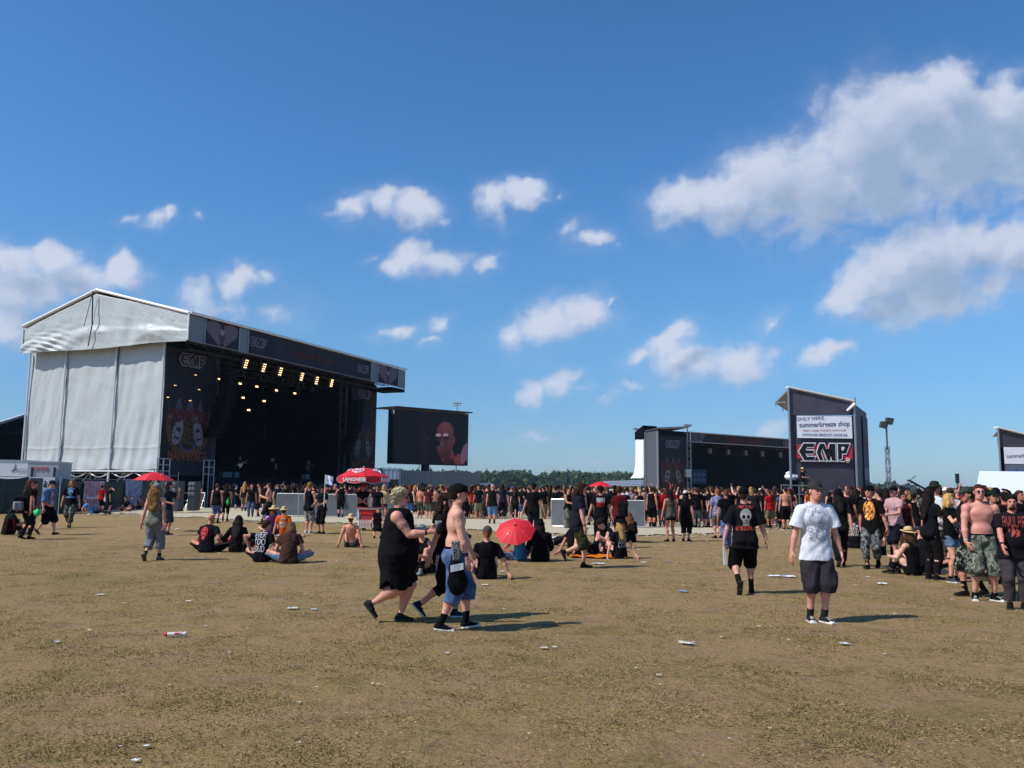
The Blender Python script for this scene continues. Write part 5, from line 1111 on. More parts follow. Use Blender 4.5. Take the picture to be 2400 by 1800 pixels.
            for n in 'lr':
                hp, kn, an = J[n+'hip'], J[n+'kn'], J[n+'an']; lg = q.get('leg', 1.0)*(.45+.55*g); t = min(to, 1); pt, d = limb_pt(J, n, t); c1 = [(pt, d)] if to <= 1 else []
                mdp = hp+(kn-hp)*min(.5, t); S.cone(hp, mdp, .091*lg+e0, .078*lg+e, .03); S.cone(mdp, pt+(d*.02 if to <= 1 else 0), .078*lg+e, (.056*lg+e+fl_ if to >= .9 else .072*lg+e+fl_), .02, cuts=c1)
                if to > 1:
                    pt2, d2 = limb_pt(J, n, to); S.ell(kn, (.058*lg+e,)*3, None, .02); S.cone(kn, pt2+d2*.015, .057*lg+e+fl_*.5, (.05 if to < 1.7 else .044)*lg+e+fl_, .02, cuts=[(pt2, d2)])
                if o.get('cargo'):
                    sd = 1 if n == 'l' else -1; pc = hp+(kn-hp)*.78+v3(sd*(.070*lg+e*.8), 0, 0); S.box(pc, (.022, .058, .075), None, .018, .015)
            V, Q = S.mesh(cell*o.get('res', 1), [(pel+Rp@v3(0, 0, wz), Rp[:, 2])])
        elif kind == 'skirt':
            to = o.get('len', .3); S.ell(pel+Rp@v3(0, .005, .0), (.172*g+e, .118*ga+e, .14), Rp, .03); S.cone(pel, pel-Rp[:, 2]*(to+.05), .16*g+e, .19*g+e+o.get('flare', 0), .04, flat=(Rp[:, 1], .78)); V, Q = S.mesh(cell, [(pel-Rp[:, 2]*to, -Rp[:, 2]), (pel+Rp@v3(0, 0, .08), Rp[:, 2])])
        elif kind in ('shoes', 'boots', 'socks'):
            for n in 'lr':
                S = Sdf(); Rf, an, kn = J[n+'Rf'], J[n+'an'], J[n+'kn']; A = lambda *a: an+Rf@v3(*a)
                if kind == 'socks': pt = an+(kn-an)*o.get('h', .3); S.cone(an, pt, .042, .046, .01, cuts=[(pt, unit(kn-an))]); V, Q = S.mesh(cell)
                else:
                    base = A(0, 0, -.086); cuts_ = [(base, -Rf[:, 2])]
                    S.cone(A(0, .035, -.05), A(0, -.06, -.052), .042, .044, .02); S.cone(A(0, -.06, -.056), A(0, -.155, -.062), .044, .034, .02, flat=(Rf[:, 2], .75)); S.cone(A(0, .02, -.03), an+(kn-an)*(.42 if kind == 'boots' else o.get('h', .03)), .042, .046 if kind == 'boots' else .041, .02)
                    S.box(A(0, -.06, -.077), (.046, .128, .012), Rf, .010, .004)
                    tp = an+(kn-an)*(.40 if kind == 'boots' else o.get('h', .05)); V, Q = S.mesh(cell*.8, cuts_+[(tp, unit(kn-an))])
                if len(Q) == 0: continue
                cz = (V[Q].mean(1)-an)@Rf; mi = np.zeros(len(Q), int)
                if kind != 'socks': mi[cz[:, 2] < -.062] = 1
                if kind == 'shoes' and o.get('cap'): mi[(cz[:, 1] < -.140) & (cz[:, 2] < -.045)] = 1; mi[(np.abs(cz[:, 0]) < .018) & (cz[:, 1] < -.05) & (cz[:, 1] > -.12) & (np.sin(cz[:, 1]*420) > .1) & (cz[:, 2] > -.06)] = 1
                nm = {'socks': 'sock', 'boots': 'boot', 'shoes': 'shoe'}[kind]; add_mesh(nm, V, Q, [mat, SOLE if o.get('sole', 'd') == 'w' else SOLED], root, cc, sc, mi)
            continue
        elif kind == 'hair':
            st = o.get('style', 'short'); t = o.get('t', .008); fz = o.get('fz', .003); face = (H(0, -.052+.0, .0), -unit(Rh@v3(0, 1, -.55)));
            S.ell(H(0, .020, .034), (.076+t, .092+t, .086+t), Rh, .02, cuts=[(H(0, -.035-.01, .035), unit(Rh@v3(0, -1, -.75)))]); S.ell(H(0, -.03, .085), (.055+t*.5, .05, .028+t*.6), Rh, .02)
            lo_ = -.045
            if st in ('long', 'wild', 'mid'):
                L = o.get('len', .35) if st != 'mid' else .14; wd = o.get('w', .085); bk = o.get('front', 0); down = unit(Rc@v3(0, .12, -1)) if L > .2 else v3(0, 0, -1)
                p0 = H(0, .045, .0); p1 = H(0, .085, -.12); p2 = p1+down*L+Rc@v3(0, .06, 0); S.cone(p0, p1, .085+t, wd*.9+t, .02, flat=(Rh[:, 1], .7)); S.cone(p1, p2, wd+t, wd*.65, .03, flat=(Rc[:, 1], .42)); lo_ = -9
                for s in (1, -1): S.cone(H(s*.062, .0, .03), H(s*.078, -.005, -.10), .026+t, .03+t, .02); S.cone(H(s*.078, .0, -.10), H(s*.085, .02, -.10)+down*L*(.75 if not bk else .9)+Rc@v3(0, -.09*bk, 0), .032+t, .022, .02)
            if st == 'tail': p0 = H(0, .10, -.01); p1 = H(0, .125, -.08); S.cone(p0, p1, .028, .032, .01); S.cone(p1, p1+unit(Rc@v3(0, .12, -1))*o.get('len', .25), .036, .018, .01)
            if st == 'bun': S.ell(H(0, .10, .05), (.04, .035, .04), Rh, .01)
            if st in ('short', 'tail', 'bun'): S.cone(H(0, .055, -.02), H(0, .06, -.05), .06+t*.6, .05+t*.4, .02)
            V, Q = S.mesh(cell*.85, [(H(0, 0, lo_-.03), -Rh[:, 2])] if lo_ > -1 else []); V = jitter(V, fz*2 if st in ('wild',) else fz, seed+5, .3)
            rr = np.random.RandomState(seed); V = V+rr.randn(*V.shape)*fz*.5; mat = HAIR
        elif kind == 'beard': S.ell(H(0, -.050, -.088), (.050, .046, .040+o.get('l', 0)), Rh, .02, cuts=[(H(0, 0, -.066), Rh[:, 2])]); S.ell(H(0, -.095, -.052), (.03, .012, .007), Rh, .004); V, Q = S.mesh(cell*.8); mat = HAIR
        elif kind in ('cap', 'straw', 'hat', 'bandana', 'bucket'):
            t = .012; S.ell(H(0, .012, .045), (.079+t, .098+t, .082+t), Rh, .01, cuts=[(H(0, -.09, .040), unit(Rh@v3(0, -.12, -1)))])
            bw = o.get('brim', .07); tl = o.get('tilt', 8)
            if kind == 'cap':
                s = -1 if not o.get('back') else 1; S.ell(H(0, s*.105, .046), (.066, .075, .009), Rh@rotm(0, 14*-s, 0), .004, cuts=[(H(0, s*.04, .04), unit(Rh@v3(0, -s, 0)))]); S.ell(H(0, .012, .137), (.010, .010, .006), Rh, .003)
            elif kind in ('straw', 'hat', 'bucket'): S.ell(H(0, .012, .052), (.082+bw, .10+bw, .010), Rh@rotm(0, -tl, 0), .008); S.ell(H(0, .012, .115), (.075, .09, .045 if kind != 'bucket' else .03), Rh, .015)
            else: S.cone(H(0, .10, .02), H(.03, .14, -.05), .02, .012, .01)
            V, Q = S.mesh(cell*.75); 
            if kind == 'straw': mat = STRAW
            mi_ = None; kind_n = {'straw': 'straw_hat', 'bucket': 'hat'}.get(kind, kind); c_ = add_mesh(kind_n, V, Q, [mat], root, cc, sc); out['parts'][kind] = c_
            if o.get('band'): S = Sdf(); S.ell(H(0, .012, .066), (.079+t+.005, .098+t+.005, .05), Rh, .01, cuts=[(H(0, 0, .082), Rh[:, 2]), (H(0, 0, .060), -Rh[:, 2])]); V, Q = S.mesh(cell*.7); add_mesh('hat_band', V, Q, [CLOTH['plain']], c_, hx(o['band']), sc)
            continue
        elif kind == 'glasses':
            zz = .004 if not o.get('up') else .085; yy = -.098 if not o.get('up') else -.075
            for s in (1, -1): S.ell(H(s*.031, yy, zz), (.026, .008, .019), Rh, .003); S.cone(H(s*.058, yy+.01, zz+.006), H(s*.079, .0, zz+.004), .0045, .004, .002)
            S.cone(H(-.02, yy-.002, zz+.008), H(.02, yy-.002, zz+.008), .0045, .0045, .002); V, Q = S.mesh(min(cell, .007)); mat = LENS
            add_mesh('sunglasses', V, Q, [mat], root, cc, sc); continue
        elif kind == 'belt': S.cone(pel+Rp@v3(0, 0, .055), pel+Rp@v3(0, 0, .10), .130*g+.02, .130*g+.02, .01, flat=(Rp[:, 1], .78), cuts=[(pel+Rp@v3(0, 0, .05), -Rp[:, 2]), (pel+Rp@v3(0, 0, .09), Rp[:, 2])]); V, Q = S.mesh(cell)
        elif kind in ('wristband', 'watch'):
            n = o.get('hand', 'l'); w_, e_ = J[n+'wr'], J[n+'el']; a_ = w_+(e_-w_)*.06; b_ = w_+(e_-w_)*(.06+o.get('w', .12)); d = unit(b_-a_); S.cone(a_, b_, .032, .034, .005, cuts=[(a_, -d), (b_, d)]); V, Q = S.mesh(cell*.7); kind = 'wristband'
        elif kind == 'straps':
            for s in (1, -1): S.cone(ch+Rc@v3(s*.09, -.10*ga, .05), J['nb']+Rc@v3(s*.09, -.02, -.0), .014, .014, .01); S.cone(J['nb']+Rc@v3(s*.09, -.02, 0), ch+Rc@v3(s*.09, .12*ga, .10), .014, .014, .01)
            V, Q = S.mesh(cell); kind = 'shoulder_strap'
        elif kind == 'shawl':
            S.ell(ch+Rc@v3(0, .02, .06), (.20*g, .13, .16), Rc, .03, cuts=[(ch+Rc@v3(0, -.03, 0), Rc@v3(0, -1, 0))])
            for s in (1, -1): S.cone(J['nb']+Rc@v3(s*.08, -.01, -.03), J['lsh' if s > 0 else 'rsh']+Rc@v3(s*.03, 0, 0), .06, .085, .03); S.cone(J['lsh' if s > 0 else 'rsh'], J['lel' if s > 0 else 'rel'], .085, .09, .03); S.cone(J['nb']+Rc@v3(s*.09, -.07, -.02), ch+Rc@v3(s*.10, -.15, -.25), .045, .055, .02, flat=(Rc[:, 1], .5))
            S.ell(mid+Rc@v3(0, .08, .1), (.19*g, .06, .22), Rc, .04); V, Q = S.mesh(cell); V = jitter(V, .006, seed)
        if len(Q) == 0: continue
        if kind in ('shirt', 'dress', 'pants', 'skirt'): V = jitter(V, o.get('fold', .0065), seed+len(kind))
        nm = {'pants': o.get('name', 'shorts' if o.get('to', 1.1) < 1.7 else 'trousers')}.get(kind, o.get('name', kind)); c_ = add_mesh(nm, V, Q, [mat], root, cc, sc); out['parts'][kind] = c_
    return out
def print_on(out, part, centre, U, N, w, h, nu, nv, paint, name='print', off=.006):
    """thin printed motif laid on the cloth; paint(u, v) -> mask, rgb. centre/U/N in the figure's own metres (1.8 m scale)"""
    if part not in out['parts']: return
    o = out['parts'][part]; sc = out['sc']; me = o.data; V = np.empty(len(me.vertices)*3, np.float32); me.vertices.foreach_get('co', V); V = V.reshape(-1, 3); polys = [tuple(p.vertices) for p in me.polygons]
    bv = BVHTree.FromPolygons([Vector(v) for v in V.tolist()], polys); U = unit(U); N = unit(N); Y = np.cross(N, U); u = np.linspace(0, 1, nu+1); v = np.linspace(0, 1, nv+1); grid = {}; VV = []; FF = []; CC = []
    def vert(i, j):
        if (i, j) in grid: return grid[(i, j)]
        p = (np.asarray(centre)+U*(u[i]-.5)*w+Y*(v[j]-.5)*h)*sc; hit = bv.ray_cast(Vector((p+N*.6*sc).tolist()), Vector((-N).tolist()), 1.2)
        if hit[0] is None: grid[(i, j)] = None; return None
        grid[(i, j)] = len(VV); VV.append(tuple(hit[0]+Vector(N.tolist())*off)); return grid[(i, j)]
    cu, cv = np.meshgrid((u[:-1]+u[1:])/2, (v[:-1]+v[1:])/2); m, rgb = paint(cu, cv)
    for j in range(nv):
        for i in range(nu):
            if m[j, i]:
                ids = [vert(i, j), vert(i+1, j), vert(i+1, j+1), vert(i, j+1)]
                if None in ids: continue
                if max(abs(VV[a][k]-VV[ids[0]][k]) for a in ids for k in range(3)) > .09: continue
                FF.append(tuple(ids)); CC.append(rgb[j, i])
    if not FF: return
    pm = mesh_np(name, VV, np.array(FF)); at = pm.color_attributes.new('art', 'FLOAT_COLOR', 'CORNER'); c4 = np.ones((len(FF)*4, 4), np.float32); c4[:, :3] = np.repeat(np.array(CC), 4, 0); at.data.foreach_set('color', c4.ravel())
    link(name, pm, [attr_mat('shirt_print', .8, spec=.15)], o)
FONT = {'A':'0E11111F111111','B':'1E11111E11111E','C':'0E11101010110E','D':'1E11111111111E','E':'1F10101E10101F','F':'1F10101E101010','G':'0E11101711110F','H':'1111111F111111','I':'0E04040404040E','K':'11121418141211','L':'1010101010101F','M':'111B1515111111','N':'11191513111111','O':'0E11111111110E','P':'1E11111E101010','R':'1E11111E141211','S':'0F10100E01011E','T':'1F040404040404','U':'1111111111110E','V':'111111110A0A04','W':'11111115151B11','X':'11110A040A1111','Y':'11110A04040404','0':'0E11131519110E','1':'040C040404040E','7':'1F010204040404','!':'04040404040004','.':'00000000000C0C','-':'0000001F000000',' ':'00000000000000'}
def text_mask(lines, u, v):
    m = np.zeros(u.shape, bool); nl = len(lines)
    for li, tx in enumerate(lines):
        n = len(tx); c0 = (1-(li+1)/nl); y = (v-c0)*nl; row = np.floor((1-y)*8.4-.7).astype(int); col = np.floor(u*(n*6-1)).astype(int)
        for ci, ch in enumerate(tx):
            b = bytes.fromhex(FONT.get(ch, FONT[' ']))
            for r_ in range(7):
                for c_ in range(5):
                    if b[r_] >> (4-c_) & 1: m |= (row == r_) & (col == ci*6+c_) & (y >= 0) & (y < 1)
    return m
def blob_print(cols, seed, shape='oval', dens=.0):
    def f(u, v):
        x, y = (u-.5)*2, (v-.5)*2; n = fbm2(u*2, v*2, 1.6, seed, 5); r = np.hypot(x, y); m = (r < .95)*(n > dens) if shape == 'oval' else (n > dens); k = np.clip((n+.4)*len(cols)*.9, 0, len(cols)-1).astype(int); rgb = np.array(cols)[k]; return m, rgb
    return f
def skull_print(col, extra=None):
    def f(u, v):
        x, y = (u-.5)*2, (v-.5)*2; n = fbm2(u*2, v*2, 2.5, 3, 4)
        sk = (np.hypot(x/.55, (y-.2)/.5) < 1) | ((np.abs(x) < .32)*(y > -.55)*(y < 0)); ho = (np.hypot((np.abs(x)-.22)/.16, (y-.1)/.14) < 1) | (np.hypot(x/.06, (y+.14)/.1) < 1) | ((np.sin(x*40) > .3)*(y < -.3)*(y > -.5))
        m = sk & ~ho; rgb = np.zeros(u.shape+(3,))+np.array(col)
        if extra is not None: m2 = (np.abs(y+.75) < .16)*(n > -.15) | (np.abs(y-.82) < .12)*(n > -.1)*(np.abs(x) < .8); rgb[m2] = np.array(extra); m = m | m2
        return m, rgb
    return f
# ================================================================== PEOPLE ON THE FIELD
def stand(**k): d = dict(); d.update(k); return d
def walk(st=1.0, fwd='l', **k):
    b = 'r' if fwd == 'l' else 'l'; s = 1 if fwd == 'l' else -1
    d = {fwd+'a': (s*.07, -.27*st, .085), fwd+'f': (s*4, -8*st), b+'a': (-s*.07, .30*st, .085+.10*st), b+'f': (-s*4, 42*st), 'lean': 4, 'pz': .94-.035*st, b+'h': (-s*.24, -.22*st, .90), fwd+'h': (s*.25, .14*st, .87)}
    d.update(k); return d
def sit_cross(**k):
    d = dict(pz=.125, la=(.14, -.36, .055), ra=(-.12, -.42, .055), lkp=(1, -.45, .42), rkp=(-1, -.45, .42), lf=(70, 60), rf=(-70, 60), lean=20, lh=(.22, -.30, .24), rh=(-.22, -.30, .24), ppitch=-8); d.update(k); return d
def sit_back(**k):
    d = dict(pz=.12, la=(.14, -.62, .09), ra=(-.14, -.66, .09), lkp=(.2, 0, 1), rkp=(-.2, 0, 1), lf=(8, -15), rf=(-8, -15), lean=-14, lh=(.34, .24, .06), rh=(-.34, .24, .06), lep=(1, .4, 0), rep=(-1, .4, 0), lhd=(.3, .6, -.5), rhd=(-.3, .6, -.5), ppitch=-15); d.update(k); return d
def sit_knees(**k):
    d = dict(pz=.12, la=(.13, -.42, .09), ra=(-.13, -.45, .09), lkp=(.15, -.1, 1), rkp=(-.15, -.1, 1), lean=22, lh=(.13, -.42, .36), rh=(-.13, -.42, .36), ppitch=-12); d.update(k); return d
def lie(**k):
    d = dict(pz=.13, ppitch=-86, lean=-80, la=(.14, -.85, .07), ra=(-.14, -.82, .07), lkp=(0, 0, 1), rkp=(0, 0, 1), lf=(10, -80), rf=(-10, -80), lh=(.35, .1, .06), rh=(-.35, .1, .06), hpitch=-40, hyaw=0); d.update(k); return d
def spot(x, yf, yh=None, h=1.78):
    g_ = G(x, yf); 
    if yh is not None: h = P(x, yh, g_[1])[2]
    return (g_[0], g_[1], gz_at(g_[0], g_[1])), h
def who(x, yf, yh, yaw, q, wear, label, cell=.012, **k):
    loc, h = spot(x, yf, yh) if yh else spot(x, yf); k.setdefault('h', h); hp = k.pop('hs', 1); k['h'] = k['h']*hp/q.get('hk', 1.0)
    return person(loc, yaw, q, wear, label, cell=cell, seed=int(x), **k)
def T(c, **o): return ('shirt', c, o)
def TK(c, **o): o.setdefault('sleeve', 0); return ('shirt', c, dict(o, name='tank_top'))
def PA(c, to=1.85, **o): return ('pants', c, dict(o, to=to))
def SH(c='#151516', **o): return ('shoes', c, o)
def BT(c='#0e0d0d', **o): return ('boots', c, o)
def SO(c='#141416', h=.25): return ('socks', c, dict(h=h))
def HR(c='#2c1d13', style='short', **o): return ('hair', c, dict(o, style=style))
def CAP(c='#121214', **o): return ('cap', c, o)
NEAR = .0078
K = '#0d0d10'
# --- the three walking past in the foreground
w1 = who(925, 1460, 1140, 90, dict(g=1.42, fem=.6, belly=.075, arm=1.25, leg=1.22, lean=3, pz=.90, ra=(-.09, .30, .25), rf=(-3, 48), la=(.08, -.06, .085), lf=(4, 0), rh=(-.21, -.44, 1.19), rep=(-.15, 1, -1), rhd=(.25, -1, .15), rpn=(1, 0, -.3), lh=(.13, -.44, 1.21), lep=(.3, 1, -1), lhd=(-.1, -1, .15), lpn=(-1, 0, .1), lcurl=.8, hpitch=4, fr=.0095),
    [HR('#ddd2b2', t=.024, fz=.012), ('dress', '#110d10', dict(sleeve=0, drop=.30, flare=.045, points=1, fold=.006)), PA('#08080a', .98, ease=.022, flare=.015), SH('#2b2b2a', h=.05), ('glasses', None), ('wristband', '#1b1a2c', dict(hand='r', w=.12))],
    'big person with short blond hair in black sleeveless dress holding a plastic cup', NEAR, skin='#d39a84', ink=[(('rsh', 'rel'), .45, .10)])
w2 = who(1030, 1449, 1152, 90, dict(g=.95, lean=6, pz=.90, la=(.08, -.22, .085), ra=(-.08, .28, .20), rf=(-4, 45), rh=(-.27, .16, .80), lh=(.24, -.2, .86)),
    [HR('#33201a', 'wild', len=.14, w=.09, fz=.007), T('#0e0e12', drop=.22, sleeve=.5), PA('#141418', 1.32, ease=.022), SH('#2a2c4a', sole='w', h=.08)], 'person with curly brown hair and striped black trousers half hidden behind the bare-backed man', NEAR, skin='#cf9a84')
print_on(w2, 'pants', v3(-.1, 0, .55), v3(0, -1, 0), v3(-1, 0, 0), .5, .7, 60, 60, lambda u, v: ((np.abs(u-.48+.25*(1-v)) < .012) | (np.abs(u-.43+.25*(1-v)) < .012), np.zeros(u.shape+(3,))+.6))
w3 = who(1063, 1476, 1133, 98, dict(g=1.16, belly=.035, arm=1.12, leg=1.08, lean=3, pz=.925, ra=(-.10, .17, .09), rf=(-4, 6), la=(.10, -.16, .085), lf=(6, -6), rh=(-.30, -.14, .80), rhd=(0, -.25, -1), rep=(-.4, 1, -.2), lh=(.26, -.24, .90), hyaw=-6, hpitch=6),
    [HR('#2a1b14', 'tail', len=.12, fz=.006), CAP('#0d0c0f'), ('pants', '#2c4c7c', dict(to=1.36, mat='denim', ease=.026, flare=.02, waist=.06, name='jeans_shorts')), ('belt', '#101014'), SO('#121214', .32), ('shoes', '#121116', dict(sole='w', cap=1, h=.16)), ('beard', '#3a251b'), ('wristband', '#2b2f57', dict(hand='r', w=.2))],
    'bare-backed man in black cap and frayed blue jeans shorts walking right in front', NEAR, skin='#dba48e', ink=[(('rsh', 'rel'), .25, .075)])
0 and print_on(w3, 'pants', v3(-.12, -.02, .83), v3(0, -1, 0), v3(-1, 0, 0), .16, .34, 32, 60, lambda u, v: ((fbm2(u*1.5, v*3, 2, 5, 4) > -.02)*(np.abs(u-.5) < .45*(.5+.5*v)), np.zeros(u.shape+(3,))+.55))
# --- walking man with long hair, olive shorts
w4 = who(1352, 1331, 1127, 92, dict(g=1.08, lean=7, pz=.915, la=(.07, -.15, .085), lf=(2, -4), ra=(-.07, .26, .34), rf=(-3, 62), rkp=(-.1, -1, -.2), rh=(-.26, -.14, .82), lh=(.25, -.1, .86), hpitch=14),
    [HR('#3b251a', 'long', len=.10, w=.10, front=.6, fz=.007), T('#1d1f2b', drop=.10), PA('#3b3f26', 1.28, ease=.028, cargo=1), SH('#1d1916', h=.08), ('wristband', '#222744', dict(hand='r', w=.1))], 'long-haired man in dark blue shirt and olive cropped cargo trousers striding right', NEAR, skin='#d3a08b')
# --- man walking away with skull shirt
w5 = who(1748, 1392, 1141, 178, dict(g=1.06, pz=.925, la=(.15, .18, .20), lf=(6, 68), ra=(-.13, -.14, .085), rf=(-12, -2), lh=(.36, .02, .86), lep=(1, .3, 0), rh=(-.40, -.02, .84), rep=(-1, .3, 0), hyaw=-22, lhd=(.1, 0, -1), lean=2),
    [HR('#2a2019', t=.004), CAP('#0c0c0f'), T('#15151a', drop=.14, sleeve=.9, sflare=.035, ease=.03, hemw=.015), PA('#0c0c0e', 1.06, ease=.035, flare=.02), SO('#0f0f14', .55), BT('#121212'), ('watch', '#b9b9b9', dict(hand='r', w=.08))], 'man walking away in black cap and black T-shirt with white skull print on the back', NEAR, skin='#c89a86')
print_on(w5, 'shirt', v3(0, 0, 1.27), v3(-1, 0, 0), v3(0, 1, 0), .34, .46, 50, 66, skull_print((.33, .31, .31), (.26, .035, .03)))
# --- white T-shirt man
w6 = who(1917, 1457, 1127, 4, dict(g=1.04, pz=.935, la=(.065, -.05, .085), ra=(-.085, .03, .085), lf=(14, 0), rf=(-10, 0), lh=(.335, -.04, .83), rh=(-.335, .0, .82), hyaw=14, hpitch=4, sw=.185),
    [HR('#4a3526', t=.003), CAP('#3c3935', tilt=5), T('#eceef4', drop=.12, sleeve=.78, sflare=.03, ease=.026, hemw=.022), PA('#39343a', 1.22, ease=.036, flare=.02, cargo=1), SO('#2a2a30', .22), ('shoes', '#2c2c34', dict(sole='w', cap=1, h=.14)), ('wristband', '#8a8f99', dict(hand='l', w=.05))], 'man in white T-shirt with grey ornamental print and dark grey cargo shorts facing the viewer', NEAR, skin='#d79d86')
def orn(u, v):
    x, y = np.abs(u-.5)*2, (v-.5)*2; n = fbm2(x*2, y*2, 3.2, 17, 4); ln = (np.abs(np.sin(8*np.hypot(x-.3, y-.35)+3*x*y+n*2.5)) < .16) | (np.abs(np.sin(13*(y+.2*np.cos(x*5)))+n*.8) < .10)*(y < .2); m = ln*(np.hypot(x, y*.8) < .95)*(n > -.25) | (n+.25*(y < -.25)*(y > -.85) > .36)*(x < .75); return m, np.zeros(u.shape+(3,))+np.array([.26, .27, .33])
print_on(w6, 'shirt', v3(0, 0, 1.26), v3(1, 0, 0), v3(0, -1, 0), .35, .46, 90, 110, orn)
# --- right-hand group
p = who(1972, 1330, 1147, 165, walk(.7, 'r', g=1.0, hyaw=20), [HR('#1a1412', 'long', len=.25), ('hat', K, dict(brim=.05)), T('#101014', sleeve=.6), PA('#131318', 1.9, ease=.02), BT(), ], 'person in black floppy hat walking away behind the white T-shirt man', .010, skin='#c99480')
p = who(2046, 1334, 1139, -38, dict(walk(.55, 'r'), g=1.08, hyaw=-10, lh=(.33, .05, .84)), [HR('#3a2a1e'), ('bucket', '#0c0c0e', dict(brim=.055)), T('#131113', drop=.14, sleeve=.75), PA('#4c505a', 1.72, mat='camo', ease=.022), BT(), ('watch', '#9a9a9a', dict(hand='l'))], 'smiling man in black bucket hat, flame print shirt and grey camouflage trousers', .009, skin='#d08f7a')
print_on(p, 'shirt', v3(0, 0, 1.25), v3(1, 0, 0), v3(0, -1, 0), .26, .44, 34, 54, blob_print([(.45, .05, .02), (.75, .25, .03), (.85, .55, .2), (.55, .10, .04)], 8, dens=-.22))
p = who(2103, 1313, 1138, -65, dict(walk(.5, 'l'), g=1.05, rh=(-.1, -.34, 1.12), lh=(.12, -.34, 1.10)), [HR('#2a1d15'), CAP('#101012'), T('#c9a2a4', sleeve=.5), PA('#171a26', 1.2, ease=.025), SH()], 'man in black cap and pale pink shirt among the right-hand group', .010, skin='#cf9b88')
p = who(2186, 1360, 1147, 110, dict(stand(), g=.98, fem=1, rh=(-.2, -.30, 1.05), lh=(.15, -.34, 1.08), lean=3), [HR('#1d1210', 'long', len=.34, w=.10, fz=.006), T('#15141b', sleeve=.6, drop=.05), PA('#191318', 1.92, ease=.022), SH('#121212')], 'woman with long dark hair in black clothes standing left of the blonde woman', .010, skin='#dcb3a4')
p = who(2199, 1342, 1131, 100, dict(stand(), g=1.0), [HR('#3b2a1f'), ('hat', '#2c3324', dict(brim=.05)), T('#dfe3ea', sleeve=.9), PA('#4a4c3c', 1.2), SH('#d8d8d8', sole='w')], 'man in dark green felt hat and white shirt behind the long-haired woman', .011, skin='#b97f6a')
p = who(2234, 1366, 1158, 35, dict(stand(), fem=1, g=.95, rh=(-.08, -.30, 1.36), rep=(-1, .1, -1), rhd=(.5, -.3, .6), lh=(.18, -.25, 1.02), hyaw=10, hpitch=-6), [HR('#c8a460', 'long', len=.10), ('glasses', None, dict(up=1)), T('#0f0e10', sleeve=.5, drop=.04), ('pants', '#48617f', dict(to=.38, mat='denim', ease=.018, name='denim_shorts')), SO('#111111', .12), ('shoes', '#4a4a4c', dict(sole='w', h=.08))], 'blonde woman in black T-shirt and short denim shorts with hand at her mouth', .009, skin='#d8a184')
print_on(p, 'shirt', v3(.03, 0, 1.18), v3(1, 0, 0), v3(0, -1, 0), .25, .34, 34, 44, blob_print([(.3, .32, .36), (.12, .13, .16), (.42, .44, .48)], 12, dens=-.1))
p = who(2308, 1408, 1135, -6, dict(g=1.16, arm=1.12, la=(.15, .0, .085), ra=(-.13, .03, .085), lf=(24, 0), rf=(-18, 0), lh=(.36, .02, .88), rh=(-.27, -.10, .90), rep=(-1, .6, 0), rhd=(.3, -.4, -.7), hyaw=-8, sw=.20), [HR('#4c2a1a', t=.004), ('glasses', None), ('pants', '#5c6358', dict(to=1.2, mat='camo', ease=.036, flare=.02, cargo=1)), ('belt', '#0e0e0e'), SO('#1a1a1a', .12), ('shoes', '#141414', dict(sole='w', cap=1, h=.06)), ('watch', '#cfcfcf', dict(hand='r', w=.1))], 'broad bare-chested man in grey-green camouflage shorts at the right', NEAR, skin='#d69a88')
p = who(2385, 1428, 1160, -22, dict(g=1.22, belly=.04, rh=(-.2, -.34, 1.0), lh=(.2, -.32, .98), rep=(-1, .5, -.5)), [HR('#1f1511', t=.014, fz=.006), ('beard', '#2a1a12'), T('#17161d', sleeve=.75, drop=.12), PA('#4a4348', 1.88, ease=.022), SH('#1a1a1a'), ('wristband', '#1c1c22', dict(hand='r', w=.14))], 'bearded man in dark T-shirt with red print cut off at the right edge', NEAR, skin='#c98c76')
print_on(p, 'shirt', v3(0, 0, 1.27), v3(1, 0, 0), v3(0, -1, 0), .32, .40, 44, 54, lambda u, v: (text_mask(['AVULAR', ' '], u, v*1.0) | (np.hypot(u-.5, (v-.38)*1.0) < .26)*(fbm2(u*2, v*2, 2, 4) > 0), np.zeros(u.shape+(3,))+np.array([.30, .05, .04])))
p = who(2283, 1398, 1140, -80, dict(walk(.4, 'r'), g=1.05), [HR('#2a1d16'), CAP('#3c463c'), T('#1a1418', sleeve=.7), PA('#26302c', 1.1, mat='camo', ease=.03), BT()], 'person in olive cap hidden behind the bare-chested man, black boot showing', .010)
p = who(2337, 1372, 1152, 0, stand(g=1.02), [HR('#1b1411'), CAP('#18221f'), T('#10191a', sleeve=.7), PA('#141a1c', 1.15), BT()], 'dark-capped person between the bare-chested man and the bearded man', .011, skin='#b98068')
p = who(2140, 1350, None, -150, dict(sit_knees(), lean=12, rh=(-.30, -.35, .42), rep=(-1, 0, .3)), [HR('#4a3426', 'mid'), ('straw', '#c8a060', dict(brim=.075, band='#5b2430', tilt=14)), T('#0c0d0c', sleeve=.1, drop=.05), PA('#16161b', 1.85, ease=.02), SH()], 'seated person in straw hat with dark red band and black shirt at the right', .009, skin='#e0b3a0', hs=.98)
p = who(2166, 1343, None, 140, dict(sit_cross(), lh=(.32, -.2, .2)), [HR('#1d1411'), CAP('#17181c', back=1), T('#101314', sleeve=.5), PA('#15171c', 1.2), SH()], 'person in dark cap sitting back to back with the straw-hatted one', .010, skin='#bb866f')
p = who(2003, 1285, None, 150, dict(sit_cross()), [HR('#23180f'), T('#111115'), PA('#6b6553', 1.2), SH()], 'seated person in black shirt with white back print beyond the man in white', .011)
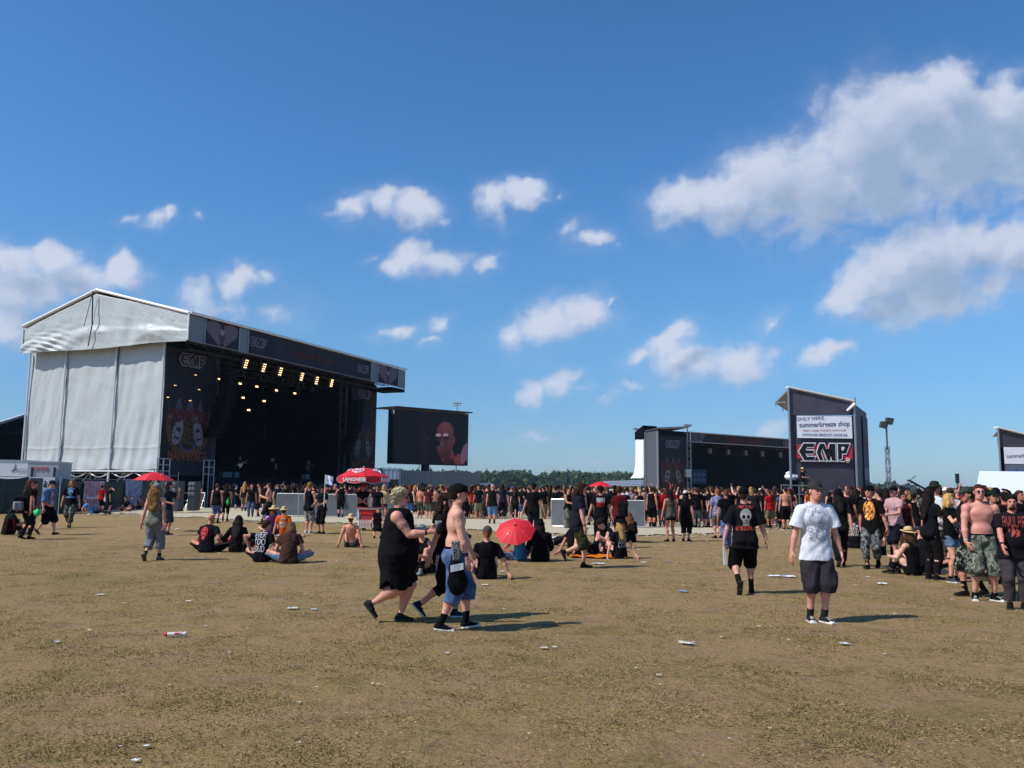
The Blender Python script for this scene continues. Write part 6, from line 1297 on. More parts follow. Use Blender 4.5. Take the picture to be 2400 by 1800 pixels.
print_on(p, 'shirt', v3(0, .1, .55), v3(-1, 0, 0), v3(0, 1, .2), .28, .36, 30, 36, lambda u, v: (text_mask(['TOUR', 'METAL', 'OPEN', 'AIR'], u, v), np.zeros(u.shape+(3,))+.5))
# --- left part of the field
p = who(356, 1314, 1131, 172, dict(walk(.45, 'r'), g=1.0, la=(.10, .14, .15), lf=(4, 55), ra=(-.08, -.16, .085), rf=(0, 0), lh=(.30, .04, .82), rh=(-.27, .05, .86)), [HR('#b08a58', 'wild', len=.34, w=.115, fz=.012, t=.014), ('bandana', '#8a8f92'), T('#8f8d7f', sleeve=.08, drop=.08, mat='mesh'), PA('#83848c', 1.58, ease=.036), SO('#1a1a1e', .2), ('shoes', '#6c6c66', dict(h=.06))], 'person with long bushy blond hair, beige tank top and grey trousers walking away', NEAR, skin='#d49c82')
p = who(389, 1255, 1131, 80, dict(g=1.02, lh=(.1, -.34, 1.5), rh=(-.2, -.25, 1.08), rep=(-.4, 1, -.5), lep=(.3, -.2, -1)), [HR('#15100e', 'long', len=.22, w=.07), CAP(), T('#2b2b30', sleeve=.8), PA('#4b4c50', 1.05, ease=.025), SO('#222', .12) if 0 else SO('#222226', .12), SH('#1d1b1a', h=.05)], 'black-haired man in dark grey shirt and grey shorts drinking below the red parasol', .010, skin='#c98e74')
p = who(162, 1236, 1122, 12, dict(walk(.75, 'l'), g=1.08, lh=(.33, -.08, .86), rh=(-.32, .0, .84)), [HR('#96603e', 'mid'), ('glasses', None), T('#0d1018', sleeve=.75), PA('#3e4240', 1.75, mat='camo', ease=.03), BT('#201b18'), ('watch', '#888888', dict(hand='l'))], 'man in black T-shirt with pale blue skull print and dark camouflage trousers', .009, skin='#cf957d')
print_on(p, 'shirt', v3(0, 0, 1.27), v3(1, 0, 0), v3(0, -1, 0), .32, .40, 34, 44, skull_print((.20, .36, .5), (.10, .25, .42)))
p = who(107, 1253, 1123, 80, dict(walk(.9, 'l'), g=1.10, belly=.03, lean=8, hpitch=14, rh=(-.26, -.04, .84)), [HR('#241a15'), CAP('#23202a'), ('shawl', '#5c82ad'), PA('#09090b', 1.12, ease=.04, flare=.03), ('shoes', '#2a2422', dict(h=-.02))], 'man with blue towel over his bare shoulders carrying a green bag', .009, skin='#d6a08c')
p = who(58, 1264, 1123, 150, dict(walk(.3, 'r'), fem=1, g=.98, hyaw=-50), [HR('#4a2a1c', 'long', len=.14), T('#0c0c11', sleeve=.4), PA('#101114', 1.92, ease=.014), SH('#15130f')], 'woman with reddish-brown hair in black with a silver backpack at the left', .009, skin='#cf8f78')
p = who(72, 1240, 1127, 120, stand(g=.95), [HR('#1d1511'), T('#15171c'), PA('#20242a', 1.9)], 'person in dark clothes beyond the woman with the silver backpack', .012)
p = who(16, 1253, None, 140, dict(sit_knees()), [HR('#14100e', 'mid'), T('#16221f', sleeve=.9), PA('#1a1c20', 1.9), SH('#cfcfcf', sole='w')], 'person with black hair sitting at the left edge', .010, hs=1.05)
p = who(236, 1203, 1137, 170, stand(g=.95), [HR('#120e0c'), T('#b3151c', sleeve=.55), PA('#14161f', 1.0), SH()], 'person in bright red shirt standing before the pink poster', .013)
p = who(254, 1203, 1138, 120, stand(g=.95, lh=(.1, -.25, 1.5)), [HR('#2a1b14'), T('#101013'), PA('#101013', .9), SH()], 'person in black with hand at face beside the red shirt', .013)
p = who(216, 1206, None, 100, dict(lie(), lean=-30, ppitch=-50, lh=(.3, .35, .1), rh=(-.3, .35, .1)), [HR('#2a1a14'), T('#6f9bc6'), PA('#20222a', 1.85), SH()], 'person in light blue shirt reclining on the ground by the fence', .013)
p = who(297, 1200, None, -20, sit_cross(hk=1), [HR('#18110e'), T('#12121a'), PA('#6a6456', 1.1)], 'dark-haired person sitting in front of the blue poster', .013)
p = who(308, 1197, None, 30, sit_knees(), [HR('#30211a'), T('#8fa3bd'), PA('#23252e', 1.8)], 'person in pale shirt sitting behind the other by the blue poster', .014)
p = who(325, 1194, None, 80, sit_knees(), [HR('#3a2a20'), PA('#23252e', 1.1)], 'bare-chested person sitting right of the blue poster', .014, skin='#b5765c')
# seated group left of centre
p = who(484, 1294, None, 172, dict(sit_cross(), g=1.12, hyaw=-8, rh=(-.30, -.16, .2), hk=.99), [T('#12141e', drop=.05, ease=.024), PA('#0e1018', 1.9, ease=.03), SH()], 'bald man sitting in black T-shirt with red round emblem on the back', NEAR, skin='#c07a60', hs=.98)
print_on(p, 'shirt', v3(.05, .2, .52), v3(-1, 0, 0), v3(0, 1, .25), .27, .34, 40, 50, lambda u, v: ((np.hypot((u-.5)*2, (v-.58)*1.9/.95) < .78)*~((np.hypot((np.abs(u-.5)-.14)/.09, (v-.62)/.08) < 1) | (np.abs(np.hypot((u-.5)*2, (v-.58)*2)-.58) < .05)) | (np.hypot((u-.5)/.16, (v-.1)/.1) < 1), np.zeros(u.shape+(3,))+np.array([.55, .06, .05])))
p = who(553, 1294, None, 185, dict(sit_knees(), fem=1, g=.98, lh=(.25, -.2, .25)), [HR('#1e1110', 'long', len=.36, w=.12, t=.014), T('#0f0c10', sleeve=1.5), PA('#0e0d10', 1.9), SH()], 'person with very long dark hair sitting beside the bald man with red emblem', NEAR, skin='#b98068', hs=.97)
p = who(612, 1316, None, 165, dict(sit_cross(), g=1.0, hyaw=-40, lh=(.36, -.02, .36), lep=(1, .5, 0), hk=1), [HR('#4a2f20', t=.016, fz=.006), T('#111017', drop=.07), PA('#14141a', 1.9), SH()], 'brown-haired person sitting in black T-shirt lettered EVER TOO LOUD', NEAR, skin='#c8927a', hs=.96)
print_on(p, 'shirt', v3(.03, .2, .50), v3(-1, 0, 0), v3(0, 1, .25), .30, .50, 70, 100, lambda u, v: (text_mask(['EVER', 'TOO', 'LOUD'], u, v), np.zeros(u.shape+(3,))+np.array([.50, .50, .54])))
p = who(676, 1320, None, 188, dict(sit_cross(), g=1.08, lean=30, hpitch=22), [HR('#7a5a3c', 'mid', t=.012, fz=.006), T('#4b3129', drop=.10, ease=.03), ('pants', '#5d7a99', dict(to=1.88, mat='denim', ease=.028, name='jeans')), SH()], 'light-brown-haired person in brown T-shirt and pale jeans sitting cross-legged', NEAR, skin='#c8927a', hs=.97)
p = who(636, 1256, None, 178, dict(sit_cross(), fem=1, g=.98), [HR('#6b4428', 'mid'), ('straw', '#d0b070', dict(brim=.10, tilt=14)), TK('#4a1a52'), PA('#2a2a38', .6)], 'woman in wide straw hat and purple tank top sitting beside the orange shirt', .010, skin='#cf967c', hs=1.04)
p = who(664, 1256, None, 184, dict(sit_back(), g=1.05, lean=-4, lh=(.30, .20, .06), rh=(-.30, .2, .06)), [HR('#3a2418'), ('straw', '#c9a356', dict(brim=.06, tilt=6)), T('#e0641a', drop=.05), PA('#3a3c48', 1.0), SH()], 'person in orange T-shirt and straw hat sitting beside the purple tank top', .010, skin='#c8866a', hs=1.0)
print_on(p, 'shirt', v3(0, .1, .45), v3(-1, 0, 0), v3(0, 1, 0), .26, .38, 24, 34, blob_print([(.75, .45, .3), (.7, .55, .45)], 5, dens=.0))
p = who(583, 1281, None, 95, dict(lie(), hk=1.05), [HR('#3a2418'), T('#c01820'), PA('#20242e', 1.2)], 'person in red shirt lying on the grass behind the seated group', .012, skin='#c8866a')
# standing people along the gravel
def std(x, yf, yh, yaw, wear, label, q=None, **k): return who(x, yf, yh, yaw, dict(stand(), **(q or {})), wear, label, k.pop('cell', .013), **k)
std(505, 1226, 1133, 175, [HR('#54301f'), TK('#0f0f11', drop=.1), ('pants', '#2b4771', dict(to=1.15, mat='denim', ease=.03)), BT()], 'stocky man in black sleeveless shirt and blue jeans shorts seen from behind', dict(g=1.12))
std(527, 1222, 1136, 190, [HR('#1c120f', 'mid'), TK('#14100f'), PA('#0e0e10', 1.3), BT()], 'person in black close behind the man in jeans shorts', dict(g=1.0))
std(571, 1199, 1129, 180, [HR('#a8803f', 'long', len=.36, w=.11), TK('#131313'), PA('#77765a', 1.15, ease=.03), BT()], 'person with waist-long blond hair and khaki shorts seen from behind')
std(587, 1213, 1134, 10, [HR('#8a2a16'), T('#141018', sleeve=.3), ('pants', '#26385a', dict(to=1.9, mat='denim')), BT()], 'red-haired person in black shirt and blue jeans facing the viewer', dict(fem=1))
std(605, 1212, 1131, -60, [HR('#1c1310'), ('hat', K, dict(brim=.04)), TK('#101012', drop=.2), PA('#141416', 1.1, ease=.03), BT()], 'person in black hat and sleeveless black shirt near the barrier')
p = who(628, 1229, 1130, -85, dict(walk(.95, 'l'), g=1.02, rh=(-.2, -.32, 1.15), lh=(.1, -.30, 1.2), lcurl=.9), [HR('#3c2618'), PA('#262320', 1.15, ease=.028), SO('#222', .3) if 0 else SO('#222222', .3), BT('#2a2019')], 'bare-chested man in dark brown shorts walking left with a drink', .010, skin='#d79f80')
std(722, 1250, 1130, 150, [HR('#8a6a3c', t=.012), TK('#0c0e1c', drop=.12), PA('#8e8d88', 1.15, mat='camo', ease=.035, cargo=1), ('shoes', '#c9c9c9', dict(sole='w', h=.05))], 'blond man in navy sleeveless shirt with white back print and pale camouflage shorts', dict(g=1.05, rh=(-.2, -.28, 1.08), lh=(.2, -.28, 1.08)), cell=.010)
flagger = std(753, 1251, 1136, -30, [HR('#2a1e16'), CAP('#1c1d26'), T('#0f1018', sleeve=.6), PA('#101012', 1.3, ease=.025), SH('#1d1b19')], 'person in dark cap holding the small flag on a pole', dict(g=1.0, rh=(-.18, -.30, 1.05), lh=(.18, -.30, 1.08), hpitch=16), cell=.010)
std(798, 1214, 1132, 190, [HR('#1a1210'), TK('#0c0b0e', drop=.1), PA('#14120f', 1.1, ease=.03), BT()], 'person in black leaning at the barrier right of the flag', dict(fem=1, g=1.1, lh=(.3, -.25, 1.05)))
std(848, 1243, 1134, 12, [HR('#5a3524'), ('cap', '#c0201c', {}), T('#101013'), ('pants', '#3c8ac0', dict(to=1.2, mat='camo', ease=.035)), SH('#c8c8c8')], 'vendor in red cap and black T-shirt with crossed arms behind the red cart', dict(g=1.1, rh=(.05, -.28, 1.08), lh=(-.05, -.32, 1.12), hpitch=10), cell=.010, skin='#c07a62')
std(882, 1232, 1137, 5, [HR('#1f1511'), ('glasses', None), T('#0e0f14', drop=.05), PA('#15151a', 1.9)], 'man with sunglasses in plain black T-shirt behind the red cart', dict(g=1.06), skin='#b57a62')
std(898, 1222, 1136, 8, [HR('#c8a055', 'mid'), ('glasses', None), TK('#c8b089'), PA('#3b3a38', .6), SH()], 'blonde woman with sunglasses and beige top behind the man in plain black', dict(fem=1))
std(1153, 1229, 1135, 172, [TK('#141416', drop=.1, sleeve=.15), ('pants', '#5b81ad', dict(to=1.2, mat='denim', ease=.035)), SO('#141416', .25), BT()], 'bald man in black vest with square back patch and light blue jeans shorts', dict(g=1.14), skin='#d29478', cell=.011)
pm = std(1250, 1262, 1133, 176, [HR('#1a1412'), CAP('#101114'), T('#0d0e10', drop=.08), PA('#22252b', 1.92, ease=.02), SH()], 'man in black cap, black T-shirt and dark jeans seen from behind above the red umbrella', dict(g=1.08, lh=(.36, .0, .84), rh=(-.36, .0, .84)), cell=.010, skin='#c88f78')
p = std(1408, 1285, 1139, 175, [HR('#1a1412'), CAP('#0f1013'), T('#0c0c10', drop=.08, ease=.026), PA('#0e0f12', 1.92, ease=.02), BT()], 'man in black with white and red print on his back next to the striding man', dict(g=1.12, lh=(.38, .0, .84), rh=(-.36, .0, .84)), cell=.010, skin='#c88f78')
print_on(p, 'shirt', v3(0, 0, 1.33), v3(-1, 0, 0), v3(0, 1, 0), .26, .26, 30, 30, lambda u, v: ((fbm2(u*3, v*2, 2, 6) > -.05)*(np.abs(u-.5) < .48), np.where((v > .5)[..., None], np.array([.5, .48, .5]), np.array([.45, .03, .03]))))
p = std(1452, 1272, 1140, 160, [HR('#5a3a22', t=.03, fz=.01), T('#5c1218', sleeve=.8), PA('#0f0f14', 1.92), BT()], 'frizzy-haired person in dark red shirt with a black backpack', dict(g=1.05), cell=.011)
p = std(1331, 1240, 1142, 45, [HR('#3a2318'), TK('#0e0e10', drop=.12), PA('#5d5a46', 1.9, mat='camo', ease=.03), SH('#3a342e')], 'man in black sleeveless shirt and khaki camouflage trousers beside the lone barrier panel', dict(g=1.03, rh=(-.1, -.32, 1.1), lh=(.1, -.32, 1.1)), skin='#c98c70')
std(1500, 1238, 1146, 180, [HR('#c0a060', 'bun'), ('dress', '#0d0c0e', dict(sleeve=0, drop=.72, flare=.07))], 'blonde woman in long black dress seen from behind', dict(fem=1, g=1.0), skin='#c98f78')
std(1528, 1232, 1146, 185, [HR('#3a2a20'), TK('#101012'), PA('#111113', 1.1)], 'man in black tank top right of the long black dress', dict(g=1.1))
p = std(1572, 1270, 1148, 195, [HR('#0f0b0b', 'long', len=.08, w=.09, t=.016), TK('#5f5b52', drop=.10, flare=.03), ('skirt', '#0c0c0e', dict(len=.20)), ('shoes', '#141414', dict(h=.05))], 'woman in shiny grey top and black miniskirt standing with legs apart', dict(fem=1, g=.98, la=(.14, .05, .085), ra=(-.14, -.05, .085), lh=(.34, .02, .86)), cell=.010, skin='#c07f66')
std(1608, 1269, 1150, 150, [HR('#1a1311', 'mid'), CAP('#d8d8dc', back=1), T('#0d0c10', drop=.06), PA('#0b0b0d', 1.5, ease=.03), SH('#141218')], 'person in black shirt and black cropped trousers right of the woman in miniskirt', dict(g=1.08), cell=.010, skin='#c98c76')
std(1633, 1226, 1144, 100, [HR('#a8824a', 'long', len=.14), T('#101216'), PA('#12140f', 1.1), BT()], 'long-haired blond person in black in front of the second stage', dict(g=1.02))
std(1683, 1262, 1146, 190, [HR('#9a5436'), T('#8e8fb0', mat='plaid', sleeve=.8, drop=.12), PA('#6d6a60', 1.1), SH()], 'man in checked white and purple shirt seen from behind', dict(g=1.06))
std(1704, 1285, 1147, 185, [HR('#5d3a2a', t=.001), T('#0b0b0e', drop=.05), ('pants', '#2a5c9c', dict(to=1.94, mat='denim', ease=.018)), SH('#5a5c62')], 'man with shaved hair in black T-shirt and bright blue jeans', dict(g=1.06, la=(.08, .15, .085), ra=(-.1, -.1, .085)), cell=.010, skin='#b97a60')
std(1806, 1237, 1148, 195, [HR('#4a2a1c'), T('#b8181e', drop=.08), PA('#87856c', 1.15, ease=.03), SH()], 'man in bright red T-shirt and khaki shorts', dict(g=1.04), skin='#b8705a')
std(1843, 1242, 1141, 182, [HR('#3a2419'), PA('#0f0f12', 1.1, ease=.03), SH('#1c1c20', sole='w')], 'bare-backed man in black shorts below the tower platform', dict(g=1.02), skin='#c98f70', cell=.011)
std(1772, 1240, 1146, 170, [HR('#2a1d15'), T('#1c1d24'), PA('#15151a', 1.1)], 'man in charcoal T-shirt left of the red T-shirt')
std(2137, 1252, 1150, 185, [HR('#3a2418'), T('#c06a12', drop=.08), ('pants', '#22344f', dict(to=1.2, mat='denim', ease=.03)), SH()], 'person in mustard orange T-shirt among the right-hand crowd', dict(g=1.0), skin='#c98a66')
# seated centre
p = who(822, 1282, None, 183, dict(sit_back(), g=1.02), [HR('#5a3c26'), ('straw', '#c2a468', dict(brim=.06, tilt=2)), PA('#4a4438', 1.0, ease=.02), SH()], 'bare-backed man in straw hat sitting propped on his arms', .009, skin='#d08a6c', hs=.95)
p = who(884, 1262, 1193, 182, dict(pz=.45, la=(.14, -.10, .085), ra=(-.14, -.05, .085), lean=26, lh=(.3, -.25, .5), rh=(-.3, -.25, .5), lkp=(.3, -1, .2), rkp=(-.3, -1, .2), hk=.73), [HR('#b58a3f', 'tail', len=.34), TK('#101014'), PA('#15151c', 1.0), SH()], 'crouching woman with long blond ponytail and backpack left of the foreground trio', .009, skin='#d29880')
p = who(1140, 1356, None, 186, dict(sit_back(), g=1.02, lean=-4, rh=(-.42, .10, .06), lh=(.30, .08, .06), hyaw=-12), [HR('#7a4526', 'tail', len=.40), CAP('#4c514c'), T('#0e0d11', drop=.06, sleeve=.8), PA('#131218', 1.9), SH()], 'ponytailed person in grey cap and black T-shirt sitting propped on one arm', NEAR, skin='#d69c84', hs=1.0)
p = who(993, 1345, None, -20, dict(sit_knees(), fem=1), [HR('#3a241a'), CAP('#8f8f88'), TK('#0f0f12'), PA('#111114', 1.9), SH('#8a8a8a')], 'person in pale cap sitting between the two foreground walkers', .011, skin='#c98f78')
p = who(1218, 1314, None, 215, dict(sit_cross(), fem=1, g=1.0, rh=(-.12, -.26, .62), lh=(.3, -.2, .3)), [HR('#2a1a14', 'mid'), TK('#4a9fc4', drop=.05), ('pants', '#5f7fa8', dict(to=1.9, mat='denim', ease=.018)), SH('#c8c0b0')], 'person in turquoise tank top and blue jeans sitting under the red umbrella', .009, skin='#b96a54', hs=.95)
p = who(1266, 1316, None, 180, dict(sit_knees(), g=1.1), [HR('#120d0c', 'mid', t=.012), ('hat', '#0f0d0e', dict(brim=.05)), T('#0b0a0d', sleeve=1.5, ease=.03), PA('#0c0c0f', 1.9)], 'person in black hat and black shirt sitting right of the red umbrella', .010, hs=1.0)
p = who(1298, 1278, None, 60, dict(lie()), [HR('#1d1512'), CAP('#23212a'), T('#d8d4d0'), PA('#1a1a20', 1.9)], 'person in dark cap lying on the grass beyond the black hat', .012)
p = who(1345, 1303, None, 120, dict(sit_back(), lean=5), [HR('#1a1210'), T('#0e0e10'), PA('#101014', 1.92, ease=.03), SH()], 'black-clad person sitting with stretched legs behind the striding man', .011)
p = who(1430, 1292, None, -50, dict(sit_knees(), lean=42, hpitch=25, g=1.05, rh=(-.15, -.45, .12)), [HR('#2a1c15', t=.012), CAP('#241d18', back=1), T('#101116', drop=.06), PA('#14151b', 1.9)], 'person in black leaning forward over the orange blanket', .010, skin='#d6a08c', hs=1.08)
p = who(1452, 1308, None, 196, dict(sit_back(), lean=-2, fem=1, lh=(.36, .05, .06)), [HR('#b08a56', 'long', len=.22), CAP('#111114', back=1), T('#131218', sleeve=.6), PA('#131318', 1.9), SH()], 'blonde person in black T-shirt with white back print sitting on the orange blanket', .009, skin='#d6a08c', hs=.98)
print_on(p, 'shirt', v3(-.02, .1, .45), v3(-1, 0, 0), v3(0, 1, 0), .22, .34, 36, 50, lambda u, v: (text_mask(['CRADLE', 'TOUR', 'DATES', 'LIVE'], u, v), np.zeros(u.shape+(3,))+.45))
p = who(1478, 1270, None, 190, dict(sit_knees()), [HR('#6b452c', 'long', len=.35, w=.12), T('#151316', sleeve=1.5), PA('#14141a', 1.9)], 'person with long brown hair sitting beyond the orange blanket', .011, hs=1.0)
print('people', time.time()-T0)
# ================================================================== CROWD
def crowd():
    arch = []
    def A(q, wear, tag_, skin='#c98f76'):
        arch.append((person((0, 300, 0), 0, dict(q, hands=0), wear, 'x', h=1.8, cell=.024, skin=skin, seed=len(arch)), wear, tag_))
    A(stand(), [HR(), T(K), PA(K, 1.1, ease=.03), SH()], 's'); A(stand(g=1.1), [HR(), T(K, drop=.1), PA(K, 1.9), BT()], 's')
    A(stand(fem=1, g=.95), [HR(style='long', len=.28), T(K), PA(K, 1.9), SH()], 'w'); A(stand(g=1.05), [HR(style='long', len=.2, w=.1), TK(K), PA(K, 1.15, ease=.03), BT()], 's')
    A(stand(fem=1), [HR(style='tail'), TK(K), PA(K, .6), SH()], 'w'); A(stand(rh=(-.15, -.3, 1.1), lh=(.12, -.32, 1.12)), [HR(), CAP(K), T(K), PA(K, 1.9), BT()], 's')
    A(walk(.6, 'l'), [HR(), T(K), PA(K, 1.2, ease=.03), SH()], 's'); A(stand(g=1.15, belly=.04), [HR(), TK(K, drop=.1), PA(K, 1.1, ease=.03), BT()], 's')
    A(stand(lh=(.25, -.35, 1.75), lep=(1, -.2, -.6)), [HR(style='mid'), T(K), PA(K, 1.9), BT()], 's'); A(stand(g=1.02), [HR(), PA(K, 1.1, ease=.03), SH()], 'bare')
    A(stand(g=1.05, rh=(-.25, -.3, 1.2)), [HR(style='mid'), ('hat', K, dict(brim=.05)), T(K, sleeve=.7), PA(K, 1.9), BT()], 's'); A(stand(fem=1, g=1.0), [HR(style='long', len=.3, w=.1), ('dress', K, dict(sleeve=0, drop=.3, flare=.04)), BT()], 'dress')
    hairc = [('dark', '#17100e', 10), ('brown', '#3a2519', 7), ('blond', '#a07c48', 2), ('fair', '#6f5436', 2), ('red', '#5c2414', 1)]
    topc = [('black', '#0c0c0f', 28), ('charcoal', '#202128', 4), ('navy', '#141a2c', 3), ('white', '#c9ccd4', 2), ('grey', '#5f6268', 2), ('red', '#9c1b1c', 1), ('maroon', '#451318', 1), ('olive', '#3a3d28', 1), ('blue', '#3a5c8a', 1), ('orange', '#c4601c', 1)]
    botc = [('black', '#0d0d10', 9), ('olive', '#45472f', 2), ('khaki', '#7d7860', 3), ('blue denim', '#34517d', 4), ('grey', '#4c4c50', 2), ('camouflage', '#55584a', 2)]
    capc = [('black', '#0e0e10', 8), ('white', '#cfcfcf', 1), ('green', '#1d4a2e', .5), ('red', '#8a1c1c', .4), ('blue', '#2a5690', .5), ('grey', '#45484a', 2)]
    skins = ['#cf957b', '#d8a088', '#c08066', '#b5765c', '#dcae98']; pick = lambda L: random.choices(L, [x[2] for x in L])[0]
    pts = []; labels = {}
    busy = [G(p[0], p[1])[:2] for p in [(505,1226),(527,1222),(571,1199),(587,1213),(605,1212),(628,1229),(722,1250),(753,1251),(798,1214),(848,1243),(882,1232),(898,1222),(1153,1229),(1250,1262),(1331,1240),(1500,1238),(1528,1232),(1572,1270),(1608,1269),(1633,1226),(1683,1262),(1704,1285),(1806,1237),(1843,1242),(1772,1240),(2137,1252),(2046,1334),(2103,1313),(2199,1342),(2234,1366),(2283,1398),(2337,1372),(1972,1330)]]
    def zone(x):
        for lim, nm in ((560, 'left of the barriers by the main stage'), (700, 'below the dark main stage opening'), (790, 'left of the large red and white umbrella'), (905, 'behind the large red and white umbrella'), (1010, 'below the video screen'), (1130, 'before the long grey container'), (1300, 'before the forest'), (1500, 'left of the second stage'), (1620, 'below the second stage banner'), (1760, 'before the second stage opening'), (1850, 'left of the dark tower'), (2010, 'below the white tower banner'), (2120, 'near the light mast'), (2230, 'near the camera crane'), (2500, 'before the white marquee')):
            if x < lim: return nm
    regs = [(452, 660, 1172, 1203, 60), (660, 960, 1168, 1201, 180), (960, 1300, 1168, 1219, 270), (1300, 1500, 1172, 1236, 110), (1500, 1860, 1172, 1236, 220), (1860, 1990, 1172, 1218, 60), (1990, 2400, 1176, 1264, 220), (2190, 2400, 1262, 1345, 30), (2060, 2400, 1225, 1300, 40)]
    n = 0; cand = []
    for (x0, x1, y0, y1, cnt) in regs:
        k = 0; tries = 0
        while k < cnt and tries < 9000:
            tries += 1; x = random.uniform(x0, x1); y = y0+(y1-y0)*random.random()**.8; g_ = G(x, y+(x-1200)*.006)
            if g_[1] > 96 or any((g_[0]-p[0])**2+(g_[1]-p[1])**2 < .36**2 for p in pts) or any(abs(g_[0]-p[0]) < .5 and abs(g_[1]-p[1]) < 1.0 for p in busy): continue
            pts.append(g_[:2]); k += 1; cand.append((g_[1], x, g_))
    cand.sort(key=lambda c_: c_[0]); NI = 205
    if True:
        for (_, x, g_) in cand[:NI]:
            root, wear, kind = arch[n] if n < len(arch) else random.choices(arch, [6, 6, 4, 4, 2, 4, 2, 3, 3, 2, 2, 2])[0]; first = n < len(arch); n += 1
            if first: o = root['root']
            else:
                src = root['root']; o = src.copy(); COL.objects.link(o)
                for ch in list(src.children):
                    c = ch.copy(); COL.objects.link(c); c.parent = o
            to_stage = math.degrees(math.atan2(g_[0]-(-22 if x < 1320 else 36), -(g_[1]-(80 if x < 1320 else 130)))); yaw = 180+(-25 if x < 1320 else -5)+random.gauss(0, 28) if random.random() < .72 else random.uniform(0, 360)
            o.location = (g_[0], g_[1], gz_at(g_[0], g_[1])); o.rotation_euler = (0, 0, R(yaw)); s = random.gauss(.985, .035); s = min(1.06, max(.91, s))*(.95 if kind in ('w', 'dress') else 1); o.scale = (s, s, s)
            o.color = (*hx(random.choice(skins)), 1); h = pick(hairc); t = pick(topc); b = pick(botc); cp = pick(capc); desc = []; hasT = False
            for ch in o.children:
                nm = ch.name.split('.')[0]
                if nm in ('shirt', 'tank_top', 'dress'): ch.color = (*hx(t[1]), 1); desc.append(t[0]+' '+{'shirt': 'T-shirt', 'tank_top': 'sleeveless shirt', 'dress': 'dress'}[nm]); hasT = True
                elif nm in ('shorts', 'trousers'):
                    ch.color = (*hx(b[1]), 1); desc.append(b[0]+' '+nm)
                    if b[0] in ('blue denim', 'camouflage'):
                        ch.material_slots[0].link = 'OBJECT'; ch.material_slots[0].material = CLOTH['denim' if b[0][0] == 'b' else 'camo']
                elif nm == 'hair': ch.color = (*hx(h[1]), 1)
                elif nm in ('cap', 'hat'): ch.color = (*hx(cp[1]), 1); desc.append(cp[0]+' '+nm)
            if not hasT: desc.insert(0, 'bare torso')
            desc.sort(key=lambda q_: ('cap' in q_ or 'hat' in q_)); 
            face = yaw % 360; fc = 'facing the viewer' if face < 50 or face > 310 else 'facing right' if face < 130 else 'seen from behind' if face < 230 else 'facing left'
            lab = h[0]+'-haired person, '+' and '.join(desc[:2])+(', '+desc[2] if len(desc) > 2 else '')+', '+fc+' '+zone(x)
            labels.setdefault(lab, []).append(o); o['category'] = 'person'; o['group'] = 'festival crowd before the stages'
    for lab, os_ in labels.items():
        w = lab.split()
        if len(w) > 16: lab = ' '.join(w).replace('person, ', '').replace(' and ', ', ')
        if len(lab.split()) > 16: lab = lab.replace('seen from behind ', '').replace('facing the viewer', 'facing us').replace('large red and white', 'big red').replace('by the main stage', '').strip()
        for i, o in enumerate(sorted(os_, key=lambda q_: q_.location[1])):
            l2 = lab
            if len(os_) > 1: l2 = ('nearer ' if i == 0 else 'farther ' if i == len(os_)-1 else 'middle ')+lab
            o['label'] = ' '.join(l2.split()[:16])
    # the far rest of the crowd reads as one dark mass
    low = []
    for q, wear in ((stand(g=1.05), [HR(), T(K), PA(K, 1.9)]), (stand(fem=1), [HR(style='long', len=.25), T(K), PA(K, 1.9)]), (stand(rh=(-.15, -.3, 1.1)), [HR(), CAP(K), T(K), PA(K, 1.1, ease=.03)]), (stand(g=1.1), [HR(style='mid'), TK(K), PA(K, 1.1, ease=.03)]), (stand(lh=(.25, -.2, 1.95), lep=(1, -.2, -.6)), [HR(), T(K), PA(K, 1.9)]), (stand(), [HR(), PA(K, 1.1)])):
        r_ = person((0, 0, 0), 0, dict(q, hands=0), wear, 'x', h=1.8, cell=.038, seed=3)['root']; ms = []
        for ob in [r_]+list(r_.children):
            me = ob.data; V = np.empty(len(me.vertices)*3, np.float32); me.vertices.foreach_get('co', V); F = np.empty(len(me.polygons)*4, np.int32); me.loops.foreach_get('vertex_index', F); ms.append((ob.name.split('.')[0], V.reshape(-1, 3), F.reshape(-1, 4)))
        for ob in list(r_.children)+[r_]: bpy.data.objects.remove(ob)
        low.append(ms)
    VV, FF, CC, base = [], [], [], 0
    for (_, x, g_) in cand[NI:]:
        ms = random.choices(low, [6, 4, 4, 3, 1, 1])[0]; yaw = R(random.gauss(165, 45)); s = random.gauss(.985, .04); c_, s_ = math.cos(yaw), math.sin(yaw); M = np.array([[c_, -s_, 0], [s_, c_, 0], [0, 0, 1]])*s; cols = {'person': hx(random.choice(skins)), 'hair': hx(pick(hairc)[1]), 'shirt': hx(pick(topc)[1]), 'cap': hx(pick(capc)[1])}; cols['tank_top'] = cols['shirt']; cols['shorts'] = cols['trousers'] = hx(pick(botc)[1])
        for nm, V, F in ms: VV.append(V @ M.T+g_); FF.append(F+base); CC.append(np.tile(np.array(cols.get(nm, (.02, .02, .02))), (len(F)*4, 1))); base += len(V)
    me = mesh_np('crowd', np.concatenate(VV), np.concatenate(FF), True); at = me.color_attributes.new('art', 'FLOAT_COLOR', 'CORNER'); c4 = np.ones((sum(len(c) for c in CC), 4), np.float32); c4[:, :3] = np.concatenate(CC); at.data.foreach_set('color', c4.ravel())
    link('crowd', me, [attr_mat('crowd_clothes', .8, spec=.15)], kind='stuff', label='dense far crowd of mostly black-clad festival visitors before the stages')
    print('crowd', n, len(cand))
crowd()
